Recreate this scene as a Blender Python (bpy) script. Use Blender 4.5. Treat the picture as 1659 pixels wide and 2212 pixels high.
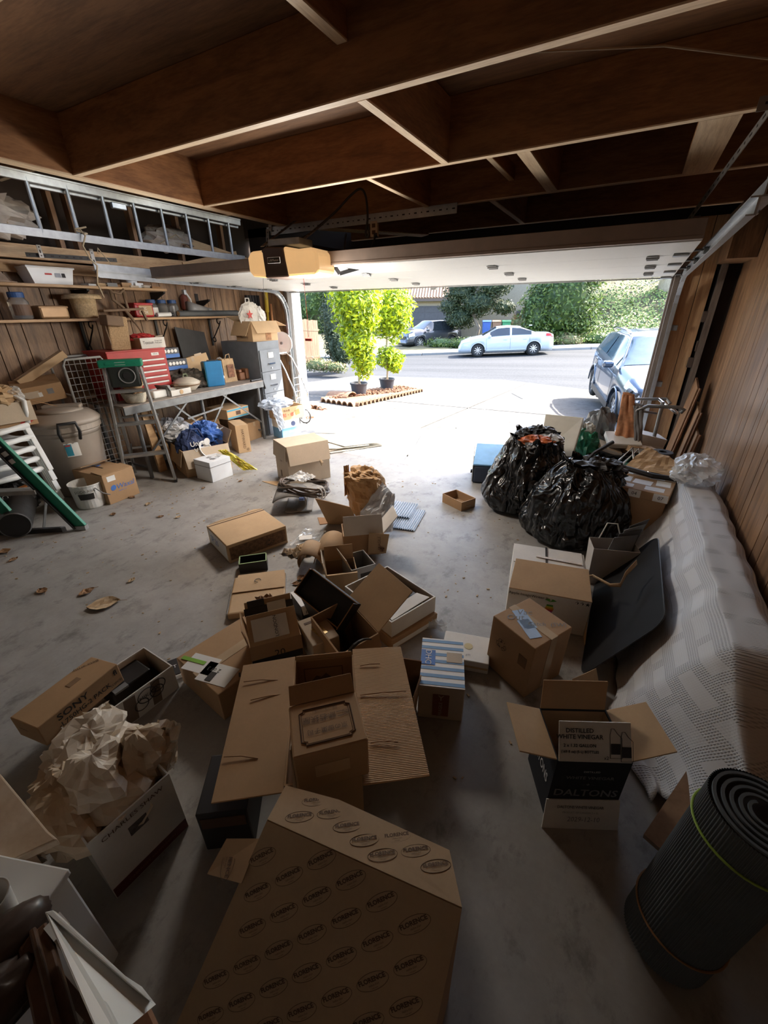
import bpy, bmesh, math, random
from mathutils import Matrix, Vector, noise, Euler
for o in list(bpy.data.objects): bpy.data.objects.remove(o)
SC = bpy.context.scene
COL = SC.collection
R = math.radians
# ---------------------------------------------------------------- camera
H = 1.63; FPX = 895.4
YAW, PITCH, ROLL = R(29.088), R(25.81), R(-0.663)
fw = Vector((-math.sin(YAW)*math.cos(PITCH), math.cos(YAW)*math.cos(PITCH), -math.sin(PITCH)))
r0 = Vector((math.cos(YAW), math.sin(YAW), 0)); u0 = r0.cross(fw)
cr = r0*math.cos(ROLL)+u0*math.sin(ROLL); cu = u0*math.cos(ROLL)-r0*math.sin(ROLL)
CAMP = Vector((0, 0, H))
cam = bpy.data.cameras.new('camera'); camo = bpy.data.objects.new('camera', cam); COL.objects.link(camo)
cam.sensor_fit = 'HORIZONTAL'; cam.sensor_width = 36; cam.lens = 36*FPX/1659; cam.clip_start = .02; cam.clip_end = 300
mw = Matrix((cr, cu, -fw)).transposed().to_4x4(); mw.translation = CAMP; camo.matrix_world = mw
SC.camera = camo
# ---------------------------------------------------------------- light and exposure
SUNV = Vector((-.60, -.74, -1.0)).normalized()      # direction the sunlight travels
w = bpy.data.worlds.new('world'); SC.world = w; w.use_nodes = True
nt = w.node_tree; bg = nt.nodes['Background']
sky = nt.nodes.new('ShaderNodeTexSky'); sky.sky_type = 'NISHITA'; sky.sun_disc = False
sky.sun_elevation = R(47); sky.sun_rotation = math.atan2(.60, .74); sky.dust_density = 3.0; sky.air_density = 1.0; sky.ozone_density = .6
nt.links.new(sky.outputs[0], bg.inputs[0]); bg.inputs[1].default_value = 0.40
sl = bpy.data.lights.new('sun', 'SUN'); sl.energy = 8.0; sl.angle = R(.6); sl.color = (1, .95, .86)
so = bpy.data.objects.new('sun', sl); COL.objects.link(so); so.rotation_euler = SUNV.to_track_quat('-Z', 'Y').to_euler(); so.location = (4, 12, 9)
pl = bpy.data.lights.new('door_portal', 'AREA'); pl.shape = 'RECTANGLE'; pl.size = 4.9; pl.size_y = 1.95; pl.cycles.is_portal = True
po = bpy.data.objects.new('door_portal', pl); COL.objects.link(po); po.location = (-2.18, 5.66, .97); po.rotation_euler = (R(-90), 0, 0)
vs = SC.view_settings; vs.view_transform = 'Standard'; vs.look = 'None'; vs.gamma = 1; vs.use_curve_mapping = False; vs.exposure = 1.82
try:
    SC.cycles.use_denoising = True; SC.cycles.max_bounces = 10; SC.cycles.diffuse_bounces = 6; SC.cycles.sample_clamp_indirect = 8; SC.cycles.caustics_reflective = False; SC.cycles.caustics_refractive = False
except Exception: pass
# ---------------------------------------------------------------- helpers
rnd = random.Random(7)
def ray(px, py):
    return cr*((px-829.5)/FPX) - cu*((py-1106)/FPX) + fw
def at(px, py, ax, val):                # where the line of sight through a photograph point meets the plane axis=val
    d = ray(px, py); return CAMP + d*((val-CAMP[ax])/d[ax])
def ax_(px, py, x): return at(px, py, 0, x)
def ay_(px, py, y): return at(px, py, 1, y)
def az_(px, py, z=0): return at(px, py, 2, z)
def V(*a): return Vector(a)
class MB:
    def __init__(s): s.v = []; s.f = []; s.m = []; s.mi = 0
    def add(s, vs, fs):
        n = len(s.v); s.v += [Vector(p) for p in vs]; s.f += [[i+n for i in f] for f in fs]; s.m += [s.mi]*len(fs); return s
    def box(s, c, sz, M=None):
        x, y, z = sz[0]/2, sz[1]/2, sz[2]/2; c = Vector(c)
        vs = [Vector((i*x, j*y, k*z)) for k in (-1, 1) for j in (-1, 1) for i in (-1, 1)]
        vs = [(M @ p if M else p)+c for p in vs]
        return s.add(vs, [[0, 2, 3, 1], [4, 5, 7, 6], [0, 1, 5, 4], [2, 6, 7, 3], [0, 4, 6, 2], [1, 3, 7, 5]])
    def bar(s, a, b, w, t, up=(0, 0, 1)):       # rectangular bar from a to b, width w across, thickness t along up
        a, b = Vector(a), Vector(b); d = (b-a); L = d.length; d = d/L; up = Vector(up); sx = d.cross(up)
        if sx.length < 1e-4: sx = d.cross(Vector((1, 0, 0)))
        sx.normalize(); uz = sx.cross(d)
        M = Matrix((sx, d, uz)).transposed()
        return s.box((a+b)/2, (w, L, t), M)
    def cyl(s, a, b, r0, r1=None, n=16, cap=True):
        a, b = Vector(a), Vector(b); r1 = r0 if r1 is None else r1; d = (b-a).normalized()
        x = d.cross(Vector((0, 0, 1))); x = x if x.length > 1e-3 else Vector((1, 0, 0)); x.normalize(); y = d.cross(x)
        vs = []; fs = []
        for c, r in ((a, r0), (b, r1)):
            for i in range(n): t = 2*math.pi*i/n; vs.append(c+x*(r*math.cos(t))+y*(r*math.sin(t)))
        for i in range(n): j = (i+1) % n; fs.append([i, j, n+j, n+i])
        if cap: fs += [list(range(n))[::-1], list(range(n, 2*n))]
        return s.add(vs, fs)
    def tube(s, pts, r, n=8, closed=False):
        pts = [Vector(p) for p in pts]; N = len(pts); rr = r if isinstance(r, (list, tuple)) else [r]*N
        vs = []; px = None
        for i, p in enumerate(pts):
            if closed: d = pts[(i+1) % N]-pts[i-1]
            else: d = pts[min(i+1, N-1)]-pts[max(i-1, 0)]
            d.normalize()
            if px is None:
                px = d.cross(Vector((0, 0, 1))); px = px if px.length > 1e-3 else Vector((1, 0, 0))
            px = (px-d*px.dot(d)).normalized(); py = d.cross(px)
            for k in range(n): t = 2*math.pi*k/n; vs.append(p+px*(rr[i]*math.cos(t))+py*(rr[i]*math.sin(t)))
        fs = []
        for i in range(N if closed else N-1):
            a = i*n; b = ((i+1) % N)*n
            for k in range(n): l = (k+1) % n; fs.append([a+k, a+l, b+l, b+k])
        if not closed: fs += [list(range(n))[::-1], list(range((N-1)*n, N*n))]
        return s.add(vs, fs)
    def lathe(s, prof, n=24, c=(0, 0, 0), caps=True):    # prof: (r,z) list
        vs = []; fs = []; c = Vector(c)
        for r, z in prof:
            for i in range(n): t = 2*math.pi*i/n; vs.append(c+Vector((r*math.cos(t), r*math.sin(t), z)))
        for k in range(len(prof)-1):
            for i in range(n): j = (i+1) % n; fs.append([k*n+i, k*n+j, (k+1)*n+j, (k+1)*n+i])
        if caps: fs += [list(range(n))[::-1], list(range((len(prof)-1)*n, len(prof)*n))]
        return s.add(vs, fs)
    def prism(s, poly, off):                    # poly: 3D points, extruded by vector off
        poly = [Vector(p) for p in poly]; off = Vector(off); n = len(poly)
        return s.add(poly+[p+off for p in poly], [list(range(n))[::-1], list(range(n, 2*n))]+[[i, (i+1) % n, n+(i+1) % n, n+i] for i in range(n)])
    def slab(s, poly, t=.004):                  # thin panel from a 3D polygon, thickness t both ways
        poly = [Vector(p) for p in poly]; nn = (poly[1]-poly[0]).cross(poly[2]-poly[0]).normalized()
        return s.prism([p-nn*t/2 for p in poly], nn*t)
    def grid(s, fn, nu, nv, closeu=False):
        vs = [Vector(fn(i/(nu if closeu else nu-1), j/(nv-1))) for j in range(nv) for i in range(nu)]; fs = []
        for j in range(nv-1):
            for i in range(nu if closeu else nu-1):
                k = (i+1) % nu; fs.append([j*nu+i, j*nu+k, (j+1)*nu+k, (j+1)*nu+i])
        return s.add(vs, fs)
    def build(s, name, mat, parent=None, smooth=False, bevel=0, sub=0, solid=0, M=None, wn=False):
        me = bpy.data.meshes.new(name)
        me.from_pydata([tuple(M @ p if M else p) for p in s.v], [], s.f)
        for m in (mat if isinstance(mat, (list, tuple)) else [mat]): me.materials.append(m)
        for p, i in zip(me.polygons, s.m): p.material_index = i; p.use_smooth = smooth
        bm = bmesh.new(); bm.from_mesh(me); bmesh.ops.recalc_face_normals(bm, faces=bm.faces); bm.to_mesh(me); bm.free()
        me.update()
        return link(name, me, parent, bevel, sub, solid)
def link(name, me, parent=None, bevel=0, sub=0, solid=0):
    o = bpy.data.objects.new(name, me); COL.objects.link(o)
    if parent: o.parent = parent
    if solid: md = o.modifiers.new('solid', 'SOLIDIFY'); md.thickness = solid; md.offset = 0
    if bevel: md = o.modifiers.new('bevel', 'BEVEL'); md.width = bevel; md.segments = 2; md.limit_method = 'ANGLE'; md.angle_limit = R(40)
    if sub: md = o.modifiers.new('sub', 'SUBSURF'); md.levels = sub; md.render_levels = sub
    return o
def tag(o, label, cat, group=None):
    o['label'] = label; o['category'] = cat
    if group: o['group'] = group
    return o
def thing(name, label, cat, loc=(0, 0, 0), rz=0, group=None, rot=None):
    o = bpy.data.objects.new(name, None); COL.objects.link(o); o.location = loc; o.empty_display_size = .1
    o.rotation_euler = rot if rot else (0, 0, rz)
    return tag(o, label, cat, group)
def struct(o): o['kind'] = 'structure'; return o
def stuff(o): o['kind'] = 'stuff'; return o
def dup(o, parent=None):
    c = o.copy(); COL.objects.link(c)
    if parent: c.parent = parent
    for ch in list(o.children): dup(ch, c)
    return c
def text(parent, body, size, mat, M, align='CENTER', sx=1, name='lettering', shear=0, bold=0, spacing=1):
    cu_ = bpy.data.curves.new(name, 'FONT'); cu_.body = body; cu_.size = size; cu_.align_x = align; cu_.align_y = 'CENTER'; cu_.shear = shear; cu_.offset = bold; cu_.resolution_u = 2; cu_.space_character = spacing
    tmp = bpy.data.objects.new('tmp', cu_); me = bpy.data.meshes.new_from_object(tmp); bpy.data.objects.remove(tmp); me.materials.append(mat) if not me.materials else None
    me.materials[0] = mat; me.name = name; o = bpy.data.objects.new(name, me); COL.objects.link(o); o.parent = parent; bpy.data.curves.remove(cu_)
    o.matrix_local = M @ Matrix.Diagonal((sx, 1, 1, 1)); return o
def frame(o, x, y):             # matrix with local x/y axes along given vectors, z out
    x = Vector(x).normalized(); y = Vector(y); z = x.cross(y).normalized(); y = z.cross(x)
    m = Matrix((x, y, z)).transposed().to_4x4(); m.translation = Vector(o); return m
# ---------------------------------------------------------------- materials
MATS = {}
def nodes(name):
    m = bpy.data.materials.new(name); m.use_nodes = True; n = m.node_tree; b = n.nodes['Principled BSDF']; return m, n, b
def c4(c): return (c[0], c[1], c[2], 1)
def sr(r, g, b): return tuple(((x/255)/12.92 if x/255 < .04045 else ((x/255+.055)/1.055)**2.4) for x in (r, g, b))
def coords(n, scale=(1, 1, 1), rnd_=False):
    tc = n.nodes.new('ShaderNodeTexCoord'); mp = n.nodes.new('ShaderNodeMapping'); mp.inputs['Scale'].default_value = scale
    n.links.new(tc.outputs['Object'], mp.inputs['Vector'])
    if rnd_:
        oi = n.nodes.new('ShaderNodeObjectInfo'); mu = n.nodes.new('ShaderNodeMath'); mu.operation = 'MULTIPLY'; mu.inputs[1].default_value = 37
        n.links.new(oi.outputs['Random'], mu.inputs[0]); n.links.new(mu.outputs[0], mp.inputs['Location'])
    return mp.outputs[0]
def ramp(n, fac, stops):
    r = n.nodes.new('ShaderNodeValToRGB'); e = r.color_ramp.elements
    e[0].position, e[0].color = stops[0][0], c4(stops[0][1]); e[1].position, e[1].color = stops[-1][0], c4(stops[-1][1])
    for p, c in stops[1:-1]: x = e.new(p); x.color = c4(c)
    n.links.new(fac, r.inputs[0]); return r.outputs[0]
def noi(n, vec, scale, detail=4, rough=.55, dist=0):
    t = n.nodes.new('ShaderNodeTexNoise'); t.inputs['Scale'].default_value = scale; t.inputs['Detail'].default_value = detail; t.inputs['Roughness'].default_value = rough; t.inputs['Distortion'].default_value = dist
    n.links.new(vec, t.inputs['Vector']); return t.outputs['Fac']
def bump(n, b, h, st, d=.01):
    x = n.nodes.new('ShaderNodeBump'); x.inputs['Strength'].default_value = st; x.inputs['Distance'].default_value = d
    n.links.new(h, x.inputs['Height']); n.links.new(x.outputs[0], b.inputs['Normal'])
def mul(c, k): return tuple(min(1, x*k) for x in c)
def plain(name, col, rough=.6, metal=0, var=.12, scale=8, bmp=0, bscale=60, spec=.5, trans=0, ior=1.45, alpha=1, coat=0):
    if name in MATS: return MATS[name]
    m, n, b = nodes(name); vec = coords(n)
    f = noi(n, vec, scale)
    n.links.new(ramp(n, f, [(.3, mul(col, 1-var)), (.7, mul(col, 1+var))]), b.inputs['Base Color'])
    b.inputs['Roughness'].default_value = rough; b.inputs['Metallic'].default_value = metal; b.inputs['Specular IOR Level'].default_value = spec
    if trans: b.inputs['Transmission Weight'].default_value = trans; b.inputs['IOR'].default_value = ior
    if alpha < 1: b.inputs['Alpha'].default_value = alpha
    if coat: b.inputs['Coat Weight'].default_value = coat; b.inputs['Coat Roughness'].default_value = .03
    if bmp: bump(n, b, noi(n, vec, bscale, 3), bmp, .005)
    MATS[name] = m; return m
def wood(name, c1, c2, sc=(1, 1, 12), rough=.6, big=3, knots=True, bmp=.15, c3=None, rnd_=True):
    # grain runs along the axis with the SMALL scale value
    if name in MATS: return MATS[name]
    m, n, b = nodes(name); vec = coords(n, sc, rnd_)
    f = noi(n, vec, big, 6, .6, .6)
    g = noi(n, vec, big*7, 3, .6, .2)
    mx = n.nodes.new('ShaderNodeMath'); mx.operation = 'MULTIPLY_ADD'; mx.inputs[1].default_value = .35; n.links.new(g, mx.inputs[0])
    mm = n.nodes.new('ShaderNodeMath'); mm.operation = 'MULTIPLY'; mm.inputs[1].default_value = .75; n.links.new(f, mm.inputs[0]); n.links.new(mm.outputs[0], mx.inputs[2])
    st = [(.36, c1), (.66, c2)] if c3 is None else [(.34, c1), (.5, c3), (.66, c2)]
    n.links.new(ramp(n, mx.outputs[0], st), b.inputs['Base Color']); b.inputs['Roughness'].default_value = rough
    bump(n, b, mx.outputs[0], bmp, .004); MATS[name] = m; return m
def cardboard(name, col, rough=.75, lines=0, var=.1):
    if name in MATS: return MATS[name]
    m, n, b = nodes(name); vec = coords(n, (1, 1, 1), True)
    f = noi(n, vec, 5, 5, .6); g = noi(n, vec, 90, 2)
    mx = n.nodes.new('ShaderNodeMath'); mx.operation = 'MULTIPLY_ADD'; mx.inputs[1].default_value = .25; n.links.new(g, mx.inputs[0]); n.links.new(f, mx.inputs[2])
    n.links.new(ramp(n, mx.outputs[0], [(.38, mul(col, 1-var)), (.85, mul(col, 1+var))]), b.inputs['Base Color']); b.inputs['Roughness'].default_value = rough
    b.inputs['Specular IOR Level'].default_value = .25
    if lines:
        wv = n.nodes.new('ShaderNodeTexWave'); wv.inputs['Scale'].default_value = lines; wv.bands_direction = 'Y'; wv.inputs['Distortion'].default_value = .3
        v2 = coords(n); n.links.new(v2, wv.inputs['Vector']); bump(n, b, wv.outputs['Fac'], .4, .004)
    else: bump(n, b, f, .12, .01)
    MATS[name] = m; return m
# ---------------------------------------------------------------- room shell
XL, XR, FY, BY = -5.25, .78, 5.57, -1.3
ZJ, ZT = 2.40, 2.69
def concrete(name, c1, c2, c3, rough, stain=.5, fine=.1):
    m, n, b = nodes(name); vec = coords(n)
    f = noi(n, vec, .9, 6, .62, .4); g = noi(n, vec, 5.5, 8, .7); h = noi(n, vec, 60, 3)
    k = n.nodes.new('ShaderNodeMath'); k.operation = 'MULTIPLY_ADD'; k.inputs[1].default_value = .45; n.links.new(g, k.inputs[0])
    k2 = n.nodes.new('ShaderNodeMath'); k2.operation = 'MULTIPLY_ADD'; k2.inputs[1].default_value = fine; n.links.new(h, k2.inputs[0]); n.links.new(k.outputs[0], k2.inputs[2])
    k3 = n.nodes.new('ShaderNodeMath'); k3.operation = 'MULTIPLY'; k3.inputs[1].default_value = .6; n.links.new(f, k3.inputs[0]); n.links.new(k3.outputs[0], k.inputs[2])
    col = ramp(n, k2.outputs[0], [(.42, c1), (.58, c2), (.72, c3)])
    # dark drip stains
    s = noi(n, coords(n, (1.5, 1, 1)), 4.5, 8, .72, .1)
    sc = ramp(n, s, [(.53, (1, 1, 1)), (.66, (1-stain,)*3)])
    mx = n.nodes.new('ShaderNodeMix'); mx.data_type = 'RGBA'; mx.blend_type = 'MULTIPLY'; mx.inputs[0].default_value = 1
    n.links.new(col, mx.inputs[6]); n.links.new(sc, mx.inputs[7]); n.links.new(mx.outputs[2], b.inputs['Base Color'])
    b.inputs['Roughness'].default_value = rough; b.inputs['Specular IOR Level'].default_value = .05 if rough > .8 else .4; bump(n, b, k2.outputs[0], .25, .01); MATS[name] = m; return m
m_floor = concrete('floor_concrete', (.245, .235, .22), (.315, .305, .29), (.38, .372, .358), .5, .4)
struct(MB().box(((XL+XR)/2, (FY+BY)/2+.07, -.06), (XR-XL+.3, FY-BY+.3, .12)).build('floor', m_floor))
m_panL = wood('panel_wood_left', (.10, .058, .033), (.34, .20, .105), (7, 7, .8), .5, 2.2, c3=(.20, .115, .062))
m_panR = wood('panel_wood_right', (.085, .045, .026), (.30, .165, .085), (7, 7, .7), .32, 2.0, c3=(.17, .092, .05))
m_dark = plain('groove_shadow', (.02, .013, .01), .9)
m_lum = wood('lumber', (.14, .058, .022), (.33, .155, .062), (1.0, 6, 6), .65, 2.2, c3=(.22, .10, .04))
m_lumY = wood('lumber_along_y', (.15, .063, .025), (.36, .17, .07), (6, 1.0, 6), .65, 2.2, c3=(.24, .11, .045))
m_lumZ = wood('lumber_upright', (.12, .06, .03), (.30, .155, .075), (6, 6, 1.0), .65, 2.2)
m_edge_bounce = wood('joist_edge', (.62, .44, .27), (.92, .74, .52), (.8, 14, 8), .6, 3)  # paler than the joists: light from below put into the colour
m_edgeY_bounce = wood('beam_edge_bounce', (.62, .44, .27), (.92, .74, .52), (14, .8, 8), .6, 3)
m_ply = wood('plywood_deck', (.11, .052, .024), (.24, .12, .055), (1.0, 9, 6), .7, 2.0)
m_board = wood('pine_board', (.36, .2, .09), (.62, .40, .21), (8, 1, 8), .6, 2.4)
def plank_wall(name, x, face, y0, y1, z0, z1, m, widths, back):
    w_ = MB().box((x-face*.03, (y0+y1)/2, (z0+z1)/2), (.05, y1-y0, z1-z0)).build(name, back); struct(w_)
    y = y0; i = 0; rr = random.Random(3 if face > 0 else 5)
    while y < y1-.01:
        wd = min(widths[i % len(widths)]*rr.uniform(.9, 1.1), y1-y); i += 1
        MB().box((0, 0, 0), (.012, wd-.007, z1-z0)).build('plank', m, w_, bevel=.0015).location = (x-face*.0005, y+wd/2, (z0+z1)/2)
        y += wd
    return w_
wl = plank_wall('wall_left', XL, 1, BY, FY, 0, 2.0, m_panL, [.1, .22, .13, .3, .12, .12, .25], m_dark)
wr = plank_wall('wall_right', XR, -1, BY, 4.95, 0, ZT, m_panR, [.09, .2, .12, .3, .1, .18, .13], m_dark)
wb = struct(MB().box(((XL+XR)/2, BY-.04, 1.4), (XR-XL+.4, .08, 2.9)).build('wall_back', plain('drywall_white', (.5, .47, .43), .9, var=.03)))
# upper left: open framing above the panelling
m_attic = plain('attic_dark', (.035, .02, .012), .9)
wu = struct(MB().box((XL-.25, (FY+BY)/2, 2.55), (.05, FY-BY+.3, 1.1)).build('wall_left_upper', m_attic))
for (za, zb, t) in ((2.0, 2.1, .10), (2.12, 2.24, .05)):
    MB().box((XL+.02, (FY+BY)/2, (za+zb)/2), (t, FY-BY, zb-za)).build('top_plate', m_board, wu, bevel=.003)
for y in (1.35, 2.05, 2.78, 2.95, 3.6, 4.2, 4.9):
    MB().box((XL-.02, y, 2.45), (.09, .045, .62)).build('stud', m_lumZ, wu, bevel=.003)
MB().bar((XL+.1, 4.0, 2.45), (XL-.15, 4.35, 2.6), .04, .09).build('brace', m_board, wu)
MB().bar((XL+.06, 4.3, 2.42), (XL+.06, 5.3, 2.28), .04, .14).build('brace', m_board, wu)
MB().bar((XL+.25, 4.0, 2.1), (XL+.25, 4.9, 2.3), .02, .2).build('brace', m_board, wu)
# ceiling: deck, beam, joists, blocking
ce = struct(MB().box(((-3.19+XR)/2+.1, (FY+BY)/2, ZT+.01), (XR+3.19+.4, FY-BY+.4, .02)).build('ceiling', m_ply))
MB().box(((XL-3.19)/2-.1, (FY+BY)/2, 3.06), (XL*-1-3.19+.6, FY-BY+.4, .02)).build('upper_deck', m_attic, ce)
def joist(a, b, w=.045, h=ZT-ZJ, m=m_lum, me=m_edge_bounce, name='joist', zb=ZJ):
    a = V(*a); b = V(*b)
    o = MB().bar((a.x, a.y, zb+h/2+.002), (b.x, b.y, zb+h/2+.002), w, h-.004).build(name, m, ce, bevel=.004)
    MB().bar((a.x, a.y, zb+.003), (b.x, b.y, zb+.003), w-.004, .008).build('bottom_edge', me, o)  # underside strip with the bounce light painted in
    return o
joist((-3.235, BY), (-3.235, 4.1), .09, ZT-ZJ+.02, m_lumY, m_edgeY_bounce, 'main_beam')
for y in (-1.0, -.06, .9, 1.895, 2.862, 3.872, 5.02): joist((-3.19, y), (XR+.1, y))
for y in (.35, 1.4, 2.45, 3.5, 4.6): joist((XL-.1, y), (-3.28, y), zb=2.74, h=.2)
joist((XL-.1, .62), (-3.28, 1.25), .3, .04, m_lumY, m_edgeY_bounce, 'flat_board', 2.36)
joist((-2.9, 4.0), (-2.2, 4.95), .16, .05, m_lumY, m_edgeY_bounce, 'flat_board', 2.37)
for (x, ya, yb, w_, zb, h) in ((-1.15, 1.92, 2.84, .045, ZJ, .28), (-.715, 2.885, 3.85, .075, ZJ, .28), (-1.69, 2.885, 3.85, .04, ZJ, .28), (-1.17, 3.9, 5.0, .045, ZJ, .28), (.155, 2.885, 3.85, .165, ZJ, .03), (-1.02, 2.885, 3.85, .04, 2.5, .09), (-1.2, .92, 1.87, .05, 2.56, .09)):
    joist((x, ya), (x, yb), w_, h, m_lumY, m_edgeY_bounce, 'blocking', zb)
MB().tube([(-.35, 2.88, 2.44), (-.05, 2.87, 2.47), (.2, 2.9, 2.5)], .004).build('lath_strip', m_board, ce)
MB().tube([V(-.55, 1.93, 2.42), V(-.1, 2.2, 2.44), V(.6, 2.75, 2.42)], .0035).build('loose_wire', plain('web_string', (.35, .28, .2), .8), ce)
# front wall: header, side returns, jambs
wf = struct(MB().box(((XL+XR)/2, FY+.07, 2.36), (XR-XL+.3, .14, .8)).build('wall_front', m_dark)); MB().box((XL/2-1.7, FY+.07, 2.9), (2.4, .14, .5)).build('gable_panel', m_attic, wf)  # header near black: its shade is put into the colour
m_ret = wood('front_plywood', (.38, .21, .1), (.66, .43, .23), (9, 9, .7), .55, 2.2, c3=(.52, .31, .16))
m_jamb = plain('jamb_white', (.78, .79, .80), .5, var=.05)
m_jgrey = wood('jamb_grey', (.10, .075, .06), (.2, .16, .13), (8, 8, 1), .7, 3)
for (x0, x1) in ((.345, .47), (.475, .58)):
    MB().box(((x0+x1)/2, FY-.01, 1.2), (x1-x0, .016, ZJ)).build('plank', m_ret, wf, bevel=.002)
for (x0, x1) in ((-5.25, -5.04), (-5.035, -4.9), (-4.895, -4.74)):
    MB().box(((x0+x1)/2, FY-.01, 1.2), (x1-x0, .016, ZJ)).build('plank', m_panL, wf, bevel=.002)
MB().box((.69, FY+.06, 1.2), (.3, .1, ZJ)).build('corner_recess', m_dark, wf)
MB().box((.42, FY+.06, 1.2), (.36, .1, ZJ)).build('return_backing', m_jgrey, wf)
MB().box((-5.0, FY+.06, 1.2), (.6, .1, ZJ)).build('return_backing', m_jgrey, wf)
MB().box((.64, FY-.03, 1.2), (.05, .08, ZJ)).build('corner_post', m_jgrey, wf)
MB().box((.3, FY+.02, 1.2), (.08, .2, ZJ)).build('jamb', m_jgrey, wf)
MB().box((-4.66, FY+.03, 1.2), (.09, .2, ZJ)).build('jamb', m_jamb, wf)
MB().box((-4.72, FY-.02, 1.2), (.05, .12, ZJ)).build('jamb_post', m_jgrey, wf)
MB().box((.67, 5.25, 2.2), (.2, .6, .4)).build('corner_header', m_panR, wf)
for z, dx in ((1.55, .0), (1.28, .02), (1.12, -.01)):
    MB().box((.6+dx, FY-.045, z), (.05, .02, .1)).build('latch_plate', plain('rusty_steel', (.12, .09, .075), .6, .6), wf, bevel=.004)
# side fragment of right wall by the corner (behind leaning boards)
tr = struct(MB().box((XR+.01, 5.27, 1.35), (.02, .62, 2.7)).build('trim_1', m_panR))
# ---------------------------------------------------------------- garage door (open, overhead)
def door_white():
    m, n, b = nodes('door_white'); vec = coords(n, (1, 1, 1))
    f = noi(n, coords(n, (2, 30, 2)), 20, 3); n.links.new(ramp(n, f, [(.3, (.52, .53, .52)), (.7, (.64, .64, .62))]), b.inputs['Base Color']); b.inputs['Roughness'].default_value = .55
    bump(n, b, f, .3, .004); MATS['door_white'] = m; return m
m_dw = door_white(); m_galv = plain('galvanised', (.42, .44, .46), .4, .8, .12, 14); m_galvd = plain('galvanised_dull', (.26, .26, .255), .5, .8, .15, 14)
m_strut = plain('strut_brown', (.22, .165, .13), .5, .3)
D0, D1 = V(0, 5.5, 1.905), V(0, 3.28, 1.965)
dr = thing('door_1', '', '', (0, 0, 0)); del dr['label']; del dr['category']; dr['kind'] = 'structure'
for k in range(4):
    a = D0.lerp(D1, k/4); b = D0.lerp(D1, (k+1)/4); e = (b-a).normalized()*.003
    for x0, x1 in ((-4.6, .24),):
        MB().bar((-2.18, a.y+e.y, a.z+.026), (-2.18, b.y-e.y, b.z+.026), 4.84, .045).build('door_panel', m_dw, dr, bevel=.004)
MB().box((-2.18, 3.26, 2.03), (4.84, .035, .09)).build('top_strut', m_strut, dr, bevel=.003)
MB().box((-2.18, 3.27, 1.985), (4.84, .06, .02)).build('top_strut', m_strut, dr, bevel=.003)
MB().box((-2.18, 5.5, 1.9), (4.84, .03, .012)).build('bottom_seal', m_galvd, dr)
MB().box((-2.3, 5.49, 1.885), (.07, .05, .03)).build('bottom_bracket', m_galvd, dr)
hg = None
for k in (1, 2, 3):
    p = D0.lerp(D1, k/4)
    for x in (-3.45, -2.3, -1.1, 0.02):
        if hg is None:
            h = MB().box((0, 0, -.004), (.075, .09, .004)); h.cyl((-.04, 0, -.01), (.04, 0, -.01), .008); h.box((0, .03, -.012), (.07, .02, .02)); hg = h.build('hinge', m_galvd, dr)
            o = hg
        else: o = hg.copy(); COL.objects.link(o)
        o.location = (x, p.y, p.z+.002); o.parent = dr
# tracks
def track(name, label, x, y0, s):
    t = thing(name, label, 'door track', (x, y0, 0))
    pts = [V(0, 0, 1.99), V(0, 5.1-y0, 1.925)]
    for i in range(1, 7):
        a = R(90*i/6); pts.append(V(0, 5.1-y0+.33*math.sin(a), 1.925-.33*(1-math.cos(a))))
    pts.append(V(0, 5.43-y0, .05))
    mb = MB(); q = MB()
    for a, b in zip(pts, pts[1:]):
        up = V(0, -(b-a).z, (b-a).y) if abs((b-a).z) > 1e-6 else V(0, 0, 1)
        mb.bar(a, b, .008, .065, up)
        n_ = V(0, -(b-a).z, (b-a).y).normalized()
        for sg in (-1, 1): q.bar(a+n_*.03*sg+V(s*.015, 0, 0), b+n_*.03*sg+V(s*.015, 0, 0), .03, .006, n_)
    mb.build('web', m_galv, t); q.build('lip', m_galv, t)
    MB().bar((-s*.012, 0, 2.05), (-s*.012, 5.2-y0, 2.0), .006, .06).build('reinforcing_angle', m_galv, t)
    MB().bar((-s*.03, 0, 2.02), (-s*.03, 5.2-y0, 1.97), .05, .006).build('reinforcing_angle', m_galv, t)
    for k in range(4):
        p = D0.lerp(D1, k/4+.02); yy = p.y-y0
        r_ = MB(); r_.cyl((s*.02, yy, p.z+.02), (s*.16, yy, p.z+.02), .007); r_.cyl((s*.005, yy, p.z+.02), (s*.03, yy, p.z+.02), .024); r_.box((s*.15, yy, p.z-.005), (.09, .1, .01)); r_.build('roller', m_galvd, t)
    for z in (.35, .9, 1.45): MB().box((-s*.03, 5.47-y0, z), (.06, .1, .05)).build('wall_bracket', m_galvd, t, bevel=.003)
    return t
tl = track('garage_door_track', 'galvanised door track running above the shelves of the panelled storage wall', -4.68, 2.72, 1)
trk = track('garage_door_track', 'galvanised door track with rollers beside the oak plywood return wall', .33, 2.45, -1)
def perf(mb, a, b, w_, holes=14):
    return mb
m_steel = plain('dull_steel', (.30, .28, .26), .5, .8, .2, 10)
def perforated(name, a, b, w_, parent, m=m_steel, up=(0, 0, 1), hole=True):
    o = MB().bar(a, b, .004, w_, up).build(name, m, parent)
    a, b = V(*a), V(*b); n = max(3, int((b-a).length/.055)); q = MB(); d = (b-a).normalized(); s_ = d.cross(V(*up)).normalized()
    for i in range(n):
        c = a.lerp(b, (i+.5)/n)
        q.bar(c-d*(.012 if i % 2 else .005)-s_*.0028, c+d*(.012 if i % 2 else .005)-s_*.0028, .001, .009, up); q.bar(c-d*(.012 if i % 2 else .005)+s_*.0028, c+d*(.012 if i % 2 else .005)+s_*.0028, .001, .009, up)
    q.build('slots', m_dark, o); return o
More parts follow.
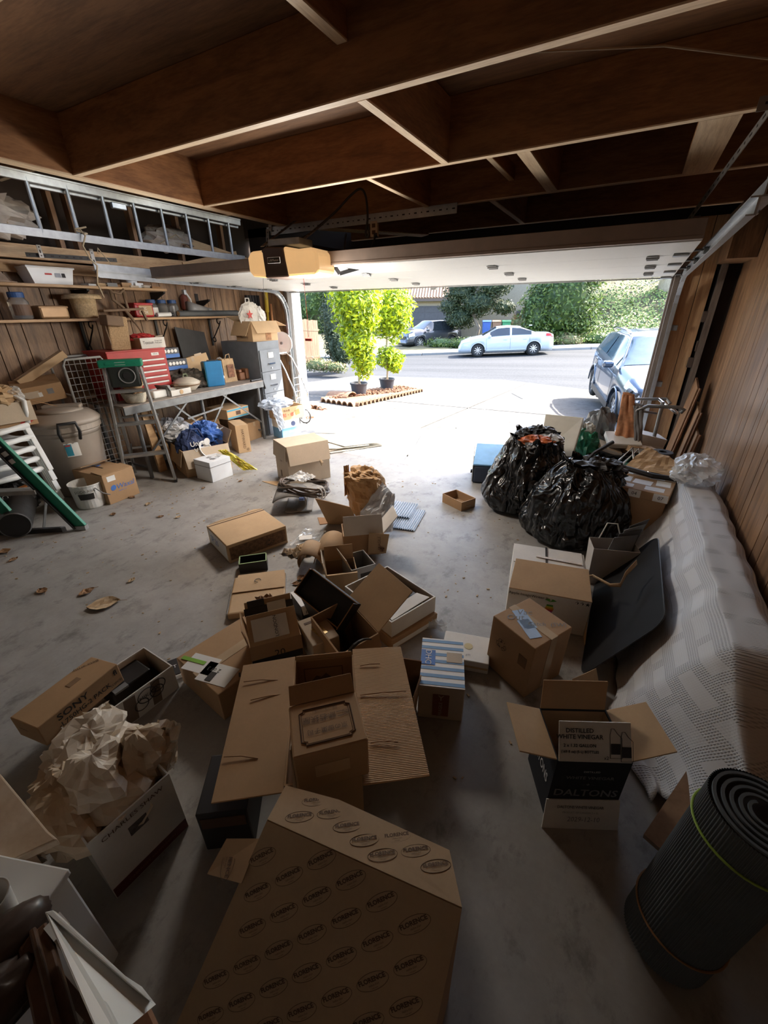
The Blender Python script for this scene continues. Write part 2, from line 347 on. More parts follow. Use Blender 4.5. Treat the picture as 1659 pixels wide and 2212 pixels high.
hr = thing('track_hanger', 'perforated steel angle hanger holding the door track by the oak plywood wall', 'bracket', (.35, 2.5, 2.0))
perforated('angle_arm', (.03, .25, .0), (.03, .25, .42), .05, hr, up=(0, 1, 0)); perforated('angle_arm', (-.2, 1.3, .1), (-.02, .3, .4), .04, hr); perforated('angle_arm', (-.08, .3, .4), (.4, .3, .4), .05, hr)
hl = thing('track_hanger', 'perforated black steel hanger tied to the long aluminium ladder', 'bracket', (-4.72, 2.6, 2.0))
perforated('angle_arm', (-.15, -.35, .12), (.05, .35, .12), .035, hl, plain('black_steel', (.05, .045, .04), .5, .5)); perforated('angle_arm', (0, .15, 0), (0, .15, .2), .035, hl, up=(0, 1, 0))
perforated('angle_arm', (-.1, -.25, .1), (-.1, -.25, .2), .035, hl, up=(0, 1, 0))

# ---------------------------------------------------------------- outdoors: ground
SLOPE = .055; SU = R(20)
su = V(math.cos(SU), math.sin(SU), .037); sv = V(-math.sin(SU), math.cos(SU), 0)
S0 = V(-6.97, 22.84, -.52)                      # front wheel of the parked sedan
def plane_hit(px, py, p0, n_):
    d = ray(px, py); return CAMP + d*((p0-CAMP).dot(n_)/d.dot(n_))
def odr(px, py): return plane_hit(px, py, V(0, 5.65, 0), V(0, SLOPE, 1))
def ost(px, py): return plane_hit(px, py, S0, su.cross(sv))
def dz(y): return -SLOPE*(y-5.65)
m_drive = concrete('driveway_concrete', (.075, .071, .066), (.105, .10, .094), (.122, .118, .112), .95, .3, .25)
far = [odr(*p) for p in ((560, 792), (753, 808), (830, 813), (1042, 820), (1255, 820), (1500, 815))]
dv = struct(MB().box((-2.2, 5.75, -.1), (6.4, .22, .18)).build('driveway', m_drive))
def slab(poly): return MB().prism([V(p[0], p[1], dz(p[1])) for p in poly], (0, 0, -.5)).build('driveway_slab', m_drive, dv, bevel=.006)
def fy(x):
    for a, b in zip(far, far[1:]):
        if a.x <= x <= b.x: return a.y+(b.y-a.y)*(x-a.x)/(b.x-a.x)
    return far[0].y if x < far[0].x else far[-1].y
yj = 8.35
for x0, x1 in ((-8.2, -5.6), (-5.6, -2.6), (-2.6, .25), (.25, 3.2)):
    slab([(x0+.016, 5.87), (x1-.016, 5.87), (x1-.016, yj-.02+.05*x1), (x0+.016, yj-.02+.05*x0)])
    n_ = 4; xs = [x0+.016+(x1-x0-.032)*i/n_ for i in range(n_+1)]
    slab([(x0+.016, yj+.02+.05*x0), (x1-.016, yj+.02+.05*x1)]+[(x, fy(x)) for x in xs[::-1]])
# cracks: dark filled lines
ck = MB()
for pts in ([(1128, 862), (1105, 850), (1112, 845), (1130, 836)], [(1085, 868), (1060, 875), (1020, 905), (985, 925)], [(909, 845), (950, 838), (996, 828)], [(880, 985), (900, 960), (912, 938)], [(720, 985), (800, 940)][:0]):
    if pts: ck.tube([odr(*p)+V(0, 0, .001) for p in pts], .011, 4)
ck.build('crack_filler', plain('crack_dark', (.09, .085, .08), .9), dv)
def asphalt():
    m, n, b = nodes('asphalt'); vec = coords(n); f = noi(n, vec, 14, 6, .8); g = noi(n, coords(n, (.15, 1.5, 1)), .7, 4)
    k = n.nodes.new('ShaderNodeMath'); k.operation = 'MULTIPLY_ADD'; k.inputs[1].default_value = .6; n.links.new(g, k.inputs[0]); n.links.new(f, k.inputs[2])
    n.links.new(ramp(n, k.outputs[0], [(.6, (.034, .036, .039)), (.95, (.062, .064, .068))]), b.inputs['Base Color']); b.inputs['Roughness'].default_value = .85; b.inputs['Specular IOR Level'].default_value = .12; return m
def sp(u, v, z=0): return S0+su*u+sv*v+V(0, 0, z)
struct(MB().prism([sp(-45, -13), sp(50, -13), sp(50, 1.25), sp(-45, 1.25)], (0, 0, -.1)).build('street', asphalt()))
m_walk = plain('sidewalk_concrete', (.24, .24, .235), .85, var=.1, scale=3)
sw = struct(MB().prism([sp(-45, 1.4, .13), sp(50, 1.4, .13), sp(50, 2.9, .15), sp(-45, 2.9, .15)], (0, 0, -.3)).build('sidewalk', m_walk))
for u in range(-12, 26, 3): MB().prism([sp(u+.02, 1.22, .12), sp(u+2.98, 1.22, .12), sp(u+2.98, 1.4, .13), sp(u+.02, 1.4, .13)], (0, 0, -.25)).build('kerb_stone', m_walk, sw, bevel=.02)
# hillside
def hill_h(u, v):
    t = max(0, min(1, (u-3.0)/6)); t = t*t*(3-2*t)
    h1 = .03*(v-2.9); h2 = .45*max(0, v-3.3)**.95
    return h1+(h2-h1)*t
m_ivy = []
for i, c in enumerate(((.08, .14, .02), (.15, .22, .032), (.28, .31, .08), (.045, .085, .018))):
    m, n, b = nodes('ivy_leaf_%d' % i); b.inputs['Base Color'].default_value = c4(c); b.inputs['Roughness'].default_value = .5; m_ivy.append(m)
m_soil = plain('hill_soil', (.08, .075, .035), .9, var=.4, scale=2)
struct(MB().grid(lambda a, b: sp(-35+a*75, 2.9+b*26, .13+hill_h(-35+a*75, 2.9+b*26)+.12*noise.noise((a*60, b*20, 0))), 120, 40).build('hillside', m_soil, smooth=True))
def leafq(mb, p, n_, L, W, rr):
    n_ = n_.normalized(); t = n_.cross(V(rr.gauss(0, 1), rr.gauss(0, 1), rr.gauss(0, 1)))
    if t.length < 1e-3: return
    t.normalize(); s_ = n_.cross(t); k = len(mb.v)
    mb.v += [p-t*L/2, p+s_*W/2+n_*W*.15, p+t*L/2, p-s_*W/2+n_*W*.15]; mb.f.append([k, k+1, k+2, k+3]); mb.m.append(mb.mi)
rr = random.Random(11)
iv = MB()
for i in range(17000):
    u = rr.uniform(2.5, 18); v = 3.0+abs(rr.gauss(0, 4.5))
    if v > 14: continue
    if u < 6 and rr.random() < .4: continue
    iv.mi = rr.choice((0, 1, 1, 1, 2, 2, 3))
    if noise.noise((u*.5, v*.5, 3)) > .25 and rr.random() < .6: continue
    p = sp(u, v, .17+hill_h(u, v)+.1+rr.uniform(0, .15)); leafq(iv, p, V(.0+rr.gauss(0, .5), -.7+rr.gauss(0, .5), .9), rr.uniform(.08, .2), rr.uniform(.08, .16), rr)
stuff(tag(iv.build('ivy_ground_cover', m_ivy), 'bright green ivy covering the sunny bank across the street', 'ground cover'))
# ---------------------------------------------------------------- plants
def greens(name, cols, rough=.45, trans=.25):
    out = []
    for i, c in enumerate(cols):
        m, n, b = nodes('%s_%d' % (name, i)); b.inputs['Base Color'].default_value = c4(c); b.inputs['Roughness'].default_value = rough; b.inputs['Subsurface Weight'].default_value = 0
        tr_ = n.nodes.new('ShaderNodeBsdfTranslucent'); tr_.inputs[0].default_value = c4(mul(c, 1.3)); mx = n.nodes.new('ShaderNodeMixShader'); mx.inputs[0].default_value = trans
        n.links.new(b.outputs[0], mx.inputs[1]); n.links.new(tr_.outputs[0], mx.inputs[2]); n.links.new(mx.outputs[0], n.nodes['Material Output'].inputs[0]); out.append(m)
    return out
G_lime = greens('lime_leaf', ((.34, .44, .008), (.48, .56, .014), (.22, .31, .008), (.12, .19, .01)))
G_dark = greens('cypress_leaf', ((.024, .042, .018), (.04, .06, .024), (.06, .075, .03)), .6, .1)
G_mid = greens('shrub_leaf', ((.05, .095, .016), (.08, .135, .024), (.13, .18, .034), (.026, .05, .013)), .5, .2)
G_pine = greens('pine_leaf', ((.022, .04, .014), (.04, .06, .02), (.07, .08, .025)), .6, .1)
G_pale = greens('pale_leaf', ((.16, .18, .07), (.21, .19, .08), (.23, .16, .09), (.1, .14, .045)), .6, .2)
m_bark = wood('bark', (.12, .09, .07), (.32, .26, .2), (6, 6, 1), .85, 3); m_barkl = wood('bark_light', (.35, .28, .2), (.6, .5, .38), (9, 9, 1.5), .8, 3)
def crown(mb, c, rad, n_, L, W, rr, lo=.7, nm=4, up=.3):
    c = V(*c); rad = V(*rad)
    for i in range(n_):
        d = V(rr.gauss(0, 1), rr.gauss(0, 1), rr.gauss(0, 1)).normalized(); k = rr.uniform(lo, 1.04)
        q = 1+.22*noise.noise(d*2.3+c)
        p = c+V(d.x*rad.x, d.y*rad.y, d.z*rad.z)*k*q
        mb.mi = rr.randrange(nm); leafq(mb, p, d+V(rr.gauss(0, .6), rr.gauss(0, .6), rr.gauss(0, .6)+up), L*rr.uniform(.7, 1.3), W*rr.uniform(.7, 1.2), rr)
def core(mb, c, rad, k=.72):
    c = V(*c)
    for lat in range(1): pass
    n0 = len(mb.v); N, Mm = 14, 9; vs = []
    for j in range(Mm):
        for i in range(N):
            th = math.pi*(j+.5)/Mm; ph = 2*math.pi*i/N; d = V(math.sin(th)*math.cos(ph), math.sin(th)*math.sin(ph), math.cos(th)); q = k*(1+.22*noise.noise(d*2.3+c))
            vs.append(c+V(d.x*rad[0], d.y*rad[1], d.z*rad[2])*q)
    mb.add(vs, [[j*N+i, j*N+(i+1) % N, (j+1)*N+(i+1) % N, (j+1)*N+i] for j in range(Mm-1) for i in range(N)]+[list(range(N))[::-1], list(range((Mm-1)*N, Mm*N))])
def potted(px, py, crowns, label, leafseed, sprig=False):
    p = odr(px, py); rr = random.Random(leafseed)
    t = thing('potted_tree', label, 'tree', p, 0, 'potted trees in the driveway bed')
    m_pot = plain('pot_black', (.035, .037, .045), .5, bmp=.2)
    pt = MB().lathe([(.0, .0), (.15, 0), (.19, .27), (.205, .275), (.21, .31), (.195, .31), (.18, .25), (0, .25)], 28, caps=False).build('pot', m_pot, t, smooth=False)
    MB().tube([V(0, 0, .26+.02*math.sin(i))+V(.0, 0, 0) for i in range(2)], .01).build('soil_stake', m_bark, pt)
    MB().lathe([(0, .255), (.18, .26)], 20, caps=False).build('soil', m_bark, pt)
    top = max(c[2]+r[2] for c, r, n_ in crowns)
    MB().tube([V(.02*math.sin(k*1.7), .015*math.cos(k*2.1), .25+(top-.5)*k/8) for k in range(9)], [.028-.0018*k for k in range(9)]).build('trunk', m_barkl, t, smooth=True)
    mb = MB()
    for c, r, n_ in crowns:
        mb.mi = 2; core(mb, c, r, .6); crown(mb, c, r, int(n_*.75), .12, .052, rr, .62)
        for k in range(5):
            d = V(rr.gauss(0, 1), rr.gauss(0, 1), rr.uniform(-.3, 1)).normalized(); tube = MB()
            mb.mi = 3
            mb.tube([V(0, 0, c[2]-r[2]*.6), V(*c)+V(d.x*r[0], d.y*r[1], d.z*r[2])*.8], .006, 5)
    stuff(mb.build('foliage', G_lime, t))
    lm_ = MB(); lm_.add([(-.062, 0, 0), (0, .027, .01), (.062, 0, -.006), (0, -.027, .01)], [[0, 1, 2], [0, 2, 3]])
    proto = [lm_.build('leaf', G_lime[i], t) for i in range(3)]; first = [True]*3
    for k in range(140):
        c, r, n_ = rr.choice(crowns); d = V(rr.gauss(0, 1), rr.gauss(0, 1)-.9, rr.gauss(0, 1)).normalized(); i = rr.choice((0, 1, 1, 2))
        o = proto[i] if first[i] else proto[i].copy()
        if not first[i]: COL.objects.link(o)
        first[i] = False; o.parent = t; o.location = V(*c)+V(d.x*r[0], d.y*r[1], d.z*r[2])*rr.uniform(.95, 1.08); o.rotation_euler = (rr.uniform(-1, 1), rr.uniform(-1, 1), rr.uniform(0, 6.28)); o.scale = (1.15,)*3
    return t
potted(776, 856, [((-.0, 0, 1.95), (.56, .52, .72), 3000), ((.05, -.05, 1.25), (.36, .36, .5), 1300), ((.15, 0, .82), (.27, .27, .42), 700)], 'taller potted tree with lime green leaves nearer the fence, in black nursery pot', 3)
potted(836, 844, [((.12, 0, 1.85), (.55, .5, .66), 3000), ((.1, 0, .82), (.34, .32, .27), 700), ((.3, -.1, .6), (.16, .14, .12), 120)], 'potted tree with lime green upper crown and separate ball below, nearer the street', 5)
# tile-edged bed
m_terra = plain('terracotta', (.25, .14, .08), .85, var=.25, scale=20); m_chip = plain('bark_chip', (.18, .09, .05), .9, var=.3, scale=30)
bed = thing('planting_bed', 'terracotta tile edged bed of bark chips under the potted trees', 'planting bed', odr(790, 862))
bl = Vector(bed.location)
out = [odr(*p) for p in ((699, 868), (768, 878), (908, 846), (866, 838), (745, 857))]
MB().prism([p-bl+V(0, 0, .04) for p in out], (0, 0, -.1)).build('mulch_base', m_chip, bed)
tm = MB().grid(lambda a, b: V(.07*math.cos(math.pi*a), (b-.5)*.15, .085*math.sin(math.pi*a)+.0), 9, 2).build('edging_tile', m_terra, bed, solid=.018)
first = True
for a, b in zip(out, out[1:]+out[:1]):
    n_ = int((b-a).length/.15)
    for k in range(n_):
        o = tm if first else tm.copy()
        if not first: COL.objects.link(o)
        first = False; o.parent = bed; p = a.lerp(b, (k+.5)/n_)-bl; o.location = p; d = b-a; o.rotation_euler = (0, rr.uniform(-.05, .05), math.atan2(d.y, d.x))
ch = MB()
for i in range(900):
    a, b_ = rr.random(), rr.random(); p = (out[0].lerp(out[2], a)).lerp(out[4].lerp(out[3], a), b_) if b_ < .95 else out[1].lerp(out[2], a)
    ch.box(p-bl+V(0, 0, .05+rr.uniform(0, .03)), (rr.uniform(.02, .06), rr.uniform(.015, .03), .012), Euler((rr.uniform(-.6, .6), rr.uniform(-.6, .6), rr.uniform(0, 6))).to_matrix())
stuff(ch.build('bark_chips', m_chip, bed))
MB().grid(lambda a, b: V(-.75+.5*b, -.28+.2*math.cos(math.pi*a)+.1*b, .04+.12*math.sin(math.pi*a)), 9, 6).build('loose_tile', m_terra, bed, solid=.02)
bed2 = thing('tile_edging', 'short curved run of terracotta edging tiles beside the white door jamb', 'edging', odr(690, 896)); bl2 = Vector(bed2.location)
for k, (px, py) in enumerate(((668, 884), (676, 883), (684, 884), (692, 887), (700, 891), (706, 897))):
    o = tm.copy(); COL.objects.link(o); o.parent = bed2; o.location = odr(px, py)-bl2; o.rotation_euler = (0, 0, .2*k)
stuff(MB().prism([odr(*p)-bl2+V(0, 0, .03) for p in ((662, 905), (704, 900), (694, 889), (668, 886))], (0, 0, -.05)).build('bark_chips', m_chip, bed2))
# fence and plants on the near side
m_fence = wood('fence_wood', (.10, .062, .04), (.2, .13, .085), (8, 8, .8), .8, 2)
f0, f1 = odr(640, 793), odr(692, 789)
fe = thing('board_fence', 'weathered wooden board fence at the edge of the driveway', 'fence', f0); d = f1-f0; n_ = 11; fd = d/n_; fz = 1.9
for k in range(n_):
    MB().bar(fd*(k+.5), fd*(k+.5)+V(0, 0, fz+rr.uniform(-.03, .03)), d.length/n_*.95, .02, (d.y, -d.x, 0)).build('board', m_fence, fe)
for z in (.4, 1.5): MB().bar(V(0, .05, z), d+V(0, .05, z), .04, .09).build('rail', m_fence, fe)
def bush(name, label, cat, p, parts, mats, L, W, seed, trunk=None, grp=None, lo=.7):
    t = thing(name, label, cat, p, 0, grp); rr = random.Random(seed); mb = MB()
    for c, r, n_ in parts:
        mb.mi = 0; core(mb, c, r, .7); crown(mb, c, r, n_, L, W, rr, lo, len(mats))
    stuff(mb.build('foliage', mats, t))
    if trunk: MB().tube(trunk[0], trunk[1], 8).build('trunk', m_bark, t, smooth=True)
    return t
bp = odr(728, 793)
bush('cypress_shrub', 'tall dark columnar cypress shrub between fence and lime potted trees', 'shrub', bp, [((-.1, 0, 1.9), (.5, .5, 1.3), 1500), ((.1, 0, .9), (.62, .55, .9), 1200), ((.5, -.2, .75), (.5, .4, .7), 700)], G_dark, .16, .05, 21, ([V(0, 0, 0), V(0, 0, 2.6)], .06))
bush('groundcover_plant', 'low pale leafy plants at the foot of the board fence', 'plant', odr(690, 797), [((0, 0, .15), (.8, .35, .28), 500), ((.9, -.1, .12), (.6, .3, .22), 300)], G_pale, .1, .06, 22, ([V(0, 0, 0), V(0, 0, .2)], .02))
bush('garden_tree', 'mid green leafy tree behind the board fence', 'tree', odr(672, 785)+V(-1.0, 1.8, 0), [((0, 0, 2.8), (1.3, 1.2, 1.4), 1400), ((-1.2, 0, 2.6), (1.2, 1, 1.3), 900), ((1.3, .3, 3), (.9, 1, 1.3), 700)], G_mid, .16, .08, 23, ([V(0, 0, 0), V(0, 0, 2.4)], .1))
# ---------------------------------------------------------------- across the street
def hp(px, py, v, z=0):          # a point at distance v beyond the sedan line
    return plane_hit(px, py, sp(0, v), sv)
q = sp(5.8, 4.2, .3)
bush('bank_shrub', 'big rounded green shrub at the foot of the ivy bank behind the white sedan', 'shrub', q, [((-.9, 0, 2.2), (2.0, 1.5, 2.5), 4200), ((-2.2, -.2, 1.5), (1.2, 1.1, 1.7), 1500), ((.0, .2, 1.1), (1.1, 1.0, 1.1), 1300), ((-.6, .3, 3.8), (2.0, 1.4, 1.5), 1800)], G_mid, .22, .1, 31, ([V(0, 0, 0), V(0, 0, 2)], .15))
q = hp(1020, 730, 6.5); q.z = sp(0, 6).z+.1
bush('pine_tree', 'dark open juniper tree in the yard left of the stucco wall', 'tree', q, [((-.9, 0, 1.6), (1.1, .9, .7), 900), ((.3, 0, 2.5), (1.4, 1, .8), 1100), ((-1.0, .2, 3.2), (1.2, .9, .8), 900), ((1.2, 0, 3.5), (1.1, .9, .8), 800), ((1.9, .1, 2.2), (.7, .6, .45), 400), ((-1.7, 0, 2.3), (.8, .7, .5), 450), ((0, .3, 4.3), (2.6, 1, .9), 1100)], G_pine, .26, .07, 32, ([V(.2, 0, 0), V(.4, 0, 1), V(-.3, 0, 2.2), V(.3, 0, 3.6)], .12))
q = hp(1128, 690, 5.0); q.z = sp(0, 4).z+.35
bush('pampas_shrub', 'small pale reddish shrub beside the wheeled bins', 'shrub', q, [((0, 0, .8), (.8, .6, .85), 900)], G_pale, .18, .07, 33, ([V(0, 0, 0), V(0, 0, .8)], .05))
for k, (px, py, v, sx) in enumerate(((1010, 748, 3.6, 1.3), (960, 742, 4.4, 1.5), (1225, 748, 3.3, .9), (1290, 742, 3.3, 1.2))):
    q = hp(px, py, v); q.z = sp(0, v).z+.15+(q-S0).dot(V(su.x, su.y, 0))*.037
    bush('verge_plant', ('low green plants edging the far sidewalk in front of the juniper', 'low green plants beside the grey car on the far driveway', 'yellowish low plants beside the white utility post', 'green low plants on the verge behind the blue car')[k], 'plant', q, [((0, 0, .2), (sx, .5, .4), 500)], G_pale if k == 2 else G_mid, .14, .07, 40+k, ([V(0, 0, 0), V(0, 0, .2)], .03))
q = sp(12.5, 9.5, 2.85)
tb = thing('hill_tree', 'thick grey tree trunk with low branches high on the ivy bank', 'tree', q)
MB().tube([V(0, 0, -.6), V(.05, 0, 1.2), V(.2, 0, 3.2)], [.75, .62, .55], 12).build('trunk', m_barkl, tb, smooth=True)
for k in range(7): MB().tube([V(.9*math.cos(k), -.3, rr.uniform(.5, 2.2)), V(rr.uniform(-3, 3), -1, rr.uniform(.2, 2.5))], [.09, .03], 6).build('branch', m_barkl, tb)
mb = MB()
for c in ((-2.6, -.6, 2.3), (2.2, -.5, 2.2), (0, -.3, 3.6), (-4.5, 0, 2.6), (4.2, 0, 2.4)): mb.mi = 0; core(mb, c, (1.6, 1, 1.2), .7); crown(mb, c, (1.6, 1.0, 1.2), 700, .25, .12, rr, .6)
stuff(mb.build('foliage', G_mid, tb))
# dense trees closing the view behind the bank and houses
for k, (u, v, z, r) in enumerate(((-14, 24, 3, 4), (-7, 27, 4, 5), (1, 25, 4.5, 5), (8, 22, 8, 4.5), (15, 20, 9, 5), (23, 20, 9, 6))):
    bush('background_tree', ('background tree behind the far left garage roof', 'background tree above the tiled garage roof', 'background tree above the stucco house', 'background tree topping the bank above the big shrub', 'background tree behind the grey trunk on the bank', 'background tree at the far end of the bank')[k], 'tree', sp(u, v, 0), [((0, 0, z), (r, r*.6, r*.9), 900), ((r*.6, -1, z-2), (r*.7, r*.5, r*.7), 500), ((-r*.6, -1, z-1.5), (r*.7, r*.5, r*.7), 500)], G_mid, .5, .25, 60+k, ([V(0, 0, 0), V(0, 0, z)], .3))
# houses
m_stucco = plain('stucco', (.36, .32, .255), .9, var=.06, bmp=.3); m_tile = plain('roof_tile', (.21, .135, .09), .85, var=.2, scale=6)
m_gdoor = plain('far_garage_door', (.07, .07, .08), .6); m_eave = plain('eave_brown', (.12, .09, .075), .7)
U0 = hp(930, 700, 17)
hs = thing('garage_house', 'beige house with tiled roof and dark garage door across the street', 'house', V(U0.x, U0.y, sp(0, 16).z+.3), SU)
MB().box((0, 2, 1.3), (9, 4, 2.6)).build('wall', m_stucco, hs); 
gd = MB().box((.6, -.03, 1.15), (4.6, .06, 2.2)).build('garage_door', m_gdoor, hs)
for j in range(4):
    for i in range(4): MB().box((-1.1+i*1.13, -.065, .3+j*.55), (1.05, .02, .45)).build('door_panel', m_gdoor, gd, bevel=.01)
MB().box((0, -.5, 2.72), (10, .25, .22)).build('eave', m_eave, hs)
rf = MB().add([(-5, -.6, 2.8), (5, -.6, 2.8), (5, 3.5, 4.9), (-5, 3.5, 4.9)], [[0, 1, 2, 3]]).build('roof', m_tile, hs, solid=.1)
tb_ = MB()
for i in range(40): tb_.tube([V(-5+.25*i, -.65, 2.86), V(-5+.25*i, 3.5, 4.98)], .09, 6)
tb_.build('tile_ridges', m_tile, rf)
U1 = hp(1098, 700, 9)
h2 = thing('stucco_house', 'pale stucco house wall with sloping eave behind the wheeled bins', 'house', V(U1.x, U1.y, sp(0, 9).z+.2), SU)
MB().prism([(-4.2, 0, 0), (1.6, 0, 0), (1.6, 0, 4.6), (-.9, 0, 4.2), (-4.2, 0, 2.9)], (0, .3, 0)).build('wall', m_stucco, h2)
MB().bar((-4.6, -.25, 2.75), (-.6, -.25, 4.25), .5, .14, (-.35, 0, 1)).build('eave', m_eave, h2)
MB().box((.7, -.05, 1.55), (.45, .08, .7)).build('window', m_gdoor, h2)
fb = thing('brown_fence', 'dark brown wooden side fence beside the stucco wall and bins', 'fence', V(U1.x, U1.y, sp(0, 8).z+.2)+sv*-.8+su*1.1, SU)
for i in range(9): MB().box((-.75+i*.3, 0, .75), (.28, .03, 1.7)).build('board', plain('fence_brown', (.20, .085, .045), .8), fb)
# bins
def bin_(px, col, label, m):
    p = hp(px, 690, 4.6); p.z = sp(0, 4).z+.55
    t = thing('wheeled_bin', label, 'bin', p, SU, 'wheeled bins across the street'); t.scale = (.8, .8, .95)
    MB().add([(-.24, -.26, 0), (.24, -.26, 0), (.24, .26, 0), (-.24, .26, 0), (-.3, -.36, 1), (.3, -.36, 1), (.3, .36, 1), (-.3, .36, 1)], [[0, 1, 2, 3], [4, 5, 6, 7], [0, 1, 5, 4], [1, 2, 6, 5], [2, 3, 7, 6], [3, 0, 4, 7]]).build('body', m, t, bevel=.02)
    MB().grid(lambda a, b: V(-.33+.66*a, -.4+.8*b, 1.02+.08*math.sin(math.pi*b)), 4, 8).build('lid', m, t, solid=.03)
    for s_ in (-1, 1): MB().cyl((s_*.22, .3, .1), (s_*.28, .3, .1), .1).build('wheel', m_dark, t)
bin_(1052, 0, 'blue wheeled bin by the stucco wall', plain('bin_blue', (.03, .09, .32), .5)); bin_(1073, 0, 'brown wheeled bin between the blue and green ones', plain('bin_brown', (.22, .12, .07), .6)); bin_(1094, 0, 'green wheeled bin beside the reddish shrub', plain('bin_green', (.03, .22, .09), .5))
q = hp(1237, 748, 3.2); q.z -= .05
um = thing('utility_post', 'short white utility marker post on the far verge', 'post', q, SU)
MB().box((0, 0, .28), (.3, .12, .6)).build('body', plain('marker_white', (.4, .42, .45), .5, var=.03), um, bevel=.05); MB().box((0, 0, .59), (.24, .1, .04)).build('cap', m_walk, um, bevel=.01)
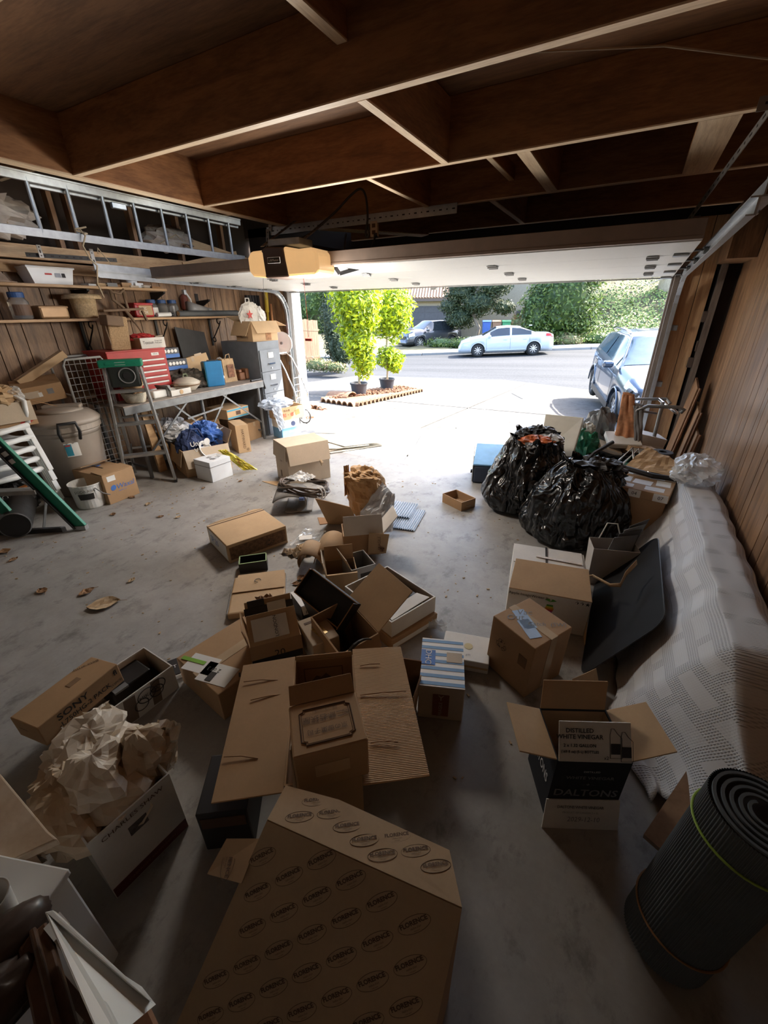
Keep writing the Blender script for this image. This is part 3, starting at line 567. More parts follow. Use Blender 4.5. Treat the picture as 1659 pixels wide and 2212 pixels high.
# ---------------------------------------------------------------- cars
def paint(name, col, metal=.3): return plain(name, col, .28, metal, .02, coat=1)
m_glass = plain('car_glass', (.02, .025, .03), .05, 0, .02, spec=.9); m_tyre = plain('tyre', (.02, .02, .021), .8); m_rim = plain('alloy_rim', (.7, .72, .75), .25, .9, .03)
m_blk = plain('black_trim', (.015, .015, .017), .45); m_red = plain('tail_red', (.55, .02, .02), .2); m_lamp = plain('lamp_clear', (.75, .78, .82), .08, .2); m_chrome = plain('chrome', (.8, .8, .82), .08, 1, .02)
def interp(pts, x):
    for (a, b), (c, d_) in zip(pts, pts[1:]):
        if a <= x <= c: return b+(d_-b)*(x-a)/(c-a)
    return pts[0][1] if x < pts[0][0] else pts[-1][1]
def car(label, p, yaw, top, belt, width, hw, wheels, wr_, m, win, ws, rw, zb=.2, grp=None, sink=0, tilt=0, glass=None):
    t = thing('parked_car', label, 'car', p, 0, grp, rot=Euler((0, -tilt, yaw)))
    x0, x1 = top[0][0], top[-1][0]; N = 48; sec = []
    xs = sorted(set([x0+(x1-x0)*i/N for i in range(N+1)]+[q[0] for q in top]+[wx+wr_*1.135*math.cos(math.pi*k/18) for wx in wheels for k in range(19)]))
    def half(x):
        za = max([wr_+math.sqrt(max(0, (1.13*wr_)**2-(x-wx)**2)) for wx in wheels if abs(x-wx) < 1.13*wr_] or [0]); h = half0(x)
        return [(y, max(z, za)) if k < 4 else (y, z) for k, (y, z) in enumerate(h)]
    def half0(x):
        z = interp(top, x); b = interp(belt, x); w_ = interp(width, x)
        zbb = zb+ (.12 if x in (xs[0], xs[-1]) else 0)
        if z-b > .06:
            k = min(1, (z-b)/.45); wr2 = w_*(.95-.27*k)
            return [(w_*.86, zbb), (w_*.985, zb+.15), (w_, zb+.4*(b-zb)), (w_*.985, b-.1), (w_*.95, b), (wr2+.03, z-.07*k-.01), (wr2-.04, z-.02), (wr2*.5, z+.012*k), (0, z+.02*k)]
        return [(w_*.86, zbb), (w_*.985, zb+.15), (w_, zb+.4*(z-zb)), (w_*.98, max(zbb+.1, z-.2)), (w_*.95, z-.11), (w_*.89, z-.05), (w_*.78, z-.015), (w_*.45, z), (0, z+.012)]
    K = 9; mb = MB(); rows = []
    for x in xs:
        h = half(x); rows.append([V(x, y, z) for y, z in h]+[V(x, -y, z) for y, z in h[-2::-1]])
    nn = len(rows[0])
    mb.add([q for r_ in rows for q in r_], [[j*nn+i, j*nn+i+1, (j+1)*nn+i+1, (j+1)*nn+i] for j in range(len(rows)-1) for i in range(nn-1)]+[[j*nn+nn-1, j*nn, (j+1)*nn, (j+1)*nn+nn-1] for j in range(len(rows)-1)]+[list(range(nn)), list(range((len(rows)-1)*nn, len(rows)*nn))])
    body = mb.build('body', [m, m_blk], t, smooth=True)
    [MB().cyl((wx, -hw+.2, wr_), (wx, hw-.2, wr_), wr_*1.1, n=30).build('wheel_well', m_blk, t) for wx in wheels]
    def quad(xa, xb, ia, ib, nu, name, off=.006, mat=None, s_=1, shr=.0):
        g = MB()
        def fn(a, b):
            x = xa+(xb-xa)*a; h = half(x); i = ia+(ib-ia)*b; k = min(int(i), K-2); f = i-k
            y = h[k][0]+(h[k+1][0]-h[k][0])*f; z = h[k][1]+(h[k+1][1]-h[k][1])*f
            return V(x, s_*(y+off*1.5), z+off)
        g.grid(fn, nu, 7); return g.build(name, mat or (glass or m_glass), t, smooth=True)
    for s_ in (-1, 1):
        for (xa, xb) in win: quad(xa, xb, 4.12, 5.0, 8, 'side_window', s_=s_)
    for nm, (xa, xb) in (('windscreen', ws), ('rear_window', rw)):
        g = MB()
        def fn(a, b):
            x = xa+(xb-xa)*b; h = half(x); v_ = a*2-1; i = 8-abs(v_)*2.6; k = min(int(i), K-2); f = i-k
            y = h[k][0]+(h[k+1][0]-h[k][0])*f; z = h[k][1]+(h[k+1][1]-h[k][1])*f
            return V(x, math.copysign(y, v_) if abs(v_) > 1e-6 else 0, z+.008)
        g.grid(fn, 15, 8).build(nm, (glass or m_glass), t, smooth=True)
    for wx in wheels:
        for s_ in (-1, 1):
            wy = s_*(hw-.11)
            wl_ = MB().tube([V(wx+(wr_-.085)*math.cos(2*math.pi*k/32), wy, wr_+(wr_-.085)*math.sin(2*math.pi*k/32)) for k in range(32)], .088, 10, True).build('wheel', m_tyre, t, smooth=True)
            rm = MB().cyl((wx, wy-s_*.05, wr_), (wx, wy+s_*.045, wr_), wr_*.62, n=28)
            rm.build('hub_disc', m_blk, wl_)
            sk = MB(); sk.tube([V(wx+wr_*.66*math.cos(2*math.pi*k/28), wy+s_*.055, wr_+wr_*.66*math.sin(2*math.pi*k/28)) for k in range(28)], .018, 6, True)
            for k in range(9):
                a = 2*math.pi*k/9; sk.bar((wx+.03*math.cos(a), wy+s_*.06, wr_+.03*math.sin(a)), (wx+wr_*.64*math.cos(a), wy+s_*.055, wr_+wr_*.64*math.sin(a)), .04, .02, (0, s_, 0))
            sk.cyl((wx, wy, wr_), (wx, wy+s_*.075, wr_), .05); sk.build('rim', m_rim, wl_)
            MB().tube([V(wx+wr_*1.14*math.cos(math.pi*k/16-.15), s_*(hw-.005), wr_+wr_*1.14*math.sin(math.pi*k/16-.15)) for k in range(18)], .018, 6).build('wheel_arch', m, t, smooth=True)
    return t, half, quad
# white sedan at the far kerb
sf, sb = S0, S0+V(2.54, .92, .10); yaw = math.atan2(sf.y-sb.y, sf.x-sb.x); wbv = (sf-sb).length
sc_ = wbv/2.83
mid = (sf+sb)/2
top = [(-2.42, .62), (-2.38, .98), (-2.2, 1.06), (-1.6, 1.09), (-.7, 1.40), (-.1, 1.46), (.45, 1.43), (1.25, 1.03), (1.9, .93), (2.3, .78), (2.44, .5)]
belt = [(-2.5, .98), (-1.6, 1.0), (1.25, .93), (2.44, .7)]; wid = [(-2.42, .72), (-2.2, .86), (-1.4, .93), (1.2, .93), (2.0, .86), (2.3, .74), (2.44, .55)]
t, half, quad = car('white sedan with silver wheels parked at the far kerb', mid, yaw, top, belt, wid, .93, (1.42, -1.41), .33, paint('sedan_white', (.46, .51, .58), 0), [(-1.25, -.28), (-.18, .82)], (.5, 1.2), (-1.5, -.75), tilt=math.asin(-.1/wbv))
t.scale = (sc_,)*3
for s_ in (-1, 1):
    quad(-2.36, -1.98, 3.1, 4.6, 6, 'tail_light', .012, m_red, s_); quad(1.85, 2.3, 3.6, 4.6, 6, 'headlight', .012, m_lamp, s_)
    MB().box((.85, s_*.99, 1.0), (.14, .18, .12)).build('mirror', MATS['sedan_white'], t, bevel=.03)
    for x in (.05, -.95): MB().box((x, s_*.935, .82), (.2, .02, .03)).build('door_handle', MATS['sedan_white'], t, bevel=.006)
    for x in (-.23, .98, -1.2): MB().bar((x, s_*.937, .35), (x+.02, s_*.925, .9), .006, .004, (0, s_, 0)).build('door_seam', m_blk, t)
    MB().bar((-1.0, s_*.936, .33), (1.0, s_*.936, .33), .02, .05, (0, 0, 1)).build('sill_trim', MATS['sedan_white'], t)
MB().box((-1.3, 0, 1.42), (.16, .04, .05)).build('antenna', MATS['sedan_white'], t, bevel=.01)
# near blue-grey crossover in the driveway
pf, pr_ = odr(1313, 905), odr(1268, 866); dirv = (pf-pr_); wb = dirv.length; yaw2 = math.atan2(dirv.y, dirv.x)-.0
sidev = V(-math.sin(yaw2), math.cos(yaw2), 0)      # left of the car when facing forward
mid = (pf+pr_)/2 + sidev*(.84)
top = [(-2.2, .75), (-2.15, 1.12), (-1.75, 1.45), (-.9, 1.57), (0, 1.60), (.35, 1.57), (1.1, 1.12), (1.75, 1.03), (2.1, .9), (2.22, .55)]
belt = [(-2.2, 1.05), (-1.2, 1.07), (1.1, 1.0), (2.2, .8)]; wid = [(-2.2, .78), (-1.8, .9), (-1.2, .93), (1.2, .93), (1.8, .88), (2.1, .76), (2.22, .6)]
mc = paint('crossover_blue', (.06, .09, .14), .4)
m_cg = plain('crossover_glass', (.06, .10, .13), .08, 0, .3, 3, spec=.45)
t, half, quad = car('blue-grey crossover car parked in the driveway, front facing the garage', mid, yaw2, top, belt, wid, .93, (1.32, -1.32), .35, mc, [(-1.55, -.5), (-.42, .72)], (.42, 1.08), (-2.1, -1.78), zb=.22, tilt=math.asin((pr_.z-pf.z)/wb), glass=m_cg)
t.scale = (wb/2.64,)*3
for s_ in (-1, 1):
    hl_ = quad(1.74, 2.14, 3.5, 4.7, 8, 'headlight', .014, m_lamp, s_)
    MB().cyl((2.0, s_*.76, .80), (2.12, s_*.72, .78), .045, n=14).build('lens', m_blk, hl_); MB().cyl((1.9, s_*.82, .82), (2.02, s_*.79, .80), .045, n=14).build('lens', m_blk, hl_)
    MB().box((.82, s_*1.04, 1.09), (.14, .2, .13)).build('mirror', mc, t, bevel=.045)
    MB().tube([V(-1.5, s_*.62, 1.53), V(-1.0, s_*.66, 1.6), V(0, s_*.66, 1.63), (.3, s_*.65, 1.6)], .025, 8).build('roof_rail', m_chrome, t, smooth=True)
    for x in (.02, -.98): MB().box((x, s_*.945, .93), (.22, .025, .035)).build('door_handle', mc, t, bevel=.008)
    for x in (-.46, .85, -1.15): MB().bar((x, s_*.938, .4), (x+.02, s_*.925, 1.0), .006, .004, (0, s_, 0)).build('door_seam', m_blk, t)
    MB().bar((-1.0, s_*.93, .32), (1.0, s_*.93, .32), .03, .12, (0, 0, 1)).build('sill_trim', m_blk, t)
    MB().tube([V(.40, s_*.645, 1.55), V(1.1, s_*.86, 1.05)], .022, 6).build('pillar', mc, t)
    MB().box((.35, s_*.33, 1.18), (.12, .3, .32)).build('seat_headrest', m_blk, t, bevel=.04)
MB().box((2.16, 0, .62), (.1, 1.0, .36)).build('grille', m_blk, t, bevel=.05); MB().box((2.17, 0, .34), (.1, 1.3, .1)).build('lower_grille', m_blk, t, bevel=.03)
# grey car on the far driveway
q = hp(905, 737, 6.0); q.z = sp(-6, 6).z+.1
m3 = paint('suv_grey', (.045, .05, .06), .4)
top3 = [(-2.2, .8), (-2.15, 1.2), (-1.9, 1.55), (-.9, 1.7), (.2, 1.68), (1.0, 1.2), (1.8, 1.1), (2.1, .98), (2.22, .55)]
t, half, quad = car('grey sport utility car on the far driveway behind the potted trees', q+V(.2, 1.2, 0), R(238), top3, belt, wid, .93, (1.32, -1.32), .37, m3, [(-1.6, -.5), (-.42, .72)], (.25, .95), (-2.1, -1.85), zb=.26)
for s_ in (-1, 1): quad(1.72, 2.16, 3.2, 4.7, 6, 'headlight', .014, m_lamp, s_); MB().box((.82, s_*1.04, 1.15), (.14, .2, .14)).build('mirror', m3, t, bevel=.04)
MB().box((2.16, 0, .65), (.1, 1.0, .3)).build('grille', m_blk, t, bevel=.05)
# ---------------------------------------------------------------- box builder
K1 = cardboard('kraft', (.40, .25, .135)); K2 = cardboard('kraft_light', (.50, .345, .20)); K3 = cardboard('kraft_pale', (.52, .43, .33)); K4 = cardboard('kraft_dark', (.30, .165, .08)); KI = cardboard('kraft_inside', (.34, .22, .13), lines=0)
KW = cardboard('white_card', (.66, .64, .60)); KR = cardboard('kraft_ribbed', (.44, .28, .15), lines=55)
m_ink = plain('ink_black', (.025, .022, .02), .6); m_inkb = plain('ink_brown', (.10, .05, .025), .7); m_paperw = plain('label_paper', (.74, .73, .70), .6, var=.05); m_blue = plain('print_blue', (.06, .17, .48), .6); m_redp = plain('print_red', (.5, .05, .04), .6)
m_tape = plain('clear_tape', (.50, .37, .24), .2, var=.1); m_black = plain('black_card', (.018, .017, .018), .5); m_white = plain('white_plastic', (.74, .74, .72), .4, var=.04); m_greyp = plain('grey_plastic', (.2, .2, .2), .5)
m_alu = plain('aluminium', (.36, .36, .355), .42, .75, .12, 20); m_navy = plain('navy_cloth', (.02, .035, .10), .8); m_bluec = plain('blue_cloth', (.03, .10, .34), .6, bmp=.3)
class Bx:
    def __init__(s, name, label, cat, p, yaw, w, d, h, m, z=None, rot=None, group=None, open_=False, t=.005, inner=None, bev=.004, hollow_h=None, parent=None):
        p = V(*p) if len(p) == 3 else V(p[0], p[1], z or 0)
        if z is not None: p.z = z
        s.t = thing(name, label, cat, p, 0, group, rot=rot or Euler((0, 0, R(yaw)))); s.w, s.d, s.h, s.m = w, d, h, m
        if open_:
            b = MB(); b.box((w/2, d/2, t/2+.001), (w-.002, d-.002, t)); b.box((w/2, t/2, h/2), (w, t, h)); b.box((w/2, d-t/2, h/2), (w, t, h)); b.box((t/2, d/2, h/2), (t, d-2*t, h)); b.box((w-t/2, d/2, h/2), (t, d-2*t, h))
            s.body = b.build('body', m, s.t)
            if inner:
                q = MB(); e = t+.0012
                q.box((w/2, e, h/2), (w-2*t, .001, h-.01)); q.box((w/2, d-e, h/2), (w-2*t, .001, h-.01)); q.box((e, d/2, h/2), (.001, d-2*t, h-.01)); q.box((w-e, d/2, h/2), (.001, d-2*t, h-.01)); q.box((w/2, d/2, t+.003), (w-2*t, d-2*t, .002))
                q.build('lining', inner, s.t)
        else:
            s.body = MB().box((w/2, d/2, h/2), (w, d, h)).build('body', m, s.t, bevel=bev)
    def fm(s, side, u, v, off=.002, rot=0):
        w, d, h = s.w, s.d, s.h
        if side == 'front': M = frame((u*w, -off, v*h), (1, 0, 0), (0, 0, 1))
        elif side == 'right': M = frame((w+off, u*d, v*h), (0, 1, 0), (0, 0, 1))
        elif side == 'back': M = frame(((1-u)*w, d+off, v*h), (-1, 0, 0), (0, 0, 1))
        elif side == 'left': M = frame((-off, (1-u)*d, v*h), (0, -1, 0), (0, 0, 1))
        else: M = frame((u*w, v*d, h+off), (1, 0, 0), (0, 1, 0))
        return M @ Matrix.Rotation(R(rot), 4, 'Z')
    def patch(s, side, u, v, pw, ph, m, name='sticker', rot=0, off=.001, parent=None):
        o = MB().box((0, 0, 0), (pw, ph, .0012)).build(name, m, parent or s.t); o.matrix_local = s.fm(side, u, v, off, rot); return o
    def text(s, side, u, v, body, size, m, rot=0, sx=1, off=.0022, **k): return text(s.t, body, size, m, s.fm(side, u, v, off, rot), sx=sx, **k)
    def flap(s, side, L, ang, m=None, inset=.004, name='flap', t=.005, z=None, skew=0):
        w, d, h = s.w, s.d, (s.h if z is None else z); a = R(ang); hz, vt = math.sin(a)*L, math.cos(a)*L
        if side == 'front': A, B, o = V(inset, 0, h), V(w-inset, 0, h), V(skew, -hz, vt)
        elif side == 'back': A, B, o = V(inset, d, h), V(w-inset, d, h), V(skew, hz, vt)
        elif side == 'left': A, B, o = V(0, inset, h), V(0, d-inset, h), V(-hz, skew, vt)
        else: A, B, o = V(w, inset, h), V(w, d-inset, h), V(hz, skew, vt)
        q = MB().slab([A, B, B+o*.999-(B-A)*.01, A+o+(B-A)*.01], t).build(name, m or s.m, s.t, bevel=.0015); q['edge'] = 1; return q
    def tape(s, axis='x', wd=.05, m=None, drop=.06):
        w, d, h = s.w, s.d, s.h; b = MB()
        if axis == 'x': b.box((w/2, d/2, h+.001), (w+.002, wd, .001)); b.box((-.001, d/2, h-drop/2), (.001, wd, drop)); b.box((w+.001, d/2, h-drop/2), (.001, wd, drop))
        else: b.box((w/2, d/2, h+.001), (wd, d+.002, .001)); b.box((w/2, -.001, h-drop/2), (wd, .001, drop)); b.box((w/2, d+.001, h-drop/2), (wd, .001, drop))
        b.build('tape', m or m_tape, s.t)
        q = MB()
        if axis == 'x': q.box((w/2, d/2, h+.0004), (w-.004, .003, .0012))
        else: q.box((w/2, d/2, h+.0004), (.003, d-.004, .0012))
        q.build('seam', m_inkb, s.t)
def crumple(mb, c, rad, seed, n=26, amp=.35, sharp=1.0, freq=2.2, flat=0):
    c = V(*c); so_ = V(seed*3.1, seed*1.7, seed*.9)
    def fn(a, b):
        th = math.pi*(.002+.996*b); ph = 2*math.pi*a; d = V(math.sin(th)*math.cos(ph), math.sin(th)*math.sin(ph), math.cos(th))
        k = 1-amp*abs(noise.noise(d*freq+so_))*2+amp*.6-amp*.35*abs(noise.noise(d*freq*2.7+so_))*2
        p = c+V(d.x*rad[0], d.y*rad[1], d.z*rad[2])*k
        if flat: p.z = max(p.z, flat-1e3 if flat < 0 else 0)
        return p
    mb.grid(fn, n, int(n*.7), True); return mb
def sheet(mb, pts, n=10, amp=.01, seed=1, freq=8):      # crumpled sheet between four corner points
    a, b, c, d = [V(*p) for p in pts]
    nn = (b-a).cross(d-a).normalized()
    def fn(u, v):
        p = a.lerp(b, u).lerp(d.lerp(c, u), v); f = noise.noise(V(u*freq, v*freq, seed))+.5*noise.noise(V(u*freq*2.3, v*freq*2.3, seed+5)); return p+nn*amp*f*2
    mb.grid(fn, n, n); return mb
# ---------------------------------------------------------------- left wall: shelves
m_shelf = wood('shelf_board', (.34, .2, .1), (.55, .36, .2), (8, .8, 8), .6, 2.2)
m_iron = plain('wrought_iron', (.02, .018, .017), .5, .4)
SX = -4.96
def shelf(label, y0, y1, z, grp='wooden wall shelves'):
    t = thing('wall_shelf', label, 'shelf', (XL+.01, y0, z), 0, grp)
    MB().box(((SX-XL)/2-.005, (y1-y0)/2, -.0125), (SX-XL-.01, y1-y0, .025)).build('board', m_shelf, t, bevel=.003); return t
su_ = shelf('upper wooden wall shelf carrying the white tub', 1.2, 3.66, 1.9); sl_ = shelf('lower wooden wall shelf with jars and red tin', 1.0, 4.62, 1.597)
for y in (2.75, 3.62):
    br = MB(); br.prism([(.002, y, -.03), (.26, y, -.03), (.26, y, -.045), (.002, y, -.14)], (0, .025, 0)); o = br.build('flat_bracket', m_iron, su_); o.location.y -= 1.2
fb_ = thing('flat_bracket', 'empty black triangular shelf bracket on the wall beside the extinguisher', 'bracket', (XL+.008, 4.28, 1.78))
MB().prism([(0, 0, 0), (.24, 0, .02), (.24, 0, .005), (0, 0, -.1)], (0, .03, 0)).build('bracket_plate', m_iron, fb_); MB().box((.002, .015, -.02), (.006, .05, .22)).build('wall_plate', m_iron, fb_)
def scroll(y):
    pts = []
    for i in range(9): a = i/8*math.pi*1.6; pts.append(V(.2+.035*math.cos(a+1.2), 0, -.06+.035*math.sin(a+1.2)))
    for q in ((.20, -.12), (.15, -.17), (.11, -.22), (.07, -.26)): pts.append(V(q[0], 0, q[1]))
    for i in range(9): a = i/8*math.pi*1.6; pts.append(V(.06+.03*math.cos(a+.3), 0, -.3-.03*math.sin(a+.3)))
    o = MB().tube(pts, .008, 6); o.box((.015, 0, -.2), (.012, .03, .36)); o.box((.14, 0, -.032), (.27, .03, .008))
    o = o.build('scroll_bracket', m_iron, sl_); o.location = (0, y-1.0, 0)
for y in (2.72, 3.6, 4.42): scroll(y)
# upper shelf contents
def on_shelf(y, z, dx=.13): return (XL+dx, y, z)
ZU, ZL = 1.9, 1.597
c = thing('felt_cone', 'grey brown felt cone hat on upper shelf at the picture edge', 'hat', (-5.08, 2.0, ZU)); m_felt = plain('felt', (.24, .17, .12), .95, bmp=.3)
MB().lathe([(.15, 0), (.13, .03), (.09, .1), (.05, .19), (.025, .25), (0, .255)], 20).build('crown', m_felt, c, smooth=True); MB().lathe([(.13, .005), (.19, .0), (.19, .008), (.13, .012)], 20, caps=False).build('brim', m_felt, c)
t = thing('storage_tub', 'white rectangular plastic tub with paper label on upper shelf', 'tub', (-4.98, 2.28, ZU), R(90))
MB().add([(.03, .02, 0), (.36, .02, 0), (.36, .2, 0), (.03, .2, 0), (-.01, 0, .14), (.39, 0, .14), (.39, .23, .14), (-.01, .23, .14)], [[0, 1, 2, 3], [0, 1, 5, 4], [1, 2, 6, 5], [2, 3, 7, 6], [3, 0, 4, 7]]).build('body', m_white, t, bevel=.012, solid=.005)
MB().tube([V(-.015, -.005, .14), V(.395, -.005, .14), V(.395, .235, .14), V(-.015, .235, .14)], .009, 6, True).build('rim', m_white, t)
for (x, w_, m, nm) in ((.16, .06, m_redp, 'red_logo'), (.24, .05, plain('grey_print', (.3, .31, .33), .6), 'printed_label'), (.29, .03, m_ink, 'bar_code')):
    MB().box((x, .004, .085), (w_, .002, .05 if nm != 'red_logo' else .015), Matrix.Rotation(-.14, 3, 'X')).build(nm, m, t)
t = thing('spray_bottle', 'white bottle with green cap on upper shelf under the door track', 'bottle', (-5.08, 3.32, ZU))
MB().lathe([(.05, 0), (.055, .02), (.055, .1), (.03, .13), (.02, .14)], 16).build('body', m_white, t, smooth=True); MB().lathe([(.022, .14), (.022, .17), (0, .17)], 12).build('cap', plain('cap_green', (.05, .2, .08), .5), t)
for k in range(9):
    t = thing('wood_scrap', ('pale pencil box lid', 'small pine offcut', 'grey paperback book', 'reddish wood offcut', 'orange brown wood block', 'cream folded leaflet', 'white notebook', 'thin cream booklet', 'small dark offcut')[k]+' among the bits on the upper shelf below the door track', 'scrap', (-5.0+.02*(k % 3), 2.8+.085*k, ZU), R(90+rr.uniform(-15, 15)))
    hh = (.02, .03, .035, .025, .045, .02, .05, .03, .02)[k]
    MB().box((.05, .06, hh/2), (.11, .12, hh)).build('block', (m_white, K2, m_greyp, K4, K1, K3, m_paperw, K3, K4)[k], t, bevel=.002)
    MB().box((.05, .058, hh/2+.001), (.112, .11, hh*.4)).build('edge_band', (K3, K1, m_paperw, K1, K4, m_paperw, K3, m_paperw, m_ink)[k], t)
# lower shelf contents
m_jar = plain('jar_plastic', (.75, .78, .80), .08, 0, .03, trans=.85, ior=1.2); m_lid = plain('jar_lid_blue', (.03, .08, .22), .5)
def jar(label, y, s_=1, dx=.14, lab=None):
    t = thing('plastic_jar', label, 'jar', (XL+dx, y, ZL), 0, 'plastic jars with blue lids')
    MB().lathe([(.055*s_, 0), (.07*s_, .01), (.07*s_, .13*s_), (.05*s_, .16*s_), (.05*s_, .165*s_)], 20).build('body', m_jar, t, smooth=False)
    MB().lathe([(.055*s_, .16*s_), (.055*s_, .195*s_), (.05*s_, .2*s_), (0, .2*s_)], 20).build('lid', m_lid, t)
    if lab: MB().grid(lambda a, b: V(.0715*s_*math.cos(-1.1+2.2*a), .0715*s_*math.sin(-1.1+2.2*a), (.03+.08*b)*s_), 10, 2).build('paper_label', lab, t)
jar('large clear jar with blue lid and dark label, far end of lower shelf', 2.14, 1.15, .2, plain('jar_label', (.14, .08, .05), .6))
jar('clear jar with blue lid next to the red tin', 3.5, .95, .16, m_paperw); jar('middle clear jar with blue lid behind the white tag', 3.66, .95, .13); jar('clear jar with blue lid nearest the grey roll', 3.8, .95, .14)
b = Bx('tan_tin', 'plain tan oblong tin between jar and straw hat', 'tin', (-5.0, 2.27, ZL), 90, .26, .16, .12, plain('tin_tan', (.33, .2, .1), .4, .3), bev=.02); MB().box((.13, .08, .105), (.264, .164, .02)).build('lid', plain('tin_tan', (.33, .2, .1)), b.t, bevel=.008)
m_straw = plain('straw', (.50, .36, .2), .85, var=.25, scale=60, bmp=.6, bscale=90)
t = thing('straw_hat', 'tan woven straw hat standing on lower shelf', 'hat', (-5.06, 2.72, ZL)); MB().lathe([(.085, 0), (.1, .02), (.118, .2), (.125, .215), (.15, .225), (.17, .21), (.175, .18)], 28, caps=False).build('crown', m_straw, t, smooth=True, solid=.004)
MB().lathe([(0, .0), (.085, 0.001)], 24, caps=False).build('crown_top', m_straw, t)
m_leather = plain('worn_leather', (.19, .12, .07), .7, bmp=.3)
t = thing('pack_saddle', 'forked wooden pack saddle frame hanging over the lower shelf edge', 'saddle frame', (-5.0, 2.98, ZL))
MB().tube([V(.02, -.02, .3), V(.02, .03, .25), V(.03, .1, .24), V(.04, .15, .28)], .014, 8).build('fork', m_leather, t, smooth=True)
MB().tube([V(.03, .0, .26), V(.04, .0, .18), V(.06, .08, .1), V(.1, .12, .0), V(.12, .13, -.05)], [.014, .015, .016, .018, .012], 8).build('fork_leg', m_leather, t, smooth=True)
MB().tube([V(.03, .14, .28), V(.05, .13, .16), V(.08, .12, .06)], .014, 8).build('fork_leg', m_leather, t, smooth=True)
MB().bar((.03, -.15, .07), (.05, .3, .09), .1, .025).build('seat_board', m_leather, t, bevel=.008); MB().bar((.09, .27, .07), (.09, .3, -.03), .03, .02).build('hook', m_leather, t)
MB().tube([V(.08, .1, .05), V(.12, .16, -.1), V(.14, .22, -.25), V(.15, .24, -.3)], .01, 6).build('strap', m_leather, t)
b = Bx('cookie_tin', 'red printed tin lunchbox on lower shelf', 'tin', (-4.98, 3.22, ZL), 90, .23, .16, .15, plain('tin_red', (.42, .02, .025), .35), bev=.025)
b.patch('front', .55, .5, .16, .1, K2, 'printed_panel'); b.text('front', .4, .62, 'CHIC', .04, m_paperw, off=.003); b.text('front', .4, .35, 'COOK', .04, m_paperw, off=.003); MB().box((.115, .08, .142), (.234, .164, .02)).build('lid', MATS['tin_red'], b.t, bevel=.008)
t = thing('tag_bottle', 'small white tagged bottle lying before the jars', 'bottle', (-4.99, 3.56, ZL)); MB().cyl((0, -.08, .025), (0, .1, .03), .024).build('body', m_white, t); MB().cyl((0, .1, .03), (0, .14, .03), .012).build('cap', m_black, t)
t = thing('grey_roll', 'long dark grey tube lying along the end of lower shelf', 'roll', (-5.0, 3.78, ZL)); MB().cyl((0, 0, .035), (.02, .95, .035), .035, n=20).build('tube', plain('roll_grey', (.08, .085, .09), .6), t); MB().cyl((0, -.004, .035), (0, .01, .035), .028, n=16).build('core', K2, t)
t = thing('plastic_funnel', 'translucent grey funnel shape lying behind the grey tube', 'funnel', (-5.1, 4.02, ZL)); MB().cyl((0, 0, .09), (0, .3, .08), .09, .03, 18).build('cone', plain('funnel_grey', (.35, .35, .36), .35), t, smooth=True); MB().cyl((0, .3, .08), (0, .36, .08), .028, .02, 12).build('spout', MATS['funnel_grey'], t)
t = thing('fire_extinguisher', 'small dark red fire extinguisher hanging on the panelled wall', 'extinguisher', (XL+.06, 4.05, 1.68))
MB().lathe([(.0, -.0), (.045, .0), (.05, .02), (.05, .14), (.03, .17), (.02, .18)], 16).build('cylinder', plain('ext_brown', (.16, .045, .03), .4), t, smooth=True); MB().box((.02, .01, .2), (.05, .04, .06)).build('valve', m_galv, t, bevel=.008)
MB().tube([V(.03, .02, .2), V(.06, .05, .12), V(.05, .07, .04), V(.05, .08, -.02)], .012, 6).build('hose', m_white, t); MB().box((.05, .085, .0), (.02, .03, .1)).build('tag', m_redp, t)
# long ladder hung under the upper framing
lx = -4.62
lad = thing('extension_ladder', 'long aluminium extension ladder hung on its side under the roof', 'ladder', (lx, 1.2, 2.27))
for z in (0, .385):
    MB().box((0, 1.72, z), (.03, 3.45, .06)).build('rail', m_alu, lad, bevel=.004); MB().box((.018, 1.72, z+(.03 if z else -.03)), (.012, 3.45, .012)).build('rail_lip', m_alu, lad)
MB().box((-.05, 2.3, .36), (.03, 2.3, .06)).build('fly_rail', m_alu, lad, bevel=.004)
for i in range(11): MB().cyl((0, .2+.305*i, .0), (0, .2+.305*i, .385), .016, n=10).build('rung', m_alu, lad)
MB().box((.03, 1.85, .3), (.04, .14, .05)).build('rung_lock', m_galv, lad, bevel=.006)
rp = thing('tie_rope', 'frayed tan rope tying the long ladder to the black hanger', 'rope', (lx+.03, 2.62, 2.2)); m_rope = plain('rope', (.42, .32, .2), .9, bmp=.4)
MB().tube([V(0, 0, .14), V(.03, .02, .08), V(.02, -.02, .0), V(.01, .02, -.1), V(.02, .06, -.15), V(0, .03, -.3), V(.01, .05, -.42)], .007, 6).build('cord', m_rope, rp); MB().tube([V(.02+.03*math.cos(k), .04*math.sin(k*1.3), .09+.01*k) for k in range(7)], .007, 6).build('knot', m_rope, rp)
MB().tube([V(.02, .1, -.05), V(0, .12, .0), V(.02, .2, -.13), V(.03, .3, -.12)], .005, 6).build('loose_end', m_rope, rp)
for k, (y, s_) in enumerate(((2.1, 1), (4.0, .7))):
    t = thing('plastic_wrapped_bundle', ('pale plastic wrapped bundle stored above the wall behind the ladder', 'small dusty plastic bundle in the roof space near the brace')[k], 'bundle', (XL+.05, y, 2.28)); crm = MB(); crumple(crm, (0, 0, .17), (.14, .45*s_, .2*s_), 3+k); crm.build('bundle', plain('dusty_wrap', (.40, .33, .27), .4, var=.3, scale=5), t); MB().tube([V(.1, -.2, .1), V(.16, 0, .3*s_), V(.1, .2, .1)], .006, 5).build('binding', m_rope, t)
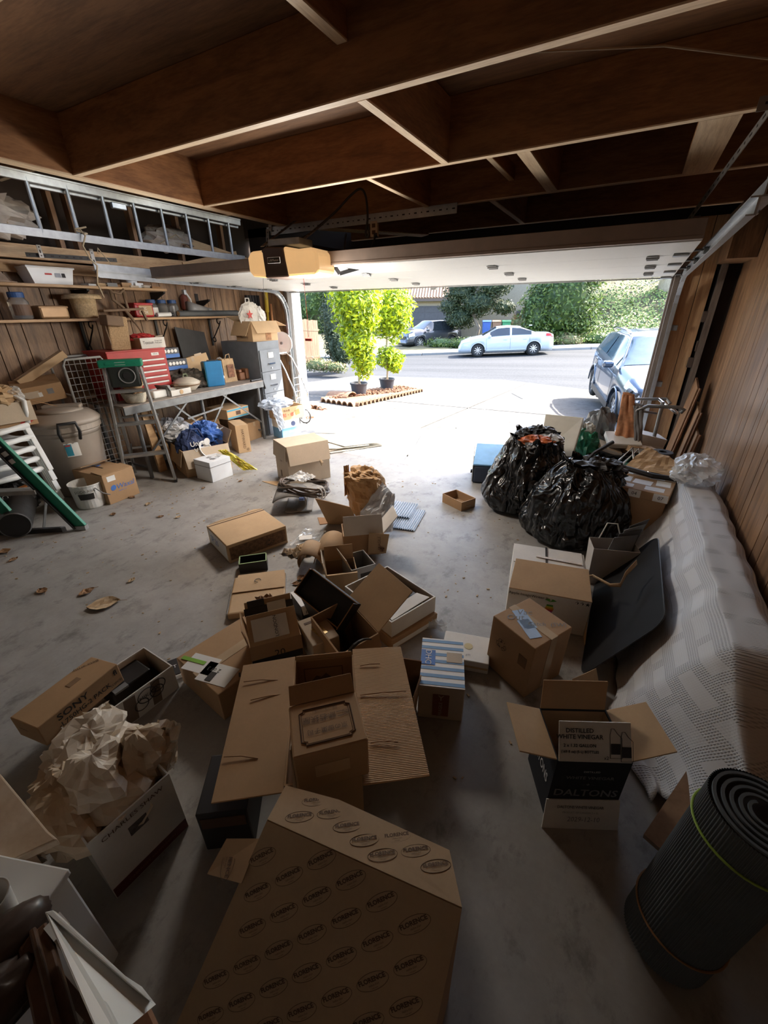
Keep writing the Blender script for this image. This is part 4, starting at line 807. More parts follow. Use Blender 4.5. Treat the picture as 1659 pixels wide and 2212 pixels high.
# ---------------------------------------------------------------- workbench and what is on it
m_bsteel = plain('bench_steel', (.16, .165, .17), .5, .6, .2, 12); m_btop = plain('bench_top', (.26, .22, .19), .6, .2, .3, 10)
ZB = .8
wbn = thing('workbench', 'grey steel framed workbench with folding legs along the panelled wall', 'workbench', (-4.3, 2.4, 0))
MB().box((-.4, .98, ZB-.012), (.8, 1.96, .024)).build('bench_top', m_btop, wbn, bevel=.003); MB().box((-.005, .98, ZB-.05), (.02, 1.96, .075)).build('front_rail', m_bsteel, wbn, bevel=.003); MB().box((-.4, 1.955, ZB-.05), (.8, .02, .075)).build('end_rail', m_bsteel, wbn, bevel=.003)
for y in (.12, 1.88):
    for x in (-.03, -.72): MB().cyl((x, y, 0), (x, y, ZB-.05), .02, n=10).build('leg', m_bsteel, wbn)
    MB().bar((-.03, y, .12), (-.72, y, .12), .02, .02).build('leg_brace', m_bsteel, wbn)
for s_, y in ((1, 1.85), (-1, .15)):
    MB().bar((-.02, y, .25), (-.02, y-s_*.62, ZB-.06), .02, .008, (1, 0, 0)).build('fold_brace', m_bsteel, wbn)
MB().cyl((-.1, 1.0, .3), (-.1, 1.0, ZB-.05), .018, n=10).build('center_leg', m_bsteel, wbn); MB().bar((-.08, .75, .52), (-.08, 1.28, .56), .02, .012, (1, 0, 0)).build('cross_bar', m_bsteel, wbn)
MB().bar((-.09, .6, ZB-.08), (-.09, 1.05, .28), .02, .01, (1, 0, 0)).build('fold_brace', m_bsteel, wbn); MB().bar((-.09, 1.4, ZB-.08), (-.09, 1.02, .28), .02, .01, (1, 0, 0)).build('fold_brace', m_bsteel, wbn)
# red tool chest
m_tred = plain('tool_red', (.36, .02, .02), .35); rt = Bx('tool_chest', 'red metal tool chest with silver drawer pulls on the bench', 'tool chest', (-4.62, 2.56, ZB), 90, .66, .42, .48, m_tred, bev=.006)
for z, n_ in ((.36, 1), (.3, 2), (.24, 1), (.18, 1), (.12, 1), (.05, 1)):
    for k in range(n_):
        ww = .6/n_; dr_ = MB().box((.03+ww*(k+.5), -.006, z), (ww-.01, .012, .05)).build('drawer', m_tred, rt.t, bevel=.002); MB().box((.03+ww*(k+.5), -.016, z+.015), (ww-.03, .01, .016)).build('pull', m_alu, dr_)
rt.patch('front', .8, .9, .09, .03, m_paperw, 'name_plate'); rt.text('front', .8, .9, 'Allied', .022, m_ink); MB().box((.33, .21, .484), (.67, .43, .012)).build('lid_edge', m_tred, rt.t)
m_wick = plain('wicker', (.42, .28, .15), .8, var=.3, scale=80, bmp=.8, bscale=120)
b = Bx('woven_case', 'tall tan woven fishing creel basket standing on the tool chest', 'basket', (-4.78, 2.72, ZB+.49), 80, .2, .18, .34, m_wick, rot=Euler((0, R(6), R(80))), bev=.015); MB().box((.05, .02, .29), (.16, .2, .1)).build('lid_flap', m_leather, b.t, bevel=.01); MB().tube([V(-.01, .05, .3), V(-.03, -.02, .2), V(.0, -.01, .05)], .008).build('strap', m_leather, b.t)
b = Bx('grocery_box', 'cream printed carton holding a red cloth on the tool chest', 'box', (-4.66, 2.98, ZB+.487), 92, .3, .24, .11, KW, open_=True, inner=K3); b.text('front', .3, .55, 'Texsun', .045, m_ink); b.text('front', .72, .6, 'Grape and\nPink Juice', .022, m_ink)
MB().box((-.0, .12, .055), (.004, .23, .1)).build('end_panel', K1, b.t)
t = thing('red_bandana', 'crumpled red patterned cloth heaped in the cream carton', 'cloth', (-4.8, 3.1, ZB+.5)); q = MB(); crumple(q, (0, 0, .09), (.1, .14, .05), 4); q.build('cloth', plain('bandana_red', (.45, .03, .03), .8, var=.5, scale=40), t); MB().bar((.05, .12, .1), (.07, .2, .11), .05, .01).build('pale_tag', K3, t)
# batteries, boxes
for k, (y, z) in enumerate(((3.22, ZB+.36), (3.3, ZB+.22))):
    b = Bx('battery_carton', ('grey and blue carton of batteries, upper one of the two', 'grey and blue carton of batteries, lower one of the two')[k], 'carton', (-4.75, y, z), 88, .27, .22, .11 if k == 0 else .12, plain('carton_dark', (.05, .055, .07), .4), group='battery cartons')
    b.patch('front', .5, .2, .26, .04, m_blue, 'blue_band'); 
    for i in range(5): MB().cyl((.04+.045*i, -.001, .075), (.04+.045*i, -.005, .075), .019, n=16).build('battery_face', m_paperw, b.t)
b = Bx('dark_carton', 'dark brown carton supporting the battery cartons beside the tool chest', 'carton', (-4.74, 3.26, ZB), 88, .28, .24, .215, plain('carton_brown', (.07, .045, .035), .6)); b.patch('front', .62, .45, .1, .13, K3, 'photo_panel'); MB().cyl((.175, -.002, .08), (.175, -.006, .08), .035, n=18).build('photo_disc', m_paperw, b.t)
b = Bx('cardboard_carton', 'tilted tan cardboard carton at the back of the bench before the dark panel', 'box', (-4.78, 3.5, ZB+.12), 90, .42, .25, .2, K2, rot=Euler((R(-8), R(-9), R(82)))); b.tape('y', .04); MB().box((.3, .0, .2), (.1, .003, .03)).build('torn_tape', m_tape, b.t)
t = thing('dark_clothing', 'heap of dark camouflage clothing on the bench in front of the tilted carton', 'clothing', (-4.72, 3.5, ZB)); q = MB(); crumple(q, (0, 0, .1), (.16, .24, .12), 8, 34, .45); q.build('heap', plain('camo_dark', (.06, .05, .04), .9, var=.7, scale=25), t); q = MB(); crumple(q, (.1, .1, .05), (.1, .14, .06), 9); q.build('sleeve', MATS['camo_dark'], t)
t = thing('wall_panel_board', 'dark grey board leaning on the wall behind the bench', 'board', (-5.14, 3.8, ZB)); MB().slab([(0.06, 0, .03), (.06, .44, .03), (-.02, .44, .60), (-.02, -.0, .68)], .012).build('panel', plain('board_grey', (.055, .055, .056), .7), t); MB().bar((.07, 0, .03), (.07, .44, .03), .02, .02).build('bottom_edge', m_black, t)
# foreground bench items
m_dish = plain('ceramic_cream', (.58, .52, .43), .35, var=.1); t = thing('ceramic_casserole', 'cream lidded ceramic casserole with brown band and side handles', 'casserole', (-4.56, 3.36, ZB))
MB().lathe([(.09, 0), (.1, .01), (.15, .06), (.155, .09)], 28).build('bowl', m_dish, t, smooth=True); MB().lathe([(.158, .09), (.15, .105), (.09, .14), (.03, .155), (0, .157)], 28).build('lid', m_dish, t, smooth=True); MB().lathe([(.154, .062), (.157, .078), (.154, .08)], 28, caps=False).build('glaze_band', m_leather, t)
MB().tube([V(0, -.03, .155), V(0, -.02, .185), V(0, .02, .185), V(0, .03, .155)], .012).build('lid_handle', plain('glaze_green', (.12, .14, .08), .4), t)
for s_ in (-1, 1): MB().tube([V(-.04, s_*.145, .08), V(-.03, s_*.18, .085), V(.03, s_*.18, .085), V(.04, s_*.145, .08)], .01).build('side_handle', m_leather, t)
b = Bx('display_box', 'flat white box lid with oval label at the bench front', 'box', (-4.36, 3.0, ZB), 96, .28, .2, .06, KW, open_=True); MB().cyl((.14, -.002, .03), (.14, -.004, .03), .025, n=20).build('oval_label', K2, b.t); MB().slab([(.0, .0, .06), (.0, .2, .06), (-.03, .2, .12), (-.03, .0, .12)], .004).build('raised_flap', m_greyp, b.t)
t = thing('plane_tool', 'grey metal and white plastic gadget at the bench front corner', 'tool', (-4.38, 2.82, ZB), R(95)); MB().box((.09, .06, .04), (.2, .1, .08)).build('body', m_white, t, bevel=.015); MB().box((.18, .03, .06), (.05, .08, .12)).build('clamp', m_greyp, t, bevel=.008)
t = thing('metal_case', 'blue and teal metal box file standing on the bench', 'case', (-4.5, 3.62, ZB), R(72)); MB().box((.11, .055, .15), (.22, .11, .3)).build('body', plain('case_blue', (.02, .17, .38), .35), t, bevel=.012); MB().box((-.002, .055, .15), (.006, .1, .28)).build('side_panel', plain('case_teal', (.01, .10, .12), .4), t); MB().bar((.06, .055, .305), (.16, .055, .305), .02, .015).build('handle', m_black, t)
m_flk = plain('flask_navy', (.025, .05, .11), .35); t = thing('water_flask', 'navy insulated water flask with black cap', 'bottle', (-4.5, 3.83, ZB)); MB().lathe([(.042, 0), (.044, .01), (.044, .2), (.03, .225), (.026, .23)], 20).build('body', m_flk, t, smooth=True); MB().lathe([(.03, .228), (.03, .26), (0, .26)], 16).build('cap', m_black, t); MB().tube([V(0, -.02, .26), V(0, -.01, .28), V(0, .02, .28), V(0, .025, .26)], .006).build('loop', m_black, t); MB().box((.043, .0, .1), (.006, .045, .03)).build('logo', m_paperw, t)
m_bag = cardboard('paper_bag', (.42, .29, .17)); t = thing('paper_bag', 'printed brown paper carrier bag with twisted handles beside the flask', 'bag', (-4.6, 3.98, ZB), R(85)); q = MB(); 
def bagf(a, b_):
    th = a*2*math.pi; sx = .1*(1 if abs(math.cos(th)) > .7 else abs(math.cos(th))/.7)*(1 if math.cos(th) > 0 else -1); sy = .06*(1 if abs(math.sin(th)) > .7 else abs(math.sin(th))/.7)*(1 if math.sin(th) > 0 else -1)
    n_ = noise.noise(V(a*9, b_*6, 2))*.014; return V(.1+sx*(1-.15*b_)+n_, .06+sy*(1-.3*b_)+n_, .29*b_)
q.grid(bagf, 32, 12, True); q.build('sack', m_bag, t, solid=.002); MB().tube([V(.06, .02, .28), V(.07, .0, .34), V(.12, .0, .35), V(.14, .02, .28)], .007).build('handle', m_bag, t); MB().box((.11, -.008, .14), (.1, .003, .16)).build('print', plain('bag_print', (.20, .09, .05), .8, var=.6, scale=25), t)
t = thing('clear_bag', 'crumpled clear plastic bag behind the brown carrier bag', 'bag', (-4.72, 4.12, ZB)); m_film = plain('clear_film', (.72, .73, .73), .2, 0, .1, alpha=.45, spec=.8); q = MB(); crumple(q, (0, 0, .13), (.1, .13, .13), 12, 26); q.build('film', m_film, t); q = MB(); crumple(q, (-.02, -.05, .24), (.05, .06, .06), 13, 18); q.build('neck', m_film, t)
m_vise = plain('vise_brown', (.20, .085, .04), .45, .2); t = thing('bench_vise', 'brown red bench vise at the end of the bench', 'vise', (-4.56, 4.2, ZB), R(90)); MB().box((.06, .05, .05), (.1, .1, .1)).build('body', m_vise, t, bevel=.015); MB().box((.15, .05, .075), (.06, .11, .14)).build('jaw', m_vise, t, bevel=.015); MB().box((.03, .05, .12), (.05, .1, .04)).build('jaw', m_vise, t, bevel=.01); MB().cyl((.1, .05, .05), (.24, .05, .05), .014).build('screw', m_galvd, t); MB().cyl((.22, .05, -.02), (.22, .05, .11), .006).build('lever', m_galvd, t)
t = thing('bent_bracket', 'black bent steel bar hooked over the bench end', 'bracket', (-4.34, 4.3, ZB), 0); MB().tube([V(0, -.1, .012), V(0, .06, .012), V(.01, .09, -.02), V(.02, .11, -.12)], .012, 8).build('bar', m_black, t); MB().cyl((0, -.1, .012), (0, -.12, .012), .016).build('end_cap', m_black, t)
t = thing('white_basket', 'small white wicker basket with brown handle in front of the tool chest', 'basket', (-4.42, 2.62, ZB)); MB().lathe([(.09, 0), (.11, .05), (.125, .1), (.13, .105), (.12, .1), (.09, .01)], 24, caps=False).build('bowl', plain('wicker_white', (.6, .55, .45), .8, var=.25, scale=70, bmp=.8, bscale=110), t, smooth=True); MB().lathe([(0, .008), (.1, .008)], 20, caps=False).build('base', m_wick, t)
t = thing('brown_basket', 'brown wicker basket with tall hoop handle in front of the tool chest drawers', 'basket', (-4.48, 2.66, ZB+.11)); MB().lathe([(.07, .0), (.1, .05), (.11, .11), (.1, .1), (.06, .01)], 24, caps=False).build('bowl', m_wick, t, smooth=True); MB().tube([V(0, -.1+.2*i/12, .1+.17*math.sin(math.pi*i/12)) for i in range(13)], .007).build('handle', m_leather, t); MB().lathe([(0, .012), (.06, .012)], 20, caps=False).build('base', m_wick, t)
# filing cabinet and what stands on it
m_fc = plain('cabinet_grey', (.15, .165, .185), .45, .2); cb = Bx('filing_cabinet', 'tall grey steel four drawer filing cabinet by the door corner', 'cabinet', (-4.38, 4.42, 0), 92, .44, .66, 1.28, m_fc, bev=.004)
for k in range(4):
    z = .16+.29*k; d_ = MB().box((.22, -.008, z), (.41, .016, .28)).build('drawer', m_fc, cb.t, bevel=.003); MB().box((.22, -.02, z+.07), (.1, .01, .07)).build('label_holder', m_paperw, d_); MB().bar((.16, -.028, z-.04), (.28, -.028, z-.04), .02, .018).build('pull', m_chrome, d_); MB().cyl((.22, -.016, z-.1), (.22, -.024, z-.1), .012).build('lock', m_galv, d_)
b = Bx('open_carton', 'tan open topped carton with drooping flaps on the filing cabinet', 'box', (-4.44, 4.42, 1.281), 84, .44, .34, .25, K2, open_=True, inner=KI); b.flap('front', .17, 148); b.flap('left', .2, 150); b.flap('right', .2, 110); b.flap('back', .17, 70)
b.text('left', .45, .42, 'CEMASTER', .042, m_inkb); b.text('left', .5, .22, 'Remory', .05, m_inkb); b.patch('front', .62, .3, .1, .13, plain('print_brown', (.3, .15, .07), .8, var=.4, scale=30), 'printed_figure')
t = thing('star_tote_bag', 'white canvas tote with a red star in the carton on the cabinet', 'bag', (-4.62, 4.6, 1.37)); q = MB(); crumple(q, (0, .02, .2), (.07, .2, .19), 15, 34, .22); q.build('sack', plain('canvas_white', (.66, .63, .58), .9, bmp=.3), t)
st = MB(); pts = []
for k in range(10): a = math.pi/2+k*math.pi/5; r_ = .06 if k % 2 == 0 else .025; pts.append(V(0, -.08+r_*math.cos(a), .24+r_*math.sin(a)))
st.prism([p+V(.085, 0, 0) for p in pts], (.004, 0, 0)); st.build('red_star', m_redp, t); q = MB(); crumple(q, (.03, .15, .21), (.06, .09, .12), 16, 26, .4); q.build('frill', plain('frill_white', (.75, .73, .7), .9), t); MB().tube([V(0, -.05, .36), V(0, -.04, .44), V(0, .02, .44), V(0, .03, .36)], .008).build('handle', MATS['canvas_white'], t)
# poles and tools in the corner behind the cabinet
m_yel = plain('pole_yellow', (.52, .36, .03), .5); m_rp = plain('pole_red', (.45, .03, .03), .5)
def pole(name, label, cat, a, b, r, m, extra=None):
    t = thing(name, label, cat, a); b = V(*b)-V(*a); MB().cyl((0, 0, 0), b, r, n=10).build('shaft', m, t, smooth=True)
    if extra: extra(t, b)
    return t
pole('yellow_pole', 'yellow handled pole leaning in the corner behind the cabinet', 'pole', (-4.86, 5.1, 0), (-4.98, 5.36, 2.0), .018, m_yel, lambda t, b: MB().cyl(b*.82, b*1.0, .028, n=10).build('grip', m_yel, t))
pole('red_pole', 'red handled shovel pole leaning in the corner by the door jamb', 'pole', (-4.62, 4.98, 0), (-4.86, 5.3, 1.75), .016, wood('handle_orange', (.40, .15, .06), (.55, .26, .12), (8, 8, 1), .5), lambda t, b: MB().cyl(b*.66, b*.86, .024, n=10).build('grip', m_rp, t))
pole('broom', 'broom with black and red bristled head upended in the corner', 'broom', (-5.1, 5.0, 0), (-5.12, 5.2, 1.6), .014, m_shelf, lambda t, b: (MB().box(b+V(0, 0, .05), (.06, .26, .06)).build('head', m_rp, t), [MB().box(b+V(0, -.11+.055*i, .17), (.04, .04, .2)).build('bristle_tuft', m_black, t) for i in range(5)]))
t = thing('hub_cap', 'round pale plastic disc hanging behind the red pole', 'disc', (-4.78, 5.36, 1.2)); MB().lathe([(0, .0), (.15, .01), (.17, .02), (.17, .0)], 24, caps=False).build('disc', m_white, t).rotation_euler = (R(90), 0, R(20)); MB().cyl((0, 0, 0), (0, -.02, 0), .02).build('boss', m_greyp, t)
# chrome hand truck
m_chr = m_chrome; t = thing('wire_cart', 'folded chrome wire shopping cart beside the white door jamb', 'cart', (-4.3, 4.98, 0), R(95))
for s_ in (0, .3): MB().tube([V(s_, 0, .08), V(s_, -.03, .5), V(s_, .12, .85), V(s_, .2, 1.0), V(s_*.7+.045, .26, 1.08)], .011, 8).build('side_tube', m_chr, t, smooth=True)
MB().tube([V(.045, .26, 1.08), V(.255, .26, 1.08)], .013, 8).build('handle', m_chr, t)
for i in range(6): MB().cyl((0, -.02+.0*i, .25+.1*i), (.3, -.02, .25+.1*i), .004, n=6).build('wire', m_chr, t)
for i in range(5): MB().cyl((.05+.05*i, -.02, .2), (.05+.05*i, -.02, .8), .004, n=6).build('wire', m_chr, t)
for s_ in (0, .3): 
    wl_ = MB().tube([V(s_, .06+.11*math.cos(2*math.pi*k/24), .115+.11*math.sin(2*math.pi*k/24)) for k in range(24)], .011, 6, True).build('wheel', m_black, t, smooth=True); sp_ = MB(); [sp_.cyl((s_, .06, .115), (s_, .06+.1*math.cos(2*math.pi*k/6), .115+.1*math.sin(2*math.pi*k/6)), .004, n=5) for k in range(6)]; sp_.build('spokes', m_chr, wl_)
# boxes by the cabinet foot
b = Bx('tissue_carton', 'white and blue printed carton on the floor before the cabinet', 'carton', (-4.06, 4.36, 0), 72, .3, .26, .27, plain('carton_sky', (.16, .36, .62), .5), bev=.006); b.patch('front', .5, .78, .295, .12, m_paperw, 'white_band'); b.patch('left', .5, .78, .255, .12, m_paperw, 'white_band'); b.text('front', .65, .35, 'charmin', .05, m_paperw); MB().cyl((.19, -.002, .2), (.19, -.005, .2), .035, n=16).build('printed_face', plain('print_navy', (.05, .08, .2)), b.t)
MB().box((.15, .13, .275), (.3, .26, .01)).build('top_panel', m_paperw, b.t)
b = Bx('fruit_carton', 'tan printed tray carton with blue plastic liner on the blue white carton', 'carton', (-4.02, 4.3, .281), 72, .4, .28, .17, K2, open_=True); b.text('front', .3, .72, '和み菓', .035, m_inkb); b.text('front', .35, .35, '知・郷', .06, m_redp); b.patch('front', .72, .5, .07, .07, plain('print_brown2', (.35, .15, .05)), 'printed_square', 12)
t = thing('plastic_liner', 'pale blue crumpled plastic sheet spilling from the printed tray carton', 'plastic sheet', (-4.2, 4.45, .45)); m_lin = plain('film_blue', (.55, .63, .74), .25, 0, .1, alpha=.75); q = MB(); crumple(q, (0, 0, .03), (.2, .24, .07), 20, 34, .4); q.build('film', m_lin, t); q = MB(); sheet(q, [(.16, -.26, .02), (.2, -.12, .03), (.22, -.1, -.25), (.2, -.2, -.3)], 10, .02); q.build('hanging_film', m_lin, t)
# below the bench
def floorbox(label, px, py, yaw, w, d, h, m, z=0, **k): return Bx('cardboard_box', label, 'box', (*az_(px, py, z).xy, z), yaw, w, d, h, m, **k)
b = floorbox('tall tan carton lettered on its edge under the bench', 517, 980, 62, .16, .34, .36, K2); b.text('front', .5, .5, 'HAYWARD', .05, m_inkb, rot=-90); b.text('front', .75, .12, '@', .04, m_inkb)
b = Bx('cardboard_box', 'orange tan carton under the bench right of the lettered one', 'box', (-4.42, 4.08, 0), 92, .25, .3, .25, K1); b.tape('y', .04)
b = Bx('printed_carton', 'flat tan carton with blue stripe on top of the boxes under the bench', 'box', (-4.44, 3.78, .36), 90, .38, .4, .13, K2); b.patch('front', .5, .12, .37, .02, plain('print_teal', (.05, .3, .45)), 'blue_stripe'); b.patch('front', .5, .85, .37, .02, MATS['print_teal'], 'blue_stripe'); b.patch('front', .5, .5, .08, .05, m_inkb, 'hand_hole')
b = Bx('cardboard_box', 'brown carton in the shade under the middle of the bench', 'box', (-4.62, 3.4, 0), 92, .4, .35, .36, K1); b.tape('y', .04)
b = Bx('large_open_box', 'large open tan carton of bags and bowls under the bench front', 'box', (-3.97, 2.7, 0), 68, .5, .46, .3, K2, open_=True, inner=KI); b.flap('front', .2, 158, K3); b.flap('left', .18, 165); b.flap('right', .15, 25)
t = thing('united_tote', 'navy tote bag with white charity print in the large open carton', 'bag', (-4.08, 2.9, .07)); q = MB(); crumple(q, (0, 0, .2), (.14, .17, .2), 25, 34, .2); q.build('sack', m_navy, t); MB().tube([V(.1, -.1, .33), V(.12, -.05, .44), V(.1, .05, .42), V(.1, .1, .32)], .01).build('handle', m_navy, t); 
text(t, 'United\nWay', .075, m_paperw, frame((.185, -.02, .25), (.25, 1, 0), (-.1, 0, 1)), name='lettering'); MB().cyl((.15, .1, .27), (.153, .1, .27), .04, n=20).build('emblem', m_paperw, t)
t = thing('blue_duffel', 'bright blue crumpled nylon bag in the large open carton', 'bag', (-4.1, 3.1, .1)); q = MB(); crumple(q, (0, 0, .24), (.17, .2, .17), 27, 40, .4); q.build('sack', m_bluec, t); q = MB(); crumple(q, (.1, .05, .12), (.1, .16, .12), 28, 26, .3); q.build('side_panel', m_navy, t)
t = thing('white_bowl', 'white plastic bowl tipped on its side in the large open carton', 'bowl', (-3.9, 2.94, .27), rot=Euler((R(-15), R(62), 0))); MB().lathe([(.0, -.04), (.05, -.04), (.085, .0), (.09, .012), (.082, .0), (.05, -.03), (0, -.03)], 26, caps=False).build('bowl', m_white, t, smooth=True); MB().lathe([(.086, .006), (.098, .012), (.098, .016), (.086, .012)], 26, caps=False).build('rim', m_white, t)
t = thing('white_jug', 'white plastic bottle sticking up at the back of the large open carton', 'bottle', (-4.05, 3.26, .18)); MB().lathe([(.05, 0), (.055, .1), (.05, .18), (.025, .22), (.02, .25)], 18).build('body', m_white, t, smooth=True); MB().lathe([(.022, .25), (.022, .275), (0, .275)], 12).build('cap', m_greyp, t); MB().tube([V(.02, .02, .22), V(.05, .05, .24), V(.06, .07, .18), V(.05, .05, .13)], .01).build('handle', m_white, t)
t = thing('yellow_bag', 'yellow and green printed snack bag lying by the foam box', 'bag', (-3.72, 3.12, .0)); q = MB(); sheet(q, [(-.05, -.12, .26), (.03, -.08, .27), (.28, .1, .02), (.14, .02, .015)], 12, .012, 4); q.build('bag_film', plain('bag_yellow', (.62, .52, .06), .35, var=.4, scale=12), t, solid=.012); text(t, 'CHEESE', .05, m_redp, frame((.09, -.03, .16), (.75, .3, -.6), (.2, .3, .4)))
b = Bx('foam_box', 'white styrofoam box beside the large open carton', 'box', (-3.605, 2.727, 0), 87, .269, .263, .222, plain('styrofoam', (.72, .75, .78), .8, var=.05, bmp=.3, bscale=150)); b.text('top', .5, .45, '虾\n鱼 LI', .07, m_ink, rot=15); MB().box((.134, .13, .165), (.272, .266, .004)).build('lid_seam', m_greyp, b.t)
t = thing('lumber_offcut', 'upright pine board standing behind the stepladder', 'board', (-4.42, 2.72, 0)); MB().bar((0, 0, 0), (-.05, -.03, .95), .09, .03, (1, 0, 0)).build('board', m_board, t); MB().bar((.05, .1, 0), (.0, .05, .7), .05, .025, (1, 0, 0)).build('second_board', m_board, t)
t = thing('plastic_bundle', 'heap of grey plastic bags and paper under the bench behind the ladder', 'bag', (-4.55, 3.05, 0)); q = MB(); crumple(q, (0, 0, .25), (.25, .26, .26), 33, 34, .35); q.build('heap', plain('bag_grey', (.30, .31, .34), .35), t); q = MB(); crumple(q, (.15, -.1, .4), (.12, .15, .1), 34, 26, .4); q.build('top_bag', plain('bag_pale', (.5, .5, .5), .3), t)
MB().bar((.1, .05, .42), (.05, .35, .48), .1, .02).build('box_lid', K1, t)
# ---------------------------------------------------------------- stepladder, cart, bin, chairs
m_gfg = plain('ladder_green', (.01, .20, .115), .4)
t = thing('stepladder', 'aluminium stepladder with green top cap standing before the workbench', 'stepladder', (-4.04, 2.515, 0), R(52))
fl_, fr_ = V(-.38, 0, 0), V(.07, 0, 0); tl_, tr_ = V(-.34, .27, 1.17), V(-.03, .27, 1.17)
for a, b in ((fl_, tl_), (fr_, tr_)): MB().bar(a, b, .025, .06, (0, 1, .3)).build('rail', m_alu, t, bevel=.003); MB().box(a+V(0, 0, .015), (.03, .07, .03)).build('foot', m_black, t)
for k in (1, 2, 3):
    f = k/3.75; a = fl_.lerp(tl_, f); b = fr_.lerp(tr_, f); MB().box(((a+b)/2)+V(0, .02, 0), ((b-a).length, .085, .028)).build('step', m_alu, t, bevel=.003)
    MB().bar(a+V(.02, .02, -.02), a+V(.1, .02, -.09)+V(-.08, 0, 0), .02, .004).build('step_brace', m_galvd, t)
for sx in (-.36, .02): MB().bar((sx, .5, 0), (sx*.8-.04, .3, 1.15), .02, .03).build('rear_leg', m_alu, t)
for z in (.3, .65): MB().bar((-.35, .5-z*.17, z), (.02, .5-z*.17, z), .02, .02).build('rear_brace', m_alu, t)
MB().bar((-.3, .05, .2), (-.32, .45, .35), .015, .004).build('spreader', m_galvd, t)
cp = MB().box((-.185, .27, 1.2), (.38, .14, .07)).build('top_cap', m_gfg, t, bevel=.012); MB().box((-.185, .198, 1.2), (.09, .003, .025)).build('badge', m_paperw, cp); 
t = thing('speaker_case', 'black square plastic case with round dial standing on the stepladder step', 'case', (-4.36, 2.37, .955), R(52)); MB().box((.135, .07, .14), (.27, .06, .24)).build('body', plain('case_black', (.018, .022, .02), .4), t, bevel=.02); MB().tube([V(.16+.07*math.cos(2*math.pi*k/24), .038, .13+.07*math.sin(2*math.pi*k/24)) for k in range(24)], .006, 6, True).build('dial_ring', m_greyp, t); MB().cyl((.16, .042, .13), (.16, .034, .13), .035).build('dial', m_black, t); MB().box((.13, .038, .245), (.26, .01, .02)).build('rim', m_gfg, t)
t = thing('mesh_panel_cart', 'white wire mesh rolling cart standing behind the stepladder', 'cart', (-4.66, 2.16, 0), R(85)); m_wh = plain('wire_white', (.3, .3, .29), .45)
MB().tube([V(0, 0, .1), V(0, 0, 1.2), V(.03, 0, 1.25), V(.34, 0, 1.25), V(.37, 0, 1.2), V(.37, 0, .1)], .012, 8).build('frame', m_wh, t, smooth=True)
MB().tube([V(.02, .35, .1), V(.02, .35, 1.2), V(.05, .35, 1.25), V(.36, .35, 1.25), V(.39, .35, 1.2), V(.39, .35, .1)], .012, 8).build('frame', m_wh, t, smooth=True)
for i in range(7): MB().cyl((.05+.05*i, 0, .1), (.05+.05*i, 0, 1.24), .003, n=5).build('wire', m_wh, t)
for i in range(18): MB().cyl((0, 0, .15+.062*i), (.37, 0, .15+.062*i), .003, n=5).build('wire', m_wh, t)
for i in range(3): MB().bar((0, 0, .12+.4*i), (.02, .35, .12+.4*i), .02, .01).build('side_bar', m_wh, t)
m_bin = plain('bin_taupe', (.36, .31, .265), .5, var=.06); t = thing('refuse_bin', 'large taupe lidded refuse bin with black side handle and label', 'bin', (-4.66, 2.0, 0))
MB().lathe([(.0, 0), (.22, 0), (.235, .02), (.285, .66), (.29, .67), (.285, .6)], 36).build('body', m_bin, t, smooth=True); MB().lathe([(.29, .64), (.305, .65), (.305, .7), (.295, .71), (.295, .7)], 36, caps=False).build('rim', m_bin, t)
MB().lathe([(.31, .7), (.315, .73), (.3, .75), (.24, .80), (.1, .82), (0, .82)], 36).build('lid', m_bin, t, smooth=True); MB().lathe([(.2, .81), (.17, .83), (.05, .84), (0, .84)], 30).build('lid_dome', m_bin, t, smooth=True); MB().bar((-.12, -.08, .84), (.1, .16, .84), .1, .04).build('lid_grip', m_bin, t, bevel=.015)
ha = -.35
MB().tube([V(.31*math.cos(ha-.22), .31*math.sin(ha-.22), .58), V(.34*math.cos(ha-.24), .34*math.sin(ha-.24), .66), V(.335*math.cos(ha-.2), .335*math.sin(ha-.2), .74), V(.335*math.cos(ha+.2), .335*math.sin(ha+.2), .74), V(.34*math.cos(ha+.24), .34*math.sin(ha+.24), .66), V(.31*math.cos(ha+.22), .31*math.sin(ha+.22), .58)], .014, 8).build('handle', m_black, t, smooth=True)
la = MB(); la.grid(lambda a, b: V(.2755*math.cos(-.62+.42*a), .2755*math.sin(-.62+.42*a), .42+.13*b), 10, 2); la = la.build('label_sticker', m_paperw, t)
MB().grid(lambda a, b: V(.278*math.cos(-.6+.19*a), .278*math.sin(-.6+.19*a), .43+.11*b), 6, 2).build('label_print', plain('label_teal', (.03, .25, .35)), la); MB().grid(lambda a, b: V(.280*math.cos(-.58+.14*a), .280*math.sin(-.58+.14*a), .52+.014*b), 6, 2).build('label_red', m_redp, la)
